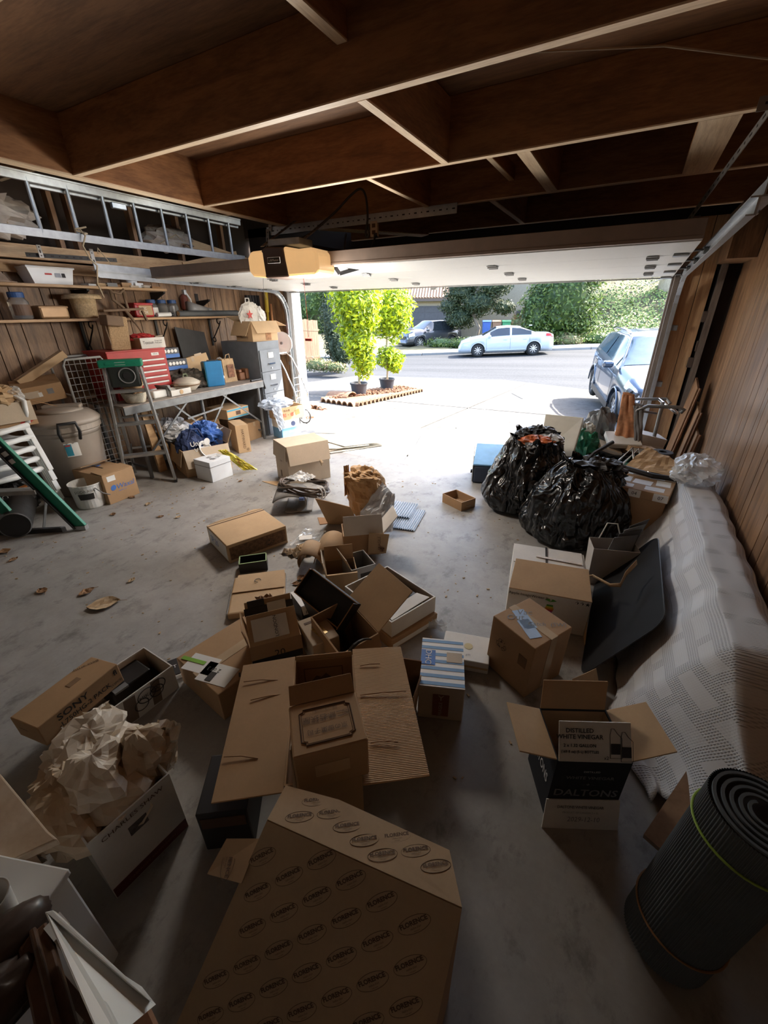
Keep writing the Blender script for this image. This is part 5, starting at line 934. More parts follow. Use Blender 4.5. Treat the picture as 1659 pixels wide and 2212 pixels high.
# stack of white plastic chairs
m_chair = plain('chair_white', (.78, .79, .80), .4, var=.03)
for k in range(5):
    t = thing('plastic_chair', ('lowest', 'second lowest', 'middle', 'second highest', 'topmost')[k]+' white plastic stacking chair of the stack left of the taupe bin', 'chair', (-4.56, 1.34, .095*k), R(8), 'stacked white plastic chairs')
    MB().grid(lambda a, b: V(-.2+.42*b, -.22+.44*a, .42-.02*math.sin(math.pi*a)-.03*math.sin(math.pi*b)), 10, 8).build('seat', m_chair, t, smooth=True, solid=.012)
    MB().tube([V(.23, -.24, .41), V(.24, 0, .395), V(.23, .24, .41)], .022, 8).build('front_rim', m_chair, t, smooth=True)
    for sx, sy in ((.2, -.23), (.2, .23), (-.2, -.2), (-.2, .2)): MB().prism([V(sx-.02, sy-.03, .42), V(sx+.03, sy-.03, .42), V(sx+.06*math.copysign(1, sx)+.02, sy*1.12-.02, .0), V(sx+.06*math.copysign(1, sx)-.015, sy*1.12-.02, 0)], (0, .045, 0)).build('leg', m_chair, t, bevel=.006)
    for i in range(3): MB().bar((.24, -.12+.12*i, .40), (.24, -.12+.12*i, .385), .02, .006, (1, 0, 0)).build('apron_rib', m_chair, t)
    MB().grid(lambda a, b: V(.22+.01*b, -.22+.44*a, .41-.035*b+.012*math.cos(math.pi*(a-.5))), 8, 3).build('apron', m_chair, t, smooth=True, solid=.008)
    if k == 4:
        for s_ in (-1, 1): MB().tube([V(.2, s_*.26, .42), V(.22, s_*.28, .6), V(.1, s_*.28, .64), V(-.2, s_*.26, .62)], .02, 8).build('armrest', m_chair, t, smooth=True)
b = Bx('paper_sack_box', 'brown carton with red markings open on top of the stacked chairs', 'box', (-4.42, 1.36, .78), 85, .34, .3, .2, K1, open_=True, inner=KI); b.flap('front', .16, 172, K3); b.flap('right', .2, 115, K4); b.text('front', .3, .35, '大人', .09, m_ink, off=.004); b.patch('front', .8, .35, .05, .1, m_redp, 'red_mark', 35); b.patch('front', .75, .2, .08, .03, m_redp, 'red_mark', 35)
t = thing('crumpled_kraft', 'crumpled kraft paper bulging from the carton on the stacked chairs', 'paper', (-4.55, 1.5, .9)); q = MB(); crumple(q, (0, 0, .12), (.16, .18, .1), 41, 30, .35); q.build('paper', K2, t); q = MB(); crumple(q, (.05, .15, .12), (.06, .06, .07), 42, 20, .35); q.build('plastic', m_film, t)
b = Bx('tilted_carton', 'tilted tan carton with torn label above the refuse bin', 'box', (-4.85, 1.78, .86), 90, .38, .3, .16, K1, rot=Euler((R(10), R(-6), R(70)))); b.patch('front', .32, .55, .13, .06, K3, 'torn_label'); b.patch('front', .72, .6, .05, .05, m_greyp, 'grey_sticker'); b.patch('front', .5, .5, .03, .04, m_paperw)
b = Bx('long_carton', 'long narrow tan carton leaning up behind the tilted carton', 'box', (-4.95, 1.9, 1.02), 90, .5, .1, .07, K2, rot=Euler((R(0), R(-28), R(82)))); b.tape('x', .03)
# green fibreglass ladder
t = thing('green_ladder', 'green fibreglass stepladder leaning open at the picture edge', 'stepladder', (-3.74, 1.47, 0))
gt = V(-.60, -.5, 1.7)
MB().bar((0, 0, .02), gt, .10, .03, V(.5, -.9, .1)).build('rail', m_gfg, t, bevel=.004); MB().bar((.0, .0, .02)+V(-.025, -.03, 0) if False else V(-.02, -.03, .02), gt+V(-.02, -.03, 0), .012, .05, V(.5, -.9, .1)).build('rail_flange', m_black, t)
off = V(-.36, -.26, 0)
MB().bar(off+V(0, 0, .02), gt+off*.55, .08, .03, V(.5, -.9, .1)).build('rail', m_gfg, t, bevel=.004)
for f in (.22, .5, .75):
    a = gt*f; MB().bar(a+V(-.02, -.02, 0), a+off*(1-.45*f), .09, .035).build('step', m_steel, t, bevel=.004)
MB().box((0, 0, .02), (.09, .05, .04), Matrix.Rotation(.6, 3, 'Z')).build('foot', m_alu, t); MB().bar(gt*.2, off+V(.1, .1, 0.02), .025, .005).build('brace', m_galvd, t)
gx = gt.normalized(); gy = V(.5, -.9, .1); gz = gx.cross(gy).normalized(); gn = gx.cross(gz).normalized(); gn = -gn if gn.dot(CAMP-Vector(t.location)) < 0 else gn; wv_ = gx.cross(gn)
for f, w_, m in ((.42, .075, m_black), (.405, .05, m_paperw), (.44, .045, m_paperw), (.37, .04, m_paperw)):
    o = MB().box((0, 0, 0), (.16 if m is m_black else .035, w_, .002)).build('label_sticker', m, t); o.matrix_local = frame(gt*f+gn*(.0162 if m is m_black else .0185), gx, wv_)
# black mat, sports bag under the ladder
t = thing('black_base_bar', 'long black metal base bar lying on the floor under the green ladder', 'bar', (-4.2, .98, 0)); MB().bar((-.5, -.2, .02), (.36, .40, .02), .03, .035).build('bar', m_black, t); MB().box((.36, .4, .02), (.03, .03, .038)).build('end_cap', m_greyp, t)
t = thing('rolled_bag', 'black cylindrical rolled bag lying under the green ladder', 'bag', (-4.36, 1.32, 0), R(-28)); m_blk2 = plain('nylon_black', (.02, .018, .017), .55, bmp=.4, bscale=30)
MB().grid(lambda a, b: V(-.2+.55*b, (.105+.006*noise.noise(V(a*6, b*8, 1)))*math.cos(2*math.pi*a), .108+(.105+.006*noise.noise(V(a*6, b*8, 4)))*math.sin(2*math.pi*a)), 26, 14, True).build('roll', m_blk2, t, smooth=True); MB().cyl((.35, 0, .108), (.352, 0, .108), .1, n=26).build('end_disc', m_black, t); MB().lathe([(.10, -.005), (.108, 0), (.1, .006)], 26, (0, 0, 0), False).build('end_piping', m_greyp, t).matrix_local = Matrix.Translation((.35, 0, .108)) @ Matrix.Rotation(R(90), 4, 'Y')
t = thing('lettered_bag', 'dark bag with white blue and orange lettering behind the rolled bag', 'bag', (-4.62, 1.42, 0)); q = MB(); crumple(q, (0, 0, .14), (.16, .18, .15), 45, 28, .2); q.build('sack', m_blk2, t)
text(t, 'LOVE\nOURS', .06, m_paperw, frame((.13, -.06, .2), (.5, .8, -.4), (-.3, .1, .8))); MB().bar((.12, -.1, .23), (.14, .05, .26), .05, .012).build('orange_patch', plain('patch_orange', (.55, .18, .04)), t)
# bucket and carton W
t = thing('plastic_bucket', 'white plastic bucket with dark printed label beside the refuse bin', 'bucket', (-4.18, 1.80, 0)); MB().lathe([(0, .0), (.115, 0), (.12, .01), (.135, .22), (.142, .225), (.142, .235), (.128, .232), (.11, .01), (0, .01)], 30, caps=False).build('body', m_white, t, smooth=False)
MB().tube([V(.14, .0, .2), V(.17, .04, .14), V(.16, .1, .1), V(.1, .13, .16), V(.05, .135, .2)], .005).build('handle', m_greyp, t); ll = MB(); ll.grid(lambda a, b: V((.13+.012*b)*math.cos(-1.05+.9*a), (.13+.012*b)*math.sin(-1.05+.9*a), .1+.06*b), 10, 2); ll.build('label_print', m_ink, t); text(t, 'SODA ASH', .032, m_ink, frame((.142*math.cos(-.6), .142*math.sin(-.6), .185), (-math.sin(-.6), math.cos(-.6), 0), (0, 0, 1)))
b = Bx('cardboard_box', 'tan moving carton with blue script beside the white bucket', 'box', (-4.018, 1.875, 0), 94, .311, .441, .288, K1); b.flap('front', .16, -86, K1, z=.292); b.flap('back', .15, -75, K1, z=.29); b.patch('front', .25, .84, .08, .05, m_paperw); b.text('front', .52, .5, '●Waxal', .07, m_blue, shear=.2); b.text('front', .5, .36, 'handle care', .018, m_blue); MB().box((.155, .22, .289), (.012, .43, .004)).build('lid_gap', m_dark, b.t)
b.patch('left', .3, .35, .05, .03, m_blue, 'blue_mark'); b.patch('top', .4, .4, .05, .04, m_blue, 'blue_mark', 20); b.patch('top', .6, .75, .04, .03, m_blue, 'blue_mark', 20)
# ---------------------------------------------------------------- middle of the floor
b = Bx('upturned_carton', 'pale upturned carton with torn flap standing near the sunny threshold', 'box', (-2.80, 3.03, 0), 62, .47, .36, .42, K3); b.flap('front', .2, 168, K3, z=.421); b.flap('left', .16, 172, K3, z=.421); MB().slab([(.0, -.01, .0), (-.12, .1, .004), (-.2, .3, .004), (-.05, .2, .003)], .004).build('floor_flap', K2, b.t)
MB().tube([V(.34, -.03, .24), V(.36, -.04, .2), V(.35, -.05, .17)], [.012, .02, .004], 6).build('torn_tape', m_tape, b.t); b.patch('left', .4, .2, .03, .07, m_inkb, 'hand_hole')
b.text('left', .5, .55, '6x4', .03, m_inkb)
b = Bx('flat_carton', 'large flat brown carton with dark hatched side lying in mid floor', 'box', (-2.208, 1.676, 0), 69, .465, .411, .15, K2); b.patch('front', .5, .5, .44, .1, plain('hatch_brown', (.16, .085, .04), .8, var=.5, scale=40), 'printed_hatching'); b.patch('left', .5, .5, .36, .12, m_paperw, 'shipping_label'); b.text('left', .35, .5, 'SP 20', .07, m_blue); b.text('front', .68, .4, '♻', .06, m_ink, off=.003)
MB().box((.2325, .38, .151), (.465, .012, .001)).build('seam', m_inkb, b.t); MB().prism([(.02, .41, .15), (.12, .43, .152), (.25, .415, .152), (.4, .44, .152), (.46, .41, .15)], (0, 0, .003)).build('torn_edge', K2, b.t)
b = Bx('black_tray', 'small black open box with pale green rim', 'box', (-2.048, 1.618, 0), 43.6, .187, .111, .075, m_black, open_=True, t=.007)
rm = MB(); [rm.box(c_, s_) for c_, s_ in (((.0935, .0035, .0765), (.187, .007, .003)), ((.0935, .1075, .0765), (.187, .007, .003)), ((.0035, .0555, .0765), (.007, .11, .003)), ((.1835, .0555, .0765), (.007, .11, .003)))]; rm.build('rim', plain('rim_green', (.33, .45, .22), .5), b.t)
b = Bx('small_open_carton', 'small empty brown carton tray in front of the black bin bags', 'box', (-1.027, 3.277, 0), 63, .173, .256, .087, K1, open_=True, inner=KI); MB().box((.086, -.002, .03), (.06, .003, .01)).build('tape_mark', m_tape, b.t)
# coil of hose on a curled grey mat
m_hose = plain('hose_brown', (.10, .072, .055), .45); t = thing('hose_coil', 'coil of brown garden hose tied with white cord', 'hose', (-2.42, 2.78, .02))
def coilp(k, N=150):
    a = 2*math.pi*k*7/N; r_ = .21+.012*math.sin(a*1.7)+.02*math.sin(k*.31); return V(r_*1.15*math.cos(a), r_*.8*math.sin(a), .13+.02*math.sin(a*.9)+.035*math.sin(k*.83)*.6+.0003*k)
MB().tube([coilp(k) for k in range(150)], .0105, 7).build('hose', m_hose, t, smooth=True)
for a in (-.35, -.2): MB().tube([V(.24*1.1*math.cos(a)+.035*math.cos(u), .24*.8*math.sin(a), .14+.055*math.sin(u)) for u in [i*2*math.pi/10 for i in range(10)]], .006, 6, True).build('cord_tie', m_white, t)
MB().cyl((.13, -.2, .12), (.17, -.19, .125), .016).build('connector', plain('connector_blue', (.10, .14, .3)), t)
m_gm = plain('mat_grey', (.21, .20, .19), .9, bmp=.5, bscale=80); t = thing('curled_mat', 'grey rubber mat curled into a loop under the hose coil', 'mat', (-2.42, 2.62, 0), R(35)); MB().grid(lambda a, b: V(.11*math.sin(-.6+5.0*a)*(1+.5*a), -.1+.3*b, .085+.08*-math.cos(-.6+5.0*a)), 30, 4).build('sheet', m_gm, t, smooth=True, solid=.012); MB().grid(lambda a, b: V(.02+.16*a, -.1+.3*b, .012), 2, 2).build('flat_end', m_gm, t, solid=.01)
t = thing('clear_packet', 'flat clear plastic packet resting on top of the hose coil', 'plastic bag', (-2.5, 2.86, .19)); q = MB(); sheet(q, [(-.1, -.1, .03), (.12, -.1, .03), (.14, .08, .03), (-.08, .1, .04)], 14, .012, 3); q.build('film', m_film, t); MB().box((0, 0, .025), (.09, .06, .002)).build('slip', m_paperw, t)
# kraft paper, panel, bubble wrap, blue sheet
t = thing('carton_offcut', 'upright brown carton wall leaning beside the crumpled kraft paper', 'cardboard', (-1.9, 2.52, 0)); MB().slab([(-.05, .0, .0), (.2, .1, .0), (.17, .02, .2), (-.1, -.08, .26)], .006).build('panel', K1, t); MB().slab([(-.1, -.05, .003), (-.2, .05, .003), (-.05, .12, .003), (.0, .05, .003)], .005).build('floor_flap', K4, t)
m_kp = cardboard('kraft_paper', (.5, .31, .15), .5); t = thing('kraft_paper', 'crumpled brown kraft paper standing up between panel and bubble wrap', 'paper', (-1.72, 2.8, 0)); q = MB(); crumple(q, (0, 0, .2), (.17, .14, .24), 51, 36, .3, freq=1.5); q.build('wad', m_kp, t); q = MB(); crumple(q, (-.03, -.02, .38), (.15, .11, .08), 52, 30, .35, freq=1.5); q.build('top_fold', m_kp, t); q = MB(); sheet(q, [(-.17, -.1, .2), (-.13, -.06, .22), (-.15, -.04, .47), (-.19, -.06, .46)], 8, .02); q.build('ear', m_kp, t)
m_bub = plain('bubble_wrap', (.64, .66, .68), .25, 0, .06, bmp=1.0, bscale=70, alpha=.8); t = thing('bubble_wrap', 'sheet of clear bubble wrap slumped beside the kraft paper', 'bubble wrap', (-1.58, 2.62, 0)); q = MB(); sheet(q, [(-.14, -.16, .01), (.08, -.2, .01), (.16, .12, .28), (.02, .16, .36)], 16, .02, 7, 5); q.build('sheet', m_bub, t, solid=.006); q = MB(); sheet(q, [(.05, -.14, .02), (.2, .0, .02), (.16, .12, .3), (.08, .1, .3)], 12, .02, 9, 4); q.build('fold', m_bub, t, solid=.006)
m_bs = plain('corrugated_blue', (.42, .50, .60), .5); t = thing('corrugated_sheet', 'light blue corrugated plastic sheet on the floor', 'sheet', (-1.42, 2.9, 0), R(10)); MB().grid(lambda a, b: V(-.13+.28*a, -.2+.4*b, .012+.006*math.sin(a*30*math.pi)), 121, 3).build('sheet', m_bs, t, solid=.003); MB().grid(lambda a, b: V(-.16+.22*a, -.02+.3*b, .03+.008*math.sin(a*20*math.pi)), 81, 3).build('under_sheet', m_bs, t, solid=.003)
# flattened cartons in the sun
ms = plain('sheet_white', (.60, .58, .53), .7, var=.06)
sps = [[(-.5, -.1), (.3, -.4), (.55, .3), (-.2, .6)], [(-.3, -.5), (.25, -.5), (.35, .1), (-.25, .15)], [(-.05, -.62), (.3, -.3), (.5, .1), (.1, .0)], [(-.2, -.2), (.35, -.2), (.6, .35), (0, .45)]]
for k, pp in enumerate(sps): 
    t = thing('flattened_carton', ('large white flattened carton at the bottom of the sunny pile', 'cream flattened carton sticking toward the garage from the sunny pile', 'narrow flattened carton with grey edge on the sunny pile', 'topmost white flattened carton of the sunny pile')[k], 'cardboard', (-3.25, 4.58, .004+.018*k), R(-15), 'flattened cartons at the threshold'); MB().slab([V(x, y, .008) for x, y in pp], .009).build('sheet', (ms, K3, ms, ms)[k], t); MB().slab([V(pp[0][0]*.9, pp[0][1]*.9, .0145), V(pp[1][0]*.9, pp[1][1]*.9, .0145), V(pp[1][0]*.9, pp[1][1]*.9+.01, .0145), V(pp[0][0]*.9, pp[0][1]*.9+.01, .0145)], .001).build('crease', K1, t)
t = thing('foam_sheet', 'white foam panel propped upright behind the flattened cartons', 'panel', (-3.72, 4.9, 0), R(20)); MB().slab([(-.15, 0, .0), (.2, 0, .0), (.18, .12, .24), (-.19, .12, .24)], .03).build('panel', m_white, t, bevel=.004); MB().slab([(-.19, .12, .24), (.18, .12, .24), (.16, .35, .25), (-.19, .35, .25)], .02).build('folded_top', m_white, t)
# packet, kraft scrap, curls
t = thing('plastic_packet', 'clear plastic packet with white card on the floor', 'plastic bag', (-1.93, 2.26, 0), R(20)); q = MB(); sheet(q, [(-.12, -.16, .012), (.06, -.12, .015), (.1, .1, .02), (-.1, .12, .012)], 12, .01, 12); q.build('film', m_film, t); MB().box((-.03, -.04, .022), (.1, .07, .002), Matrix.Rotation(.3, 3, 'Z')).build('card', m_paperw, t)
t = thing('kraft_scrap', 'torn scrap of crumpled kraft paper by the cardboard curl', 'paper', (-1.87, 2.02, 0)); q = MB(); sheet(q, [(-.12, -.07, .015), (.08, -.06, .015), (.12, .08, .03), (-.02, .09, .03)], 14, .022, 15, 6); q.build('scrap', K3, t); q = MB(); crumple(q, (.04, .04, .035), (.05, .05, .03), 17, 16, .4); q.build('wad', K2, t)
t = thing('cardboard_curl', 'curled pieces of ribbed cardboard forming half tubes', 'cardboard', (-1.66, 1.99, 0), R(28)); m_cr = cardboard('ribbed_curl', (.36, .24, .14), lines=60)
MB().grid(lambda a, b: V(.09*math.cos(.2+3.3*a)-.03, -.1+.2*b, .01+.12*math.sin(.05+3.0*a)), 20, 3).build('curl', m_cr, t, smooth=True, solid=.006); MB().grid(lambda a, b: V(.11*math.cos(.0+3.0*a)+.09, -.05+.27*b, .01+.13*math.sin(.02+3.05*a)), 20, 3).build('curl', m_cr, t, smooth=True, solid=.006)
b = Bx('lamp_carton', 'tan open carton on its side with white flap and wine glass mark', 'box', (-1.5, 2.1, .03), 38, .29, .2, .17, K1, open_=True, inner=K4); b.flap('right', .16, 40, KW); f_ = b.flap('front', .14, -20, KW)
MB().slab([(.17, -.01, .02), (.3, -.03, .02), (.32, -.06, .19), (.18, -.03, .2)], .004).build('printed_flap', K2, b.t); text(b.t, 'Y', .05, m_inkb, frame((.27, -.048, .06), (1, -.15, .0), (0, -.2, 1)), bold=.002); text(b.t, 'FRAGILE', .028, m_inkb, frame((.25, -.052, .12), (0, .1, 1), (-1, .1, 0))); MB().box((.27, -.045, .06), (.035, .002, .035), Euler((.2, 0, -.15)).to_matrix()).build('icon_frame', K4, b.t)
b = Bx('grey_carton', 'small grey open carton tucked behind the brown flap', 'box', (-1.26, 1.83, 0), 55, .17, .2, .15, plain('carton_grey', (.3, .3, .3), .6), open_=True, inner=m_greyp); b.flap('left', .08, 20, K3); b.patch('front', .6, .5, .08, .06, m_ink)
b = Bx('cardboard_box', 'brown open carton with upright torn flap behind the pile', 'box', (-1.38, 1.72, 0), 40, .2, .18, .14, K2, open_=True, inner=KI); b.flap('left', .09, 10, K3); b.flap('back', .1, 5, K1); b.flap('front', .08, 60, K2)
# ---------------------------------------------------------------- central pile
b = Bx('bubble_mailer', 'flat kraft mailer with folded flap and bubble lined edges', 'mailer', (-1.744, 1.231, 0), 40.7, .335, .387, .045, K2, bev=.012); MB().slab([(.01, .2, .052), (.33, .2, .05), (.33, .38, .062), (.03, .38, .06)], .004).build('flap', K2, b.t); b.patch('right', .5, .5, .37, .04, m_bub, 'bubble_edge'); b.patch('left', .5, .5, .37, .04, m_bub, 'bubble_edge')
MB().tube([V(.16+.02*math.cos(k*.8), .29+.02*math.sin(k*.8), .064) for k in range(7)], .002, 5).build('scribble', m_ink, b.t)
t = thing('dry_leaf', 'large curled dry leaf lying on the flat kraft mailer', 'leaf', (*az_(575, 1298, .05).xy, .052)); m_lf = plain('leaf_brown', (.24, .13, .06), .8, var=.4, scale=20); q = MB(); sheet(q, [(-.07, -.02, .01), (.0, -.05, .02), (.08, .0, .03), (0, .04, .02)], 10, .02, 21, 5); q.build('blade', m_lf, t); MB().tube([V(-.07, -.02, .015), V(0, 0, .02), V(.09, .02, .03)], .003, 5).build('stalk', m_lf, t)
b = Bx('large_flat_carton', 'big brown shipping carton with white and green labels', 'box', (-1.24, .75, 0), 81, .534, .351, .16, K1); b.tape('x', .05); b.patch('top', .1, .62, .1, .15, m_paperw, 'shipping_label', 20); b.patch('top', .12, .3, .11, .16, m_paperw, 'shipping_label', 20); b.patch('top', .08, .76, .02, .13, plain('label_green', (.2, .42, .04)), 'green_strip', 20, off=.003); b.text('top', .13, .4, '2 of 3', .03, m_ink, 110); b.patch('top', .07, .33, .05, .03, m_ink, 'bar_code', 20, off=.003)
t = thing('film_disc_case', 'thin black and white cassette case beside the big shipping carton', 'case', (*az_(372, 1452).xy, 0), R(60)); MB().box((0, 0, .015), (.2, .12, .028)).build('body', m_black, t, bevel=.003); MB().box((0, -.062, .014), (.2, .006, .022)).build('white_edge', m_paperw, t); text(t, 'FIT SH', .03, m_paperw, frame((.03, 0, .03), (1, 0, 0), (0, 1, 0)))
b = Bx('wine_carton', 'open brown wine carton with black band, postage label and raised flap', 'box', (-1.214, .93, .162), 50, .235, .19, .11, K1, open_=True, inner=K4, rot=Euler((R(-8), 0, R(50)))); b.patch('front', .5, .18, .23, .035, m_black, 'black_band'); b.text('front', .55, .42, '20', .05, m_ink); fl2 = b.flap('front', .14, -35, K2); b.flap('back', .12, 8, K2); b.flap('left', .09, 12, K1)
fmx = frame((.1, .045, .17), (1, 0, 0), (0, .57, .82)); 
lab = MB().box((0, 0, 0), (.16, .1, .001)).build('postage_label', m_paperw, b.t); lab.matrix_local = frame((.105, .038, .166), (1, 0, 0), (0, .57, .82)) @ Matrix.Translation((0, 0, .005)); text(b.t, 'LONDON', .022, m_ink, frame((.13, .033, .17), (0, .57, .82), (-1, 0, 0)) @ Matrix.Translation((0, 0, .0095))); bb_ = MB()
for i in range(7): bb_.box((-.06+.014*i, -.02, .0015), (.008, .03+.02*(i % 3), .001))
o = bb_.build('skyline_print', m_ink, b.t); stuff(o); o.matrix_local = lab.matrix_local.copy(); q = MB().slab([(.02, .197, .2), (.1, .197, .2), (.1, .2, .235), (.02, .2, .235)], .002).build('black_flap_print', m_black, b.t); MB().slab([(.0, .1935, .16), (.235, .1935, .16), (.235, .1945, .2), (.0, .1945, .2)], .001).build('black_band_back', m_black, b.t); MB().slab([(.11, .192, .13), (.2, .192, .13), (.2, .194, .21), (.11, .194, .21)], .001).build('back_label', m_paperw, b.t)
b = Bx('small_tan_carton', 'small tan carton with gold palm print on top', 'box', (-.987, 1.092, .12), 60, .134, .2, .14, K3); b.patch('top', .5, .4, .05, .07, plain('gold_print', (.55, .42, .2), .3, .5, .4, 60), 'gold_print', 10); b.patch('top', .35, .8, .05, .015, m_inkb, 'dark_print'); b.text('front', .75, .2, 'nn', .03, m_ink, 90)
b = Bx('support_carton', 'plain brown carton under the small gold printed one', 'box', (-1.02, 1.08, 0), 60, .16, .22, .118, K1); b.tape('x', .03)
b = Bx('white_flap_box', 'small white and black lettered box between mailer and black box', 'box', (*az_(655, 1350).xy, 0), 62, .13, .16, .13, m_black); b.patch('top', .5, .5, .13, .16, m_paperw, 'white_top'); MB().slab([(.0, -.004, .13), (.1, -.004, .13), (.1, -.03, .08), (.0, -.03, .09)], .003).build('white_flap', m_paperw, b.t); b.text('front', .4, .78, 'DHC', .035, m_ink, off=.028)
# black boot box opened on its side
pq = [az_(646, 1281, .25), az_(743, 1361, .25), az_(779, 1306, .38), az_(680, 1231, .38)]
t = thing('black_shoe_box', 'open black box lying on its side with the hollow toward the room', 'box', (pq[0].x, pq[0].y, 0)); o0 = Vector(t.location); m_bl = plain('black_lining', (.016, .014, .013), .8); nb = (pq[1]-pq[0]).cross(pq[3]-pq[0]).normalized(); nb = -nb if nb.dot(CAMP-pq[0]) < 0 else nb
MB().slab([p-o0 for p in pq], .005).build('back_panel', m_bl, t)
for k in range(4): a, b_ = pq[k]-o0, pq[(k+1) % 4]-o0; MB().slab([a, b_, b_+nb*(.03, .05, .02, .035)[k], a+nb*(.03, .05, .02, .035)[k]], .005).build('side_wall', m_black, t); MB().bar(a+nb*(.03, .05, .02, .035)[k], b_+nb*(.03, .05, .02, .035)[k], .005, .004, nb).build('rim_edge', K4, t)
MB().slab([pq[0]-o0, pq[1]-o0, V((pq[1]-o0).x+.03, (pq[1]-o0).y+.06, .0), V((pq[0]-o0).x+.03, (pq[0]-o0).y+.06, .0)], .005).build('lower_wall', m_black, t)
b = Bx('smile_carton', 'brown delivery carton with curved arrow print and big raised flap', 'box', (-.80, 1.10, 0), 62, .2, .3, .31, K1, open_=True, inner=KI, rot=Euler((0, R(-7), R(62)))); b.flap('right', .24, 60, K2); b.flap('left', .1, 172, K1); b.flap('front', .06, 160, K1)
MB().tube([V(.1+.08*math.cos(a), -.004, .24+.09*math.sin(a)) for a in [math.pi*(.25+.09*k) for k in range(10)]], [.003+.0016*min(k, 9-k) for k in range(10)], 6).build('arrow_print', m_ink, b.t); MB().bar((.06, -.004, .04), (.03, -.004, .12), .02, .003, (0, 1, 0)).build('arrow_tail', m_ink, b.t); b.patch('front', .4, .42, .09, .1, plain('tape_blue_grey', (.25, .32, .36), .3, var=.4, scale=40), 'packing_tape', 10); b.text('left', .5, .6, 'FRAG', .08, m_inkb, 90)
b = Bx('white_tray_box', 'white open shallow box holding a black insert', 'box', (-.792, 1.491, .075), 69, .331, .42, .1, KW, open_=True, inner=K3, t=.008); MB().box((.17, .2, .05), (.24, .28, .07)).build('tray_insert', m_black, b.t, bevel=.01); MB().slab([(.02, .02, .09), (.3, .02, .1), (.28, .1, .095), (.03, .09, .09)], .004).build('label_strip', KW, b.t); MB().tube([V(.1, .12, .092), V(.18, .14, .1), (.26, .12, .095)], .006).build('cloth_tie', m_paperw, b.t)
b = Bx('under_tray', 'flat brown and white carton beneath the white tray box', 'box', (-.78, 1.475, 0), 68, .34, .44, .072, K1); b.patch('front', .5, .35, .33, .03, m_paperw, 'white_stripe')
t = thing('clear_strip', 'strip of clear packing film on the floor beside the striped box', 'plastic strip', (*az_(925, 1355).xy, 0)); q = MB(); sheet(q, [(-.1, -.03, .02), (.12, -.02, .03), (.1, .03, .05), (-.08, .03, .03)], 12, .02, 31, 4); q.build('film', m_film, t); q = MB(); crumple(q, (-.1, -.06, .03), (.03, .03, .025), 32, 14, .3); q.build('tape_wad', m_tape, t)
# open long-flapped carton
b = Bx('long_flap_carton', 'big open brown carton with two long side flaps spread flat', 'box', (-.64, .515, 0), 36, .235, .50, .355, K1, open_=True, inner=K4); b.flap('left', .21, 94, K1, inset=-.02); b.flap('right', .205, 92, KR, inset=-.03); b.flap('back', .02, 0, K1)
pb = MB().slab([(.03, .4935, .22), (.19, .4935, .22), (.19, .4935, .31), (.03, .4935, .31)], .0008).build('printed_frame', m_inkb, b.t); MB().slab([(.034, .492, .224), (.186, .492, .224), (.186, .492, .306), (.034, .492, .306)], .0008).build('frame_inner', K4, b.t); MB().prism([(.05, .4905, .23), (.16, .4905, .23), (.12, .4905, .28), (.1, .4905, .26), (.08, .4905, .27)], (0, -.0008, 0)).build('printed_hut', m_inkb, b.t)
for (x0, y0, x1, y1) in ((-.19, .42, -.06, .41), (-.2, .12, -.09, .10), (-.15, .33, -.02, .34), (.26, .43, .34, .43), (.27, .1, .36, .09), (.25, .29, .42, .285)):
    MB().tube([V(x0, y0, .3605 if x0 > 0 else .352), V((x0+x1)/2, (y0+y1)/2+.004, .362 if x0 > 0 else .354), V(x1, y1, .3605 if x0 > 0 else .352)], .0022, 5).build('crease', K4, b.t)
t = thing('dark_carton_end', 'dark carton end peeping out under the long flap', 'box', (*az_(500, 1830).xy, 0), R(35)); MB().box((.0, .1, .1), (.16, .2, .2)).build('body', m_black, t, bevel=.004); MB().box((.0, -.001, .15), (.14, .002, .05)).build('print', m_inkb, t)  # the carton end itself is black card
# Japanese confectionery carton
b = Bx('confectionery_carton', 'brown carton with framed upside down Japanese lettering resting on the open carton', 'box', (-.585, .515, .362), 44, .215, .176, .158, K1, bev=.006)
def ring(b, side, pts, r_, m, name): 
    o = MB().tube([V(x, y, 0) for x, y in pts], r_, 4, True).build(name, m, b.t); o.matrix_local = b.fm(side, .5, .5, .001); return o
cw, chh, n_ = .078, .06, .012
for s_, r_ in ((1, .0022), (.92, .0008)): ring(b, 'top', [(x*s_, y*s_) for x, y in ((-cw+n_, -chh), (cw-n_, -chh), (cw-n_, -chh+n_*.6), (cw, -chh+n_), (cw, chh-n_), (cw-n_, chh-n_*.6), (cw-n_, chh), (-cw+n_, chh), (-cw+n_, chh-n_*.6), (-cw, chh-n_), (-cw, -chh+n_), (-cw+n_, -chh+n_*.6))], r_, m_inkb, 'printed_border')
b.text('top', .47, .62, '二條若狭屋', .026, m_inkb, 180); b.text('top', .5, .38, '京の御菓子司', .02, m_inkb, 180); b.text('top', .5, .77, '京都・二条・小川東入', .008, m_inkb, 180); b.text('top', .79, .63, '㊂', .026, m_inkb, 180)
b.flap('back', .06, 62, K1); MB().slab([(-.004, .17, .02), (-.004, .01, .0), (-.012, -.02, -.02), (-.01, .1, .06)], .003).build('torn_paper', K3, b.t); b.patch('front', .5, .5, .1, .05, K2, 'paper_patch')
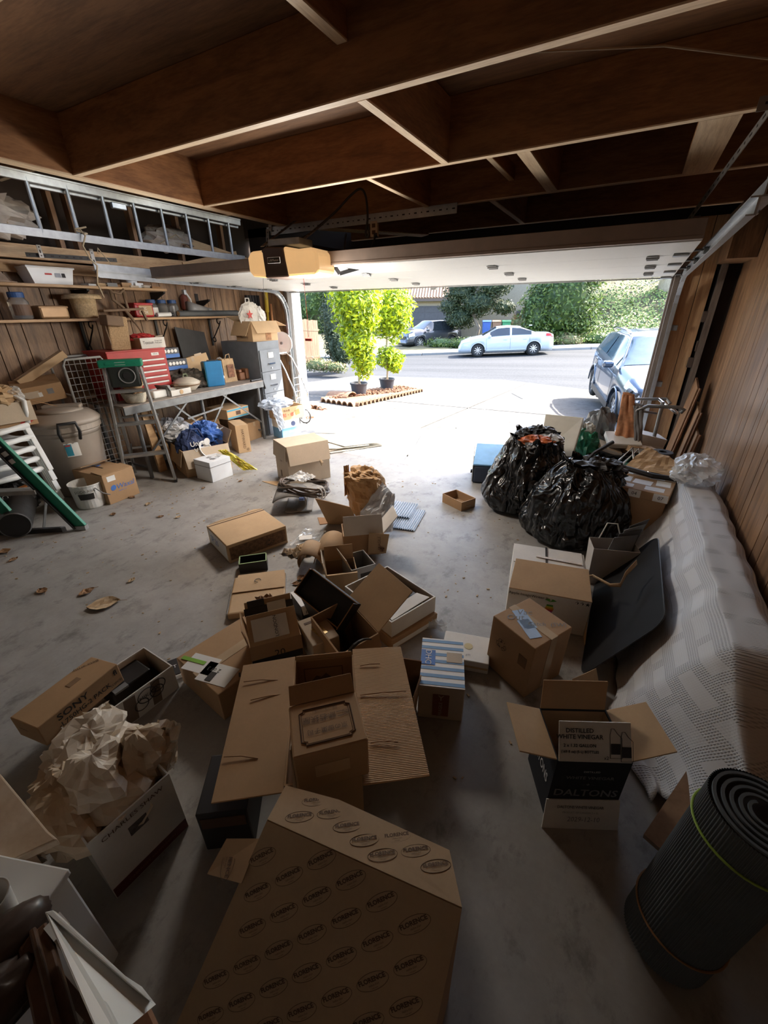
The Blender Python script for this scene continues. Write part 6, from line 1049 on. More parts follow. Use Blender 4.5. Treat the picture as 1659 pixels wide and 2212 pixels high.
# Florence carton in the foreground
A_, B_ = V(-.548, .374, .5), V(-.07, .443, .5)
t = thing('printed_gift_carton', 'large foreground carton printed all over with repeated oval lettering', 'box', (-.3, .3, 0)); tl3 = Vector(t.location)
P = [(-.568, .463, .49), (-.422, .501, .49), (-.131, .532, .49), (-.07, .443, .5), (-.548, .374, .5)]
m_flo = cardboard('florence_board', (.46, .33, .21)); tp = MB().slab([V(*p)-tl3 for p in P], .006).build('top_panel', m_flo, t)
D0_ = az_(382, 2212, .06); pn_ = (B_-A_).cross(D0_-A_); dR = ray(943, 2212); C0_ = CAMP+dR*((A_-CAMP).dot(pn_)/dR.dot(pn_)); D_ = A_+(D0_-A_)*1.08; C_ = B_+(C0_-B_)*1.08
fp_ = MB().slab([q-tl3 for q in (A_, D_, C_, B_)], .006).build('front_panel', m_flo, t)
MB().add([q-tl3 for q in (A_, D_, C_, B_)]+[V(q.x, q.y, .0)-tl3 for q in (A_, D_, C_, B_)]+[V(-.568, .463, .488)-tl3, V(-.131, .532, .488)-tl3, V(-.568, .463, 0)-tl3, V(-.131, .532, 0)-tl3], [[0, 1, 5, 4], [1, 2, 6, 5], [2, 3, 7, 6], [8, 9, 11, 10], [0, 4, 10, 8], [3, 9, 11, 7]]).build('side_wall', m_flo, t)
def emblem(parent, p, x, y, sz):
    M = frame(p, x, y); text(parent, 'FLORENCE', sz, m_inkb, M, sx=1.15, bold=.0004); text(parent, 'maître d’art', sz*.45, m_inkb, M @ Matrix.Translation((0, -sz*.75, 0)), shear=.3); text(parent, 'roma paris', sz*.3, m_inkb, M @ Matrix.Translation((0, -sz*1.2, 0)))
    o = MB().tube([V(sz*3.3*math.cos(2*math.pi*k/28), -sz*.3+sz*1.25*math.sin(2*math.pi*k/28), -.0008) for k in range(28)], .0005, 4, True).build('oval_print', m_inkb, parent); o.matrix_local = M
xd = (B_-A_).normalized(); nrm = (D_-A_).cross(B_-A_).normalized()
if nrm.z < 0: nrm = -nrm
yd = nrm.cross(xd)
def inside(poly, q, o_, ex_, ey_):
    P2 = [((p-o_).dot(ex_), (p-o_).dot(ey_)) for p in poly]; x, y = (q-o_).dot(ex_), (q-o_).dot(ey_); c = False
    for (x1_, y1_), (x2_, y2_) in zip(P2, P2[1:]+P2[:1]):
        if (y1_ > y) != (y2_ > y) and x < (x2_-x1_)*(y-y1_)/(y2_-y1_)+x1_: c = not c
    return c
def emblems(poly, o_, ex_, ey_, nz, ang, sx_, sy_, sz):
    d1 = ex_*math.cos(R(ang))+ey_*math.sin(R(ang)); d2 = nz.cross(d1)
    for j in range(-12, 13):
        for i in range(-12, 13):
            p = o_+d1*(i*sx_+(j % 2)*sx_*.5)+d2*(j*sy_)
            if all(inside(poly, p+d1*a*sz*2.6+d2*(b*sz-.3*sz), o_, ex_, ey_) for a, b in ((-1, .8), (1, .8), (1, -1), (-1, -1))): emblem(t, p-tl3+nz*.0038, d1, d2, sz)
emblems([A_, D_, C_, B_], A_, xd, yd, nrm, 42, .098, .062, .0125)
PT = [V(*p) for p in P]; nt3 = (PT[1]-PT[0]).cross(PT[4]-PT[0]).normalized(); nt3 = -nt3 if nt3.z < 0 else nt3
emblems(PT, A_, xd, nt3.cross(xd), nt3, 28, .078, .036, .0105)
sf_ = MB().slab([q-tl3 for q in (az_(448, 1888, .4), az_(522, 1909, .4), az_(560, 1812, .42), az_(490, 1812, .42))], .005).build('side_flap', m_flo, t); qq = az_(497, 1862, .408)-tl3; emblem(t, qq+V(0, 0, .004), V(.5, -.8, 0).normalized(), V(.8, .5, 0), .012)
# pieces right of the open carton
t = thing('brown_flap_piece', 'upright dark brown carton flap between delivery carton and striped box', 'cardboard', (-.62, 1.19, 0)); MB().slab([V(*p) for p in ((-.04, -.07, .0), (.1, .02, .0), (.12, .02, .3), (-.05, -.05, .32))], .005).build('flap', K4, t); MB().slab([(.1, .02, 0), (.13, -.1, 0), (.14, -.1, .22), (.12, .02, .22)], .005).build('side_flap', K1, t)
t = thing('thin_white_case', 'thin white and black cases standing on edge beside the ribbed flap', 'case', (-.5, .98, 0), R(38)); MB().box((0, .1, .13), (.02, .2, .26)).build('white_case', m_white, t, bevel=.003); MB().box((-.028, .09, .12), (.024, .2, .24)).build('black_case', m_black, t, bevel=.003); MB().box((.016, .1, .11), (.008, .18, .22)).build('grey_sheet', m_greyp, t)
m_str = plain('stripe_blue', (.16, .30, .50), .6)
b = Bx('striped_carton', 'blue and white striped carton with blue letter patch', 'box', (-.495, 1.176, 0), 20.7, .195, .288, .195, K3)
b.patch('top', .5, .5, .194, .287, m_paperw, 'white_top')
for k in range(7): b.patch('top', .5, .06+.146*k, .194, .018, m_str, 'blue_stripe', off=.002)
b.patch('top', .17, .57, .065, .09, m_blue, 'blue_patch', off=.003); b.text('top', .17, .57, 'DHC', .04, m_paperw, -90, off=.005); b.patch('top', .78, .6, .07, .06, K3, 'brown_tape', off=.0034); b.patch('front', .5, .45, .07, .13, plain('print_rust', (.22, .07, .03), .7), 'care_mark'); b.text('front', .5, .68, 'Y', .045, K3, off=.003); b.text('front', .5, .35, 'FRAGILE', .022, K3, 90, off=.003)
b = Bx('white_gift_box', 'low white box with round gold sticker beside the striped carton', 'box', (-.518, 1.501, 0), 13.6, .237, .19, .067, KW); MB().cyl((.13, .1, .067), (.13, .1, .0685), .022, n=20).build('gold_sticker', plain('sticker_gold', (.52, .42, .2)), b.t); b.text('top', .56, .2, 'gift', .02, m_greyp); b.patch('front', .5, .45, .23, .012, K2, 'tape')
b = Bx('taped_carton', 'brown carton with handwriting and light blue tape on top', 'box', (-.10, 1.50, 0), 61, .255, .25, .31, K1, rot=Euler((R(2), 0, R(61)))); b.patch('top', .42, .62, .06, .13, plain('tape_lightblue', (.38, .52, .72), .6), 'blue_tape', -20); b.patch('top', .3, .4, .06, .12, MATS['tape_lightblue'], 'blue_tape', -20); b.tape('y', .045, drop=.3); b.text('top', .55, .75, 'Vac', .05, m_greyp, -35, shear=.3); b.text('top', .3, .75, 'Out', .05, m_greyp, -35, shear=.3); b.text('top', .65, .3, 'Catch  (SW)', .035, m_greyp, -35, shear=.3); b.text('left', .3, .6, '♻', .06, m_inkb); b.patch('left', .8, .62, .045, .06, plain('print_faint', (.22, .12, .06), .8), 'stamp')
# printer carton
b = Bx('printer_carton', 'beige printer carton with folded brown flap and small rainbow mark', 'box', (-.317, 1.996, 0), 10, .425, .50, .235, KW); MB().slab([(.0, -.005, .236), (.425, -.005, .236), (.42, .24, .285), (.02, .24, .285)], .006).build('flap', K2, b.t, bevel=.002); MB().slab([(.01, .27, .245), (.41, .27, .24), (.41, .5, .237), (.0, .5, .24)], .006).build('rear_flap', KW, b.t); MB().box((.2, .4, .246), (.012, .2, .004)).build('flap_gap', m_dark, b.t); MB().box((.27, .36, .249), (.26, .02, .003), Matrix.Rotation(-.06, 3, 'Z')).build('tape', m_tape, b.t)
b.text('front', .25, .88, 'Apple ImageWriter II', .024, m_ink); b.text('front', .9, .9, '↑↑★', .03, m_ink); 
for k, cc in enumerate(((.1, .35, .05), (.6, .5, .05), (.6, .25, .03), (.5, .05, .05), (.3, .08, .35), (.05, .2, .5))): b.patch('front', .53, .70-.045*k, .045-.006*abs(k-2), .0105, plain('rainbow_%d' % k, cc), 'rainbow_band')
for s_ in (-1, 1): MB().prism([(.225, -.0025, .19), (.225+s_*.008, -.0025, .21), (.225+s_*.03, -.0025, .2)], (0, -.001, 0)).build('leaf_mark', MATS['rainbow_0'], b.t)
MB().slab([(.425, .0, .1), (.425, -.08, .0), (.428, .0, .0)], .004).build('corner_tear', K2, b.t)
# vinegar carton
m_dkb = cardboard('vinegar_black', (.025, .027, .032)); b = Bx('vinegar_carton', 'open black printed vinegar carton with four spread flaps', 'box', (.068, 1.03, 0), 26.6, .243, .202, .295, m_dkb, open_=True, inner=K1)
b.flap('left', .13, 75, K2); b.flap('right', .14, 68, K2); b.flap('back', .12, 12, K1); f_ = b.flap('front', .13, -28, KW)
Mf = frame((.1215, .0305, .3523), (1, 0, 0), (0, .469, .883)) @ Matrix.Translation((0, 0, .004))
for s_, dy, sz in (('DISTILLED', .036, .02), ('WHITE VINEGAR', .016, .02), ('2 x 1.32 GALLON', -.012, .014), ('(169 fl oz) (5 L) BOTTLES', -.032, .0115)): text(b.t, s_, sz, m_ink, Mf @ Matrix.Translation((-.05, dy, 0)), bold=.0003)
text(b.t, 'x2', .016, m_ink, Mf @ Matrix.Translation((.035, -.05, 0)))
for k in (0, 1):
    jg = MB(); x = .065+.035*k; y = -.005-.01*k
    jg.tube([V(x-.018, y-.045, 0), V(x+.02, y-.045, 0), V(x+.02, y+.02, 0), V(x+.005, y+.035, 0), V(x-.005, y+.05, 0), V(x-.014, y+.05, 0), V(x-.018, y+.03, 0)], .0009, 4, True); jg.box((x, y-.015, .0), (.03, .034, .0006)); o = jg.build('jug_print', m_ink, b.t); o.matrix_local = Mf
b.text('front', .5, .83, 'DISTILLED', .012, m_paperw); b.text('front', .5, .72, 'WHITE VINEGAR', .021, m_greyp, bold=.0003); b.text('front', .5, .6, '— ❖ —', .012, m_greyp); b.text('front', .5, .44, 'DALTONS', .05, m_greyp, bold=.0008, sx=.95); b.text('left', .45, .5, 'DALTONS', .06, m_paperw, -0, bold=.0008, sx=.6); b.text('left', .4, .75, 'VINEGAR', .02, m_paperw)
MB().slab([(-.005, -.004, .095), (.245, -.004, .1), (.24, -.045, .0), (-.02, -.045, .0)], .004).build('bottom_flap', KW, b.t); Mb = frame((.11, -.0245, .05), (1, 0, 0), (0, .4, .92)) @ Matrix.Translation((0, 0, .004)); text(b.t, 'DALTONS WHITE VINEGAR', .014, m_ink, Mb @ Matrix.Translation((0, .025, 0)), spacing=.9); text(b.t, 'PRODUCT OF CANADA 2 x 5L', .009, m_greyp, Mb @ Matrix.Translation((0, .006, 0))); text(b.t, '2029-12-10', .024, m_greyp, Mb @ Matrix.Translation((.01, -.018, 0)), shear=.15)
# ---------------------------------------------------------------- foreground left
b = Bx('mikasa_carton', 'long white open carton with black oval print and packing tape', 'box', (-1.60, .345, 0), 87, .43, .233, .143, KW, open_=True, inner=K3)
for (x, z, rx, rz) in ((.29, .09, .04, .035), (.335, .075, .03, .028), (.26, .06, .03, .028), (.345, .1, .035, .03), (.1, .08, .035, .03)): MB().tube([V(x+rx*math.cos(2*math.pi*k/24), -.002, z+rz*math.sin(2*math.pi*k/24)) for k in range(24)], .0022, 4, True).build('oval_print', m_ink, b.t)
b.text('front', .7, .62, 'MIKASA', .026, m_ink); 
for u, w_ in ((.77, .04), (.5, .05), (.27, .05)): b.patch('front', u, .5, w_, .13, plain('tape_brown', (.17, .12, .085), .4), 'brown_tape', -6)
t = thing('black_case_in_carton', 'black plastic case lying inside the long white carton', 'case', (-1.70, .56, .012), R(87)); MB().box((.08, .06, .05), (.18, .13, .1)).build('body', m_black, t, bevel=.008); MB().bar((.0, .0, .1), (.06, .0, .1), .03, .01).build('clip', m_greyp, t)
b = Bx('sony_carton', 'brown video cassette carton lying on the long white carton', 'box', (-1.676, .287, .115), 98, .343, .17, .1, K1, rot=Euler((R(-5), 0, R(98)))); b.text('front', .38, .72, 'SONY', .04, m_ink, sx=1.2, bold=.0006); b.text('front', .5, .36, '-L750HG-2 PACK', .03, m_ink, bold=.0004); b.text('front', .9, .22, '(12PCS)', .016, m_ink); b.text('front', .93, .7, 'fl', .035, m_ink, bold=.001); b.patch('top', .6, .55, .05, .03, plain('tape_old', (.25, .15, .08), .6), 'old_tape'); b.text('top', .85, .8, 'Beta army', .025, m_inkb, 150); b.text('left', .4, .6, 'betamax', .016, m_inkb)
b = Bx('charles_carton', 'white wine carton with maroon band, open and stuffed with paper', 'box', (-1.046, .150, 0), 84.6, .243, .314, .296, KW, open_=True, inner=K3); b.patch('front', .5, .09, .24, .045, plain('band_maroon', (.12, .02, .015), .6), 'maroon_band'); b.text('front', .5, .9, 'CHARLES SHAW', .024, m_inkb, sx=1.05); b.patch('front', .5, .7, .055, .04, plain('wine_picture', (.1, .085, .08), .6, var=.6, scale=50), 'picture_print'); b.text('front', .5, .09, 'CABERNET SAUVIGNON', .014, K4, off=.003)
m_tis = cardboard('tissue_paper', (.60, .48, .35), .5); m_tis2 = cardboard('tissue_paper_white', (.70, .62, .52), .4)
t = thing('packing_paper', 'crumpled cream packing paper overflowing the white wine carton', 'paper', (-1.215, .28, .145)); rr2 = random.Random(4)
for k, (x, y, z, a, b_, c_, m) in enumerate(((.0, .0, .1, .15, .12, .1, m_tis), (.03, .0, .18, .1, .09, .075, m_tis2), (-.12, .06, .16, .12, .1, .06, m_tis2), (.07, .12, .16, .07, .08, .09, m_tis), (.02, -.1, .13, .12, .09, .06, m_tis), (-.06, -.06, .14, .1, .08, .06, m_tis), (-.13, -.02, .15, .09, .06, .05, m_tis2))):
    q = MB(); crumple(q, (x, y, z), (a*1.1, b_*1.1, c_*1.15), 60+k, 24, .42, freq=1.3); q.build('paper_wad', m, t)
q = MB(); sheet(q, [(.08, .08, .1), (.16, .14, .1), (.14, .22, .24), (.08, .18, .26)], 10, .02, 3, 5); q.build('paper_ear', m_tis2, t); q = MB(); sheet(q, [(-.02, -.14, .12), (.08, -.18, .14), (.02, -.27, .04), (-.04, -.24, .02)], 12, .02, 8, 5); q.build('paper_tail', m_tis2, t); q = MB(); sheet(q, [(-.2, .02, .14), (-.12, .1, .2), (-.2, .17, .2), (-.26, .08, .17)], 12, .02, 8, 5); q.build('paper_ear', m_tis2, t)
# near left corner: pale board, dark frame, white board
pts = [az_(-60, 1600, .42), az_(107, 1800, .42), az_(128, 1818, .42), az_(-60, 1905, .42)]
t = thing('pale_table_board', 'pale laminated table board edge at the left picture edge', 'board', (pts[0].x, pts[0].y, 0)); o0 = Vector(t.location); m_pale = wood('pale_laminate', (.40, .27, .17), (.62, .50, .38), (2, 3, 2), .45, 1.4); MB().slab([p-o0 for p in pts], .025).build('top', m_pale, t, bevel=.004); MB().bar(V(-.02, -.08, 0), V(-.02, -.08, .4), .05, .05, (1, 0, 0)).build('leg', m_pale, t); MB().bar(pts[1]-o0+V(-.1, -.06, -.42), pts[1]-o0+V(-.1, -.06, -.02), .05, .05, (1, 0, 0)).build('leg', m_pale, t)
W0, W1, W2 = az_(100, 1972, .55), az_(330, 2168, .5), az_(245, 2230, .6)
t = thing('white_foam_corner', 'white foam corner piece with brown board, nearest the camera', 'foam', (W0.x, W0.y, 0)); o0 = Vector(t.location); 
MB().slab([W0-o0, az_(118, 1968, .55)-o0, az_(325, 2160, .52)-o0, az_(300, 2130, .5)-o0, az_(190, 2060, .5)-o0, az_(275, 2260, .57)-o0, az_(225, 2260, .58)-o0], .02).build('corner', m_white, t, bevel=.003); MB().slab([az_(186, 2072, .48)-o0, az_(305, 2145, .48)-o0, az_(345, 2230, .46)-o0, az_(270, 2270, .47)-o0], .01).build('board', wood('brown_board', (.22, .1, .05), (.34, .17, .09), (3, 3, 3), .6, 2), t); MB().bar((.02, 0, 0), (.02, 0, .52), .04, .03, (0, 1, 0)).build('support', m_white, t)
t = thing('dark_picture_frame', 'dark brown moulded picture frame leaning at the near left corner', 'frame', (*az_(62, 2040, .5).xy, 0)); o0 = Vector(t.location); m_fr = wood('dark_moulding', (.05, .025, .015), (.13, .065, .035), (3, 3, 3), .4, 3)
for dx, w_, z in ((0, .03, .5), (16, .012, .512), (28, .03, .5)): MB().bar(az_(58+dx, 2012, z)-o0, az_(112+dx*1.4, 2250, z)-o0, w_, .03).build('moulding', m_fr, t, bevel=.004)
MB().bar(V(.0, .0, 0), V(0, 0, .49), .04, .02, (0, 1, 0)).build('side_rail', m_fr, t)
t = thing('brown_shoe', 'dark brown leather shoe on the white box at the near left corner', 'shoe', (*az_(18, 2075, .45).xy, .45)); m_sh = plain('shoe_leather', (.06, .04, .032), .35); q = MB(); crumple(q, (0, 0, .045), (.05, .09, .05), 71, 26, .12); q.build('upper', m_sh, t, smooth=True); MB().box((0, 0, .008), (.085, .17, .016)).build('sole', m_black, t, bevel=.006)
t = thing('brown_shoe', 'dark brown leather shoe lying behind the white box edge at the near left corner', 'shoe', (*az_(5, 2185, .45).xy, .45)); q = MB(); crumple(q, (0, 0, .04), (.05, .08, .045), 72, 26, .2); q.build('upper', m_sh, t, smooth=True); MB().box((0, 0, .008), (.085, .15, .016)).build('sole', m_black, t, bevel=.006)
t = thing('white_shoe_box', 'white box under the brown shoes at the near left corner', 'box', (*az_(10, 2110, .22).xy, 0), R(20)); MB().box((0, -.05, .215), (.26, .36, .43)).build('body', m_white, t, bevel=.006); MB().box((0, -.05, .437), (.27, .37, .02)).build('lid', m_white, t, bevel=.004); t.location.z = 0
t = thing('white_cup', 'white paper cup standing on the white box at the picture edge', 'cup', (*az_(5, 1985, .45).xy, .45)); MB().lathe([(.03, 0), (.038, .08), (.04, .085), (.034, .08), (.027, .01)], 22, caps=False).build('cup', m_white, t, smooth=True); MB().lathe([(0, .005), (.03, .005)], 18, caps=False).build('base', m_white, t)
# leaves and litter on the floor
rr = random.Random(19)
lw = [(225, 1307, 1.3), (188, 1280, .7), (92, 1278, .6), (12, 1192, .7), (320, 1090, .5), (245, 1112, .45), (285, 1255, .4), (347, 1117, .4), (385, 1118, .4), (520, 1040, .4), (440, 1055, .35), (650, 1250, .5), (640, 1262, .4), (30, 1210, .5), (700, 1010, .4), (285, 1075, .5)]
m_lf2 = plain('leaf_tan', (.42, .30, .18), .8, var=.3, scale=20)
for k, (px, py, s_) in enumerate(lw):
    p = az_(px, py); t = thing('dry_leaf', ('biggest pale dry leaf on the open left floor', 'curled dry leaf just above the biggest one', 'small dry leaf left of the biggest one', 'dry leaf at the left picture edge', 'small dry leaf beside the moving carton', 'dry leaf chip in front of the white bucket', 'lone pale chip right of the curled leaf', 'small leaf left of the large flat carton', 'pale leaf chip above the large flat carton', 'leaf chip near the foam box', 'leaf chip in front of the stepladder', 'curled brown leaf right of the kraft mailer', 'small leaf under the curled brown one', 'tiny leaf near the black base bar', 'chip beside the upturned carton', 'dry leaf between bucket and stepladder')[k], 'leaf', (p.x, p.y, .002), rr.uniform(0, 6), 'dry leaves on the floor'); q = MB(); L = .07*s_
    def lf(a, b, L=L, k=k): 
        wv = math.sin(math.pi*min(1, max(0, b)))**.8*.55; return V((b-.5)*2*L, (a-.5)*2*L*wv*1.3, .004+.25*L*(abs(a-.5))+.008*noise.noise(V(a*5, b*5, k)))
    q.grid(lf, 7, 9); q.build('blade', m_lf2 if k in (0, 4, 6, 8, 14) else m_lf, t); MB().tube([V(-L, 0, .006), V(-L*1.4, .01, .004)], .0015, 4).build('stalk', m_lf, t)
db = MB()
for k in range(420):
    x, y = rr.uniform(-4.2, .2), rr.uniform(.8, 3.8); s_ = rr.uniform(.003, .009); db.box((x, y, s_*.3), (s_*2, s_, s_*.5), Matrix.Rotation(rr.uniform(0, 6), 3, 'Z'))
stuff(tag(db.build('floor_litter', m_lf2), 'tiny crumbs of leaf litter scattered over the concrete floor', 'litter'))
# ---------------------------------------------------------------- right side
# quilt covered couch
def quilt_mat():
    m, n, b = nodes('quilt'); vec = coords(n, (1, 1, 1))
    w1 = n.nodes.new('ShaderNodeTexWave'); w1.bands_direction = 'Y'; w1.inputs['Scale'].default_value = 38; n.links.new(vec, w1.inputs['Vector'])
    w2 = n.nodes.new('ShaderNodeTexWave'); w2.bands_direction = 'Z'; w2.inputs['Scale'].default_value = 38; n.links.new(vec, w2.inputs['Vector'])
    ck = n.nodes.new('ShaderNodeTexBrick'); ck.inputs['Scale'].default_value = 2.6; ck.inputs['Mortar Size'].default_value = .06; ck.inputs['Color1'].default_value = (.0, 0, 0, 1); ck.inputs['Color2'].default_value = (.35, .35, .35, 1); ck.inputs['Mortar'].default_value = (1, 1, 1, 1)
    mp = n.nodes.new('ShaderNodeMapping'); mp.inputs['Rotation'].default_value = (0, R(90), R(90)); tc = n.nodes.new('ShaderNodeTexCoord'); n.links.new(tc.outputs['Object'], mp.inputs['Vector']); n.links.new(mp.outputs[0], ck.inputs['Vector'])
    a = n.nodes.new('ShaderNodeMath'); a.operation = 'MULTIPLY'; n.links.new(w1.outputs['Fac'], a.inputs[0]); n.links.new(w2.outputs['Fac'], a.inputs[1])
    c = n.nodes.new('ShaderNodeMath'); c.operation = 'MULTIPLY'; n.links.new(a.outputs[0], c.inputs[0]); n.links.new(ck.outputs['Color'], c.inputs[1])
    n.links.new(ramp(n, c.outputs[0], [(0, (.60, .61, .63)), (.6, (.40, .41, .43))]), b.inputs['Base Color']); b.inputs['Roughness'].default_value = .95; b.inputs['Specular IOR Level'].default_value = .1
    bump(n, b, c.outputs[0], .45, .006); return m
m_q = quilt_mat()
cs = thing('covered_couch', 'couch under a grey woven quilt along the wood panelled wall', 'couch', (.5, 2.4, 0))
def qf(a, b):
    y = 1.22+2.36*b; e = max(0, (1.62-y)/.4)                       # near end drops
    prof = [(.752, .40), (.735, .49), (.69, .515), (.56, .505), (.53, .47), (.43, .30), (.35, .16), (.29, .05), (.25, .012)]
    i = a*(len(prof)-1); k = min(int(i), len(prof)-2); f = i-k; x = prof[k][0]+(prof[k+1][0]-prof[k][0])*f; z = prof[k][1]+(prof[k+1][1]-prof[k][1])*f
    x += (.5-.0-x)*.0
    fold = .018*noise.noise(V(y*5, a*2, 1))*(1+3*a*a)+.02*math.sin(y*9+a*4)*a*a
    if e > 0: z = z*(1-.55*e)+.02*math.sin(a*22)*e; y += .06*math.sin(a*9)*e; x += .0+.13*a*e
    lf = -.05*max(0, (y-3.1))*a
    return V(x+fold-.5+lf, y-2.4, max(.012, z+fold*.4))
MB().grid(qf, 60, 90).build('quilt', m_q, cs, smooth=True, solid=.008)
MB().box((.13, .12, .235), (.18, 1.4, .42)).build('back_cushion', plain('couch_grey', (.13, .12, .115), .9), cs, bevel=.04)
MB().bar(V(.60, 1.45, .20)-V(.5, 2.4, 0), V(.41, 1.05, .07)-V(.5, 2.4, 0), .1, .03).build('arm_board', wood('couch_board', (.22, .13, .075), (.36, .23, .14), (2, 2, 2), .6, 3), cs)
MB().bar(V(.66, 1.45, .06)-V(.5, 2.4, 0), V(.5, 1.0, .02)-V(.5, 2.4, 0), .1, .03).build('arm_board', MATS['couch_board'], cs)
# black desk mat
m_mat = plain('mat_black', (.016, .016, .017), .85, bmp=.1, spec=.15); t = thing('desk_mat', 'large black rounded desk mat leaning on the quilted couch', 'mat', (.117, 1.75, .006))
a, b_, c_ = V(0, 0, .0), V(.275, .13, .36), V(0, .92, 0); ex = b_.normalized(); L1 = b_.length; ey = V(0, 1, 0); pts = []
r_ = .07
for cx_, cy_, a0 in ((L1-r_, .9-r_, 0), (r_, .9-r_, 90), (r_, r_, 180), (L1-r_, r_, 270)):
    for k in range(6): an = R(a0+18*k); pts.append(ex*(cx_+r_*math.cos(an))+ey*(cy_+r_*math.sin(an)))
MB().slab(pts, .005).build('mat', m_mat, t); MB().tube([p for p in pts], .0035, 5, True).build('stitched_edge', m_black, t)
for k, (pp) in enumerate((((1278, 1240, .25), (1320, 1268, .28), (1340, 1262, .30)), ((1340, 1262, .30), (1352, 1240, .32), (1375, 1212, .36)))):
    pass
t = thing('paper_strip', 'torn kraft paper strip curling over the black desk mat', 'paper strip', (*az_(1320, 1260, .28).xy, .26)); o0 = Vector(t.location); pA = [az_(1280, 1243, .26), az_(1318, 1264, .29), az_(1340, 1264, .31), az_(1352, 1240, .33), az_(1376, 1214, .38)]
def stf(a, b):
    i = b*4; k = min(int(i), 3); p = pA[k].lerp(pA[k+1], i-k); w_ = .012*(1.2-.6*abs(b-.9)); return p-o0+V(-.3, .2, .9).normalized()*(a-.5)*2*w_
MB().grid(stf, 3, 17).build('strip', K2, t, smooth=True, solid=.001); MB().tube([pA[0]-o0, pA[0]-o0+V(-.03, .01, -.02)], .004, 5).build('torn_end', K2, t)
# white bag with grey sheets, small gap items
m_wb = plain('bag_white_paper', (.50, .47, .44), .6); t = thing('gift_bag', 'white paper gift bag stuffed with dark papers behind the printer carton', 'bag', (.07, 2.62, 0), R(15)); 
MB().add([(0, 0, 0), (.22, 0, 0), (.22, .12, 0), (0, .12, 0), (-.01, -.01, .27), (.25, -.02, .28), (.25, .15, .28), (-.01, .14, .27)], [[0, 1, 2, 3], [0, 1, 5, 4], [1, 2, 6, 5], [2, 3, 7, 6], [3, 0, 4, 7]]).build('sack', m_wb, t, solid=.003); MB().tube([V(.05, .14, .27), V(.08, .15, .38), V(.14, .15, .38), V(.18, .15, .28)], .004).build('handle', m_paperw, t)
for k in range(4): MB().slab([(.04+.04*k, .02+.02*k, .05), (.2, .04+.02*k, .05), (.24+.02*k, .06+.02*k, .36+.03*k), (.1+.03*k, .03+.02*k, .34+.02*k)], .003).build('paper_sheet', (m_greyp, plain('sheet_dark', (.07, .065, .06), .6), m_greyp, MATS['sheet_dark'])[k], t)
# bags of rubbish
def bagmat():
    m, n, b = nodes('bin_bag'); vec = coords(n, (1, 1, 1)); f = noi(n, coords(n, (1, 1, .6)), 9, 4, .6, 1.2); b.inputs['Base Color'].default_value = (.006, .006, .0065, 1); b.inputs['Roughness'].default_value = .2; b.inputs['Specular IOR Level'].default_value = .6; g = noi(n, coords(n, (1.5, 1.5, .6)), 2.6, 1.5, .5, 1.2); f = noi(n, coords(n, (1.2, 1.2, .8)), 6, 1.5, .5, .8); outs = []
    for x in (g, f):
        s_ = n.nodes.new('ShaderNodeMath'); s_.operation = 'SUBTRACT'; s_.inputs[1].default_value = .5; n.links.new(x, s_.inputs[0]); a_ = n.nodes.new('ShaderNodeMath'); a_.operation = 'ABSOLUTE'; n.links.new(s_.outputs[0], a_.inputs[0]); outs.append(a_.outputs[0])
    k = n.nodes.new('ShaderNodeMath'); k.operation = 'MULTIPLY_ADD'; k.inputs[1].default_value = .5; n.links.new(outs[1], k.inputs[0]); n.links.new(outs[0], k.inputs[2]); bump(n, b, k.outputs[0], 1.0, .2); return m
m_bb = bagmat()
def sack(name, label, p, rx, ry, h, seed, lean=(0, 0), openr=.45):
    t = thing(name, label, 'bin bag', p, 0, 'black bin bags'); s3 = V(seed, seed*.7, 0)
    def fn(a, b):
        th = 2*math.pi*a; prof = [(0, .6), (.06, .93), (.2, 1.02), (.45, 1.0), (.7, .88), (.87, .70), (1, openr)]
        for (u0_, r0_), (u1_, r1_) in zip(prof, prof[1:]):
            if u0_ <= b <= u1_: k = r0_+(r1_-r0_)*(b-u0_)/(u1_-u0_); break
        d = V(math.cos(th), math.sin(th), b*1.5)
        k *= 1+.13*noise.noise(d*1.6+s3)-.05*abs(math.sin(th*5+2*noise.noise(V(b*3, th, seed))))*b-.10*abs(noise.noise(V(th*1.9, b*2.2, seed)))*2*(.3+b)+.03*noise.noise(V(math.cos(th)*6, math.sin(th)*6, b*2+seed))-.05*abs(noise.noise(V(math.cos(th)*3, math.sin(th)*3, b*6+seed)))
        d5 = V(math.cos(th)*1.0, math.sin(th)*1.0, b*1.1); k += .03*max(0, 1-3*abs(noise.noise(d5*2.2+s3)))+.012*max(0, 1-3*abs(noise.noise(d5*4.6+s3)))-.02
        return V(rx*k*math.cos(th)+lean[0]*b, ry*k*math.sin(th)+lean[1]*b, h*b+.05*h*b*noise.noise(V(math.cos(th)*2, math.sin(th)*2, seed+4)))
    MB().grid(fn, 140, 80, True).build('sack', m_bb, t, smooth=True)
    q = MB(); q.lathe([(rx*.0, 0.002), (rx*.6, .002)], 24, caps=False); q.build('bag_base', m_bb, t)
    rim = MB()
    def rf(a, b):
        th = 2*math.pi*a; p0 = fn(a, 1.0); n2 = noise.noise(V(math.cos(th)*3, math.sin(th)*3, seed+9)); return p0+V(math.cos(th)*.08*b*n2, math.sin(th)*.08*b*n2, b*(.03+.07*n2))
    rim.grid(rf, 72, 6, True); rim.build('gathered_rim', m_bb, t, smooth=True)
    return t
sack('bin_bag', 'black bin bag with orange packaging in its open mouth, nearer the sunlit threshold', (-.6, 3.68, 0), .36, .36, .62, 3.1, (.06, .0), .62)
sack('bin_bag', 'large black bin bag in front, tied top with white straps', (-.13, 3.28, 0), .40, .36, .58, 8.3, (.05, .03), .5)
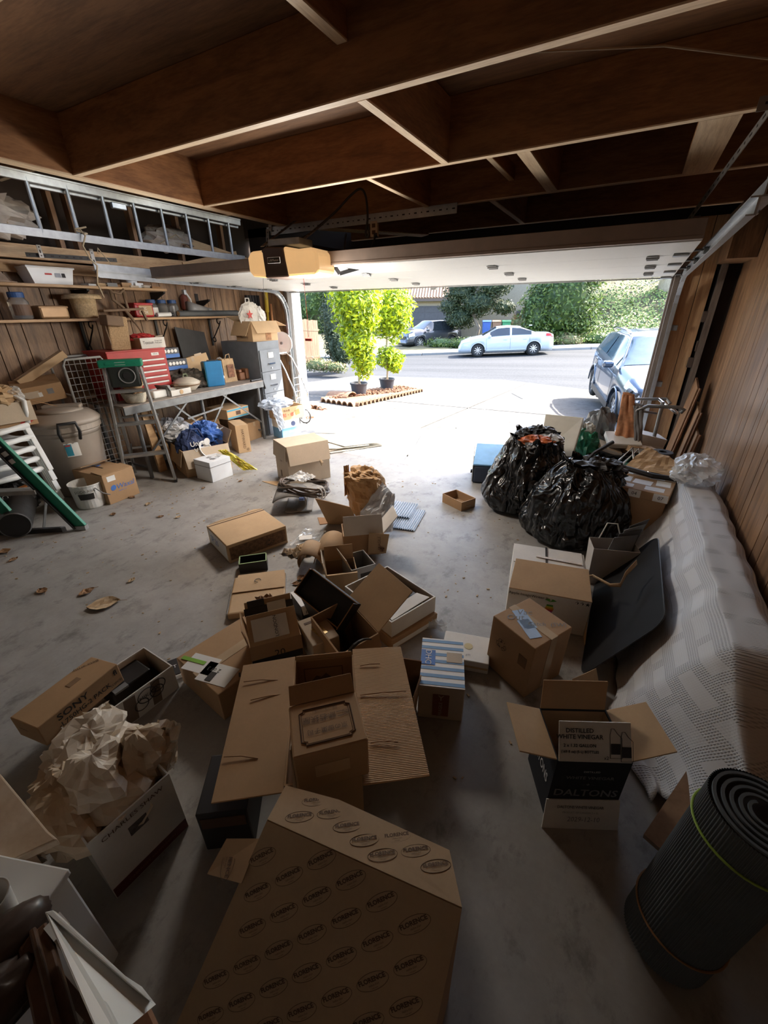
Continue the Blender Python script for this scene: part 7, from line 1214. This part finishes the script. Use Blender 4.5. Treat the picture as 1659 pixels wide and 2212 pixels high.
t = thing('bag_rubbish', 'orange and silver food packaging in the mouth of the bin bag', 'packaging', (-.52, 3.64, .5)); 
for k, (x, y, z, a, b_, c_, m) in enumerate(((.0, -.02, .12, .14, .08, .05, plain('pack_orange', (.45, .11, .03), .4, var=.5, scale=15)), (-.1, .08, .14, .1, .1, .06, m_black), (.1, .05, .13, .1, .08, .05, plain('pack_silver', (.5, .5, .5), .3)), (.0, .15, .16, .12, .08, .06, m_black), (-.02, -.12, .08, .08, .06, .05, m_greyp))): q = MB(); crumple(q, (x, y, z), (a, b_, c_), 80+k, 22, .45); q.build('wrapper', m, t)
t = thing('bag_straps', 'black webbing straps and clips sticking out of the front bin bag', 'strap', (-.02, 3.3, .55)); 
for pts in (((-.12, .0, 0), (-.05, .1, .1), (.06, .22, .17)), ((-.05, .05, 0), (.1, .12, .06), (.2, .1, -.02)), ((.0, .1, .02), (.06, .02, .05), (.16, -.05, .0))): MB().tube([V(*p) for p in pts], .014, 6).build('strap', m_black, t)
MB().cyl((-.1, .02, .02), (-.02, .12, .07), .01).build('rod', m_galv, t)
q = MB(); crumple(q, (0, .05, 0), (.18, .14, .08), 91, 26, .4); q.build('dark_lump', m_blk2, t)
# blue cooler bag
b = Bx('cooler_bag', 'blue topped insulated cooler bag at the edge of the sunlight', 'bag', (-1.16, 3.98, 0), 16, .42, .36, .2, plain('cooler_navy', (.03, .045, .08), .6), bev=.025); MB().slab([(0, .0, .2), (.42, .0, .2), (.40, .34, .33), (.02, .34, .33)], .02).build('lid', plain('cooler_blue', (.22, .46, .78), .35), b.t, bevel=.008); MB().prism([(-.004, .0, .02), (-.004, .35, .02), (-.004, .34, .33), (-.004, .0, .2)], (.008, 0, 0)).build('side_panel', plain('cooler_silver', (.45, .46, .45), .3, .3), b.t); MB().box((-.012, .02, .13), (.02, .04, .03)).build('clip', m_black, b.t); q = MB(); q.slab([(.02, .34, .33), (.40, .34, .33), (.42, .36, .1), (.0, .36, .1)], .01); q.build('rear_panel', MATS['cooler_blue'], b.t)
# foam board and clutter behind the bags
t = thing('foam_board', 'pale thick foam board propped up behind the bin bags', 'board', (-.55, 4.12, 0)); o0 = Vector(t.location)
MB().slab([ay_(1163, 990, 3.92)-o0, ay_(1236, 990, 3.92)-o0, ay_(1261, 906, 4.35)-o0, ay_(1179, 898, 4.35)-o0], .05).build('board', plain('foam_cream', (.55, .53, .46), .8, var=.08), t, bevel=.006); MB().bar(ay_(1163, 990, 4.05)-o0, ay_(1163, 990, 4.05)*0+V(-.0, .0, 0), .03, .03).build('prop', m_white, t)
t = thing('black_crate', 'black plastic crate filled with books and foam behind the bin bags', 'crate', (-.02, 4.25, 0), R(12)); MB().box((.2, .15, .2), (.42, .32, .4)).build('crate', m_black, t, bevel=.015); MB().box((.2, -.012, .25), (.12, .006, .05)).build('hand_hole', m_greyp, t); MB().tube([V(-.012, -.012, .4), V(.412, -.012, .4), V(.412, .312, .4), V(-.012, .312, .4)], .012, 6, True).build('rim', m_black, t)
for k, (nm, lb, x, y, z, sx, sy, sz, rx, m) in enumerate((('open_book', 'open white book lying on top of the black crate', .12, 4.4, .5, .28, .2, .05, .35, m_paperw), ('picture_book', 'brown backed book in the black crate', .28, 4.36, .44, .25, .2, .05, -.1, K1), ('white_carton', 'small white carton behind the black crate', .22, 4.66, .0, .3, .22, .55, 0, KW), ('picture_book', 'pale book tilted on the open white one', .02, 4.34, .43, .2, .18, .04, .15, K3))):
    t = thing(nm, lb, 'book' if 'book' in nm else 'box', (x, y, z), rot=Euler((rx, .1*k, .3))); MB().box((0, 0, sz/2), (sx, sy, sz)).build('cover', m, t, bevel=.003); MB().box((.003, -.004, sz/2), (sx-.01, sy, sz*.7)).build('pages', m_paperw, t)
t = thing('green_plastic_bag', 'shiny green plastic bag between foam board and crate', 'bag', (-.18, 4.3, .15)); q = MB(); crumple(q, (0, 0, .25), (.12, .1, .2), 95, 28, .4); q.build('film', plain('film_green', (.04, .26, .16), .2, var=.4, scale=12), t); q = MB(); crumple(q, (0, .02, .46), (.06, .05, .06), 96, 18, .4); q.build('neck', plain('film_white', (.6, .62, .6), .2), t)
t = thing('grey_plastic_bag', 'grey plastic sheet draped behind the open book', 'bag', (-.1, 4.62, .1)); q = MB(); crumple(q, (0, 0, .35), (.16, .12, .3), 97, 26, .3); q.build('film', plain('film_dgrey', (.12, .125, .13), .3), t); MB().cyl((0, 0, .02), (0, 0, .08), .05).build('base', m_black, t)
# trolley with towels
m_tube = plain('tube_grey', (.20, .20, .20), .4, .5); t = thing('folding_trolley', 'grey tube folding trolley with chrome grip behind the boxes', 'trolley', (.2, 4.55, 0)); o0 = Vector(t.location)
def tp_(px, py, y): return ay_(px, py, y)-o0
MB().tube([tp_(1362, 862, 4.8), tp_(1440, 862, 4.8), tp_(1448, 872, 4.75)], .014, 8).build('rear_bar', m_tube, t); MB().tube([tp_(1372, 905, 4.45), tp_(1376, 886, 4.45), tp_(1400, 877, 4.45), tp_(1468, 880, 4.45), tp_(1478, 886, 4.45), tp_(1470, 892, 4.45)], .016, 8).build('handle', m_tube, t, smooth=True)
MB().tube([tp_(1424, 862, 4.8), tp_(1436, 872, 4.7), tp_(1462, 892, 4.5)], .015, 8).build('chrome_grip', m_chrome, t, smooth=True); MB().tube([tp_(1432, 868, 4.7), tp_(1405, 975, 4.6), V(.02, .1, .02)], .016, 8).build('upright', m_tube, t); MB().tube([tp_(1372, 900, 4.45), tp_(1378, 985, 4.45), V(-.1, -.1, .02)], .016, 8).build('upright', m_tube, t); MB().tube([tp_(1385, 888, 4.45), tp_(1418, 893, 4.62)], .01, 8).build('cross_bar', m_tube, t)
MB().box((-.04, .0, .03), (.3, .3, .03)).build('platform', m_black, t)
def towel(label, m, pts, y):
    t = thing('towel', label, 'towel', (*ay_(*pts[0], y).xy, 0)); o0 = Vector(t.location); a, b, c, d = [ay_(*p, y+dy)-o0 for p, dy in zip(pts, (.06, .06, -.04, -.04))]
    q = MB(); sheet(q, [d, c, b, a], 14, .014, 33, 3); q.build('cloth', m, t, solid=.012, smooth=True); MB().tube([a.lerp(b, k/5)+V(0, .02, .005*math.sin(k)) for k in range(6)], .018, 8).build('fold', m, t, smooth=True); return t
towel('orange and white patterned towel hung over the trolley bar', plain('towel_orange', (.52, .24, .12), .95, var=.55, scale=9), ((1345, 852), (1370, 856), (1378, 985), (1322, 975)), 4.42)
towel('grey terry towel hung next to the orange one', plain('towel_grey', (.22, .21, .21), .95), ((1368, 876), (1390, 878), (1385, 985), (1372, 985)), 4.40)
t = thing('grey_roller', 'dark grey rolled foam cylinder standing behind the taped carton', 'roll', (.44, 4.2, 0)); MB().lathe([(.08, 0), (.085, .01), (.085, .5), (.08, .51), (.035, .51), (.03, .44)], 24).build('roll', plain('roll_dark', (.05, .05, .055), .8), t); MB().lathe([(.034, .49), (.034, .511), (.03, .511)], 16, caps=False).build('core', m_black, t)
t = thing('folding_stool', 'chrome tube folding stool lying behind the taped carton', 'stool', (.12, 3.95, .0)); [MB().tube([V(x, 0, .42), V(x+.1, .1, .55), V(x+.16, -.05, .38)], .012, 8).build('tube', m_chr, t) for x in (-.02, .03, .08)]; MB().bar((-.05, -.05, .4), (.2, .1, .42), .1, .02).build('seat', m_gfg, t); MB().cyl((.05, .02, 0), (.05, .02, .4), .012).build('post', m_chr, t)
t = thing('brown_paper_piece', 'folded brown paper sheet lying over the taped carton', 'paper', (.35, 3.72, .50)); q = MB(); sheet(q, [(-.2, -.1, .0), (.16, -.14, .0), (.14, .1, .06), (-.06, .16, .12)], 12, .012, 41, 3); q.build('sheet', K2, t); MB().tube([V(-.2, -.12, .01), V(.0, -.2, .0), V(.2, -.2, .0)], .02, 6).build('dark_cord', m_black, t)
# kino box with taped lid
b = Bx('taped_lid_carton', 'brown carton with white paper taped lid and handwritten marks', 'box', (.085, 3.28, 0), -10, .36, .42, .42, K1); ld = MB().box((.18, .21, .445), (.385, .445, .06)).build('lid', K1, b.t, bevel=.004); b.h = .475
for u, v, w_, h_ in ((.12, .85, .09, .1), (.4, .85, .1, .07), (.7, .8, .1, .09), (.15, .45, .1, .12), (.5, .4, .12, .1), (.85, .5, .09, .12), (.25, .12, .1, .07), (.75, .15, .12, .08)): b.patch('top', u, v, w_, h_, m_paperw, 'paper_tape', rr.uniform(-4, 4), off=.001)
b.d = .42
for u, w_ in ((.08, .07), (.45, .08), (.9, .09)): MB().box((u*.36, -.0145, .445), (w_, .002, .055)).build('paper_tape', m_paperw, b.t)
b.h = .42; b.text('front', .1, 1.06, 'TokA', .035, m_ink, off=.017); b.text('front', .45, 1.06, '04', .035, m_ink, off=.017); b.text('front', .9, 1.06, '07', .035, m_ink, off=.017); b.patch('front', .5, .22, .35, .17, m_wb, 'pale_band'); b.text('front', .55, .4, 'KINOTOYA', .03, m_ink, off=.003); b.patch('top', .7, .75, .03, .015, plain('tag_orange', (.6, .25, .03)), 'orange_tag', 0, off=.058)
t = thing('clear_plastic_wad', 'crumpled clear plastic bag on the couch end against the wall', 'plastic bag', (.6, 3.52, .5)); q = MB(); crumple(q, (0, 0, .09), (.14, .2, .1), 99, 34, .3, freq=1.3); q.build('film', m_film, t); q = MB(); crumple(q, (-.08, -.1, .08), (.08, .09, .06), 100, 22, .4); q.build('fold', m_film, t)
# leaning boards near the corner
for k, (x0, x1, y, h, lbl) in enumerate(((.66, .72, 4.75, .62, 'brown plywood offcut leaning by the corner, shortest of three'), (.62, .70, 4.9, .8, 'brown plywood offcut leaning by the corner, middle of three'), (.56, .66, 5.1, 1.0, 'tall brown plywood board leaning into the corner'))):
    t = thing('leaning_board', lbl, 'board', (x0, y, 0), 0, 'boards leaning in the corner'); MB().slab([(0, -.15, 0), (0, .2, 0), (x1-x0, .22, h), (x1-x0, -.1, h*.94)], .018).build('board', m_panR, t); MB().bar((.012, -.15, 0), (x1-x0+.012, -.1, h*.94), .02, .014).build('edge_strip', m_lumZ, t)
t = thing('green_loose_card', 'brown kraft sheet poking out beside the taped blue carton', 'cardboard', (.12, 1.62, .0)); MB().slab([(-.02, -.05, .02), (.08, .1, .02), (.05, .12, .1), (-.04, .0, .1)], .003).build('sheet', K2, t); MB().slab([(-.02, -.05, .0), (.08, .1, .0), (.08, .1, .02), (-.02, -.05, .02)], .003).build('fold', K2, t)
# rolled yoga mat
m_yo = plain('yoga_grey', (.10, .115, .125), .85); t = thing('yoga_mat', 'rolled grey ribbed yoga mat with green band in the near corner', 'mat', (.44, .86, .0)); a0, a1 = V(.43, .855, .012), V(.475, .875, .61); o0 = Vector(t.location); axv = (a1-a0).normalized(); s1 = axv.cross(V(0, 0, 1)).normalized(); s2 = s1.cross(axv)
def ym(a, b):
    th = 2*math.pi*a; r_ = .105+.0015*math.sin(th*90); return a0+(a1-a0)*b+s1*r_*math.cos(th)+s2*r_*math.sin(th)-o0
MB().grid(ym, 540, 3, True).build('roll', m_yo, t, smooth=False)
sp3 = MB()
def sf2(a, b): th = 2*math.pi*4.5*a; r_ = .10-.075*a; return a1-axv*.0+axv*(.006*b)+s1*r_*math.cos(th)+s2*r_*math.sin(th)-o0
sp3.grid(sf2, 200, 2); sp3.build('spiral_end', m_yo, t, solid=.007); MB().cyl(a1-axv*.02-o0, a1-axv*.018-o0, .1, n=40).build('inner_end', plain('yoga_dark', (.05, .045, .045), .9), t); MB().cyl(a0-axv*.001-o0, a0-o0, .1, n=40).build('lower_end', m_yo, t)
for f, m, nm in ((.86, plain('band_green', (.28, .42, .06), .6), 'green_band'), (.2, K4, 'string_band')): MB().tube([a0.lerp(a1, f)+s1*.109*math.cos(2*math.pi*k/40)+s2*.109*math.sin(2*math.pi*k/40)-o0 for k in range(40)], .003, 6, True).build(nm, m, t)
# ---------------------------------------------------------------- opener and ceiling hardware
oc = ay_(609, 572, 3.0)
t = thing('door_opener', 'ceiling hung garage door opener with amber light lenses', 'door opener', (oc.x, 3.0, 1.89), R(6)); m_amb = plain('lens_amber', (.82, .44, .15), .35, var=.06)
m_amb.node_tree.nodes['Principled BSDF'].inputs['Emission Color'].default_value = (1, .62, .28, 1); m_amb.node_tree.nodes['Principled BSDF'].inputs['Emission Strength'].default_value = .16; m_ob = plain('opener_brown', (.055, .03, .02), .45)
W_ = .68
hb = MB().prism([(-.36*W_+.07, 0, .0), (.02, 0, 0), (.06, 0, .0), (.02, 0, .21), (-.14, 0, .22), (-.19, 0, .2)], (0, .3, 0)); hb = hb.build('housing', m_ob, t, bevel=.012)
MB().prism([(-.335, 0, .05), (-.30, 0, .015), (-.15, 0, .0), (-.155, 0, .2), (-.3, 0, .195), (-.335, 0, .15)], (0, .28, 0)).build('light_lens', m_amb, t, bevel=.02)
MB().prism([(.04, 0, 0), (.3, 0, .005), (.335, 0, .04), (.33, 0, .16), (.29, 0, .195), (.16, 0, .19), (.02, 0, .215)], (0, .28, 0)).build('light_lens', m_amb, t, bevel=.02)
bl_ = bpy.data.lights.new('opener_lamp_fill', 'POINT'); bl_.energy = 30; bl_.color = (1, .94, .86); bl_.shadow_soft_size = .2; lo_ = bpy.data.objects.new('opener_lamp_fill', bl_); COL.objects.link(lo_); lo_.parent = t; lo_.location = (.18, .14, -.1)  # light added below the opener to fill the room; lamp assumed on
pl_ = MB().box((-.06, -.016, .12), (.12, .006, .035)).build('badge', m_ink, t); MB().tube([V(-.12, -.02, .1), V(0, -.02, .1), V(0, -.02, .14), V(-.12, -.02, .14)], .002, 4, True).build('badge_rim', m_paperw, pl_); text(pl_, 'LiftMaster', .024, m_paperw, frame((-.06, -.0205, .12), (1, 0, 0), (0, 0, 1)))
MB().box((.0, .15, .25), (.3, .2, .05)).build('motor_plate', m_galvd, t, bevel=.006); MB().bar((.0, .25, .25), (.25, 2.4, .27), .05, .035).build('rail', m_black, t); MB().bar((.02, .5, .235), (.2, 2.0, .245), .012, .012).build('chain', m_steel, t); MB().bar((.35, .3, .03), (.44, .55, .09), .03, .03).build('arm_hook', m_black, t, bevel=.006); MB().bar((.33, .28, .08), (.36, .3, .03), .03, .03).build('arm_hook', m_black, t)
for s_ in (-.26, .1): perforated('hanger_strap', (s_, .12, .24), (s_-.02, .68, .5), .035, t, up=(1, 0, 0))
MB().tube([V(-.2, .0, .0), V(-.21, .0, -.1), V(-.19, .0, -.16)], .002, 4).build('antenna_wire', m_black, t)
MB().tube([V(.18, .02, .0), V(.185, .02, -.3), V(.18, .02, -.45)], .002, 4).build('release_cord', m_rp, t); MB().box((.18, .02, -.47), (.06, .015, .02)).build('release_handle', m_redp, t)
t = thing('angle_iron', 'slotted galvanised angle iron fixed under the joists', 'angle iron', (-3.45, 3.83, 2.37)); perforated('slotted_face', (0, 0, 0), (2.02, 0, .0), .07, t, m_galv); MB().box((1.01, .02, .035), (2.02, .04, .004)).build('top_flange', m_galvd, t); perforated('strap', (.05, -.01, 0), (.1, -.02, .22), .04, t, up=(1, 0, 0)); perforated('strap', (.02, -.01, .02), (.02, -.05, -.22), .04, t, up=(1, 0, 0))
p0 = ay_(640, 522, 3.3); pts = [ay_(620, 524, 3.2), ay_(665, 508, 3.4), ay_(720, 462, 3.55), ay_(755, 425, 3.6), ay_(778, 408, 3.6), ay_(790, 425, 3.6), ay_(794, 470, 3.55), ay_(790, 505, 3.5), ay_(795, 512, 3.5), ay_(797, 500, 3.5), ay_(793, 480, 3.55)]
def smooth_pts(P, n=6):
    out = []
    for i in range(len(P)-1):
        a, b, c, d = P[max(0, i-1)], P[i], P[i+1], P[min(len(P)-1, i+2)]
        for k in range(n): u = k/n; out.append(.5*((2*b)+(c-a)*u+(2*a-5*b+4*c-d)*u*u+(3*b-a-3*c+d)*u**3))
    return out+[P[-1]]
t = thing('extension_lead', 'black power cord looped up from the opener over a joist', 'cord', pts[0]); o0 = Vector(t.location); MB().tube([p-o0 for p in smooth_pts(pts)], .009, 7).build('cord', m_black, t, smooth=True); MB().tube([V(0, 0, 0), V(-.03, -.02, -.03)], .013, 7).build('strain_relief', m_black, t)
pts = [ay_(748, 505, 3.7), ay_(744, 540, 3.6), ay_(752, 566, 3.6), ay_(770, 573, 3.6), ay_(792, 560, 3.6), ay_(804, 530, 3.7), ay_(812, 508, 3.83)]
t = thing('outlet_cord', 'black cord drooping in a loop from the ceiling outlet', 'cord', pts[0]); o0 = Vector(t.location); MB().tube([p-o0 for p in smooth_pts(pts)], .008, 7).build('cord', m_black, t, smooth=True); MB().box(pts[-1]-o0, (.03, .03, .03)).build('plug', m_black, t)
po_ = ay_(809, 495, 3.84); t = thing('power_outlet', 'beige power outlet mounted on the joist above the door', 'outlet', po_); m_beige = plain('outlet_beige', (.48, .38, .28), .5); MB().box((0, 0, 0), (.075, .03, .12)).build('plate', m_beige, t, bevel=.006); [MB().box((0, -.016, z), (.035, .004, .03)).build('socket', m_inkb, t, bevel=.004) for z in (-.025, .025)]
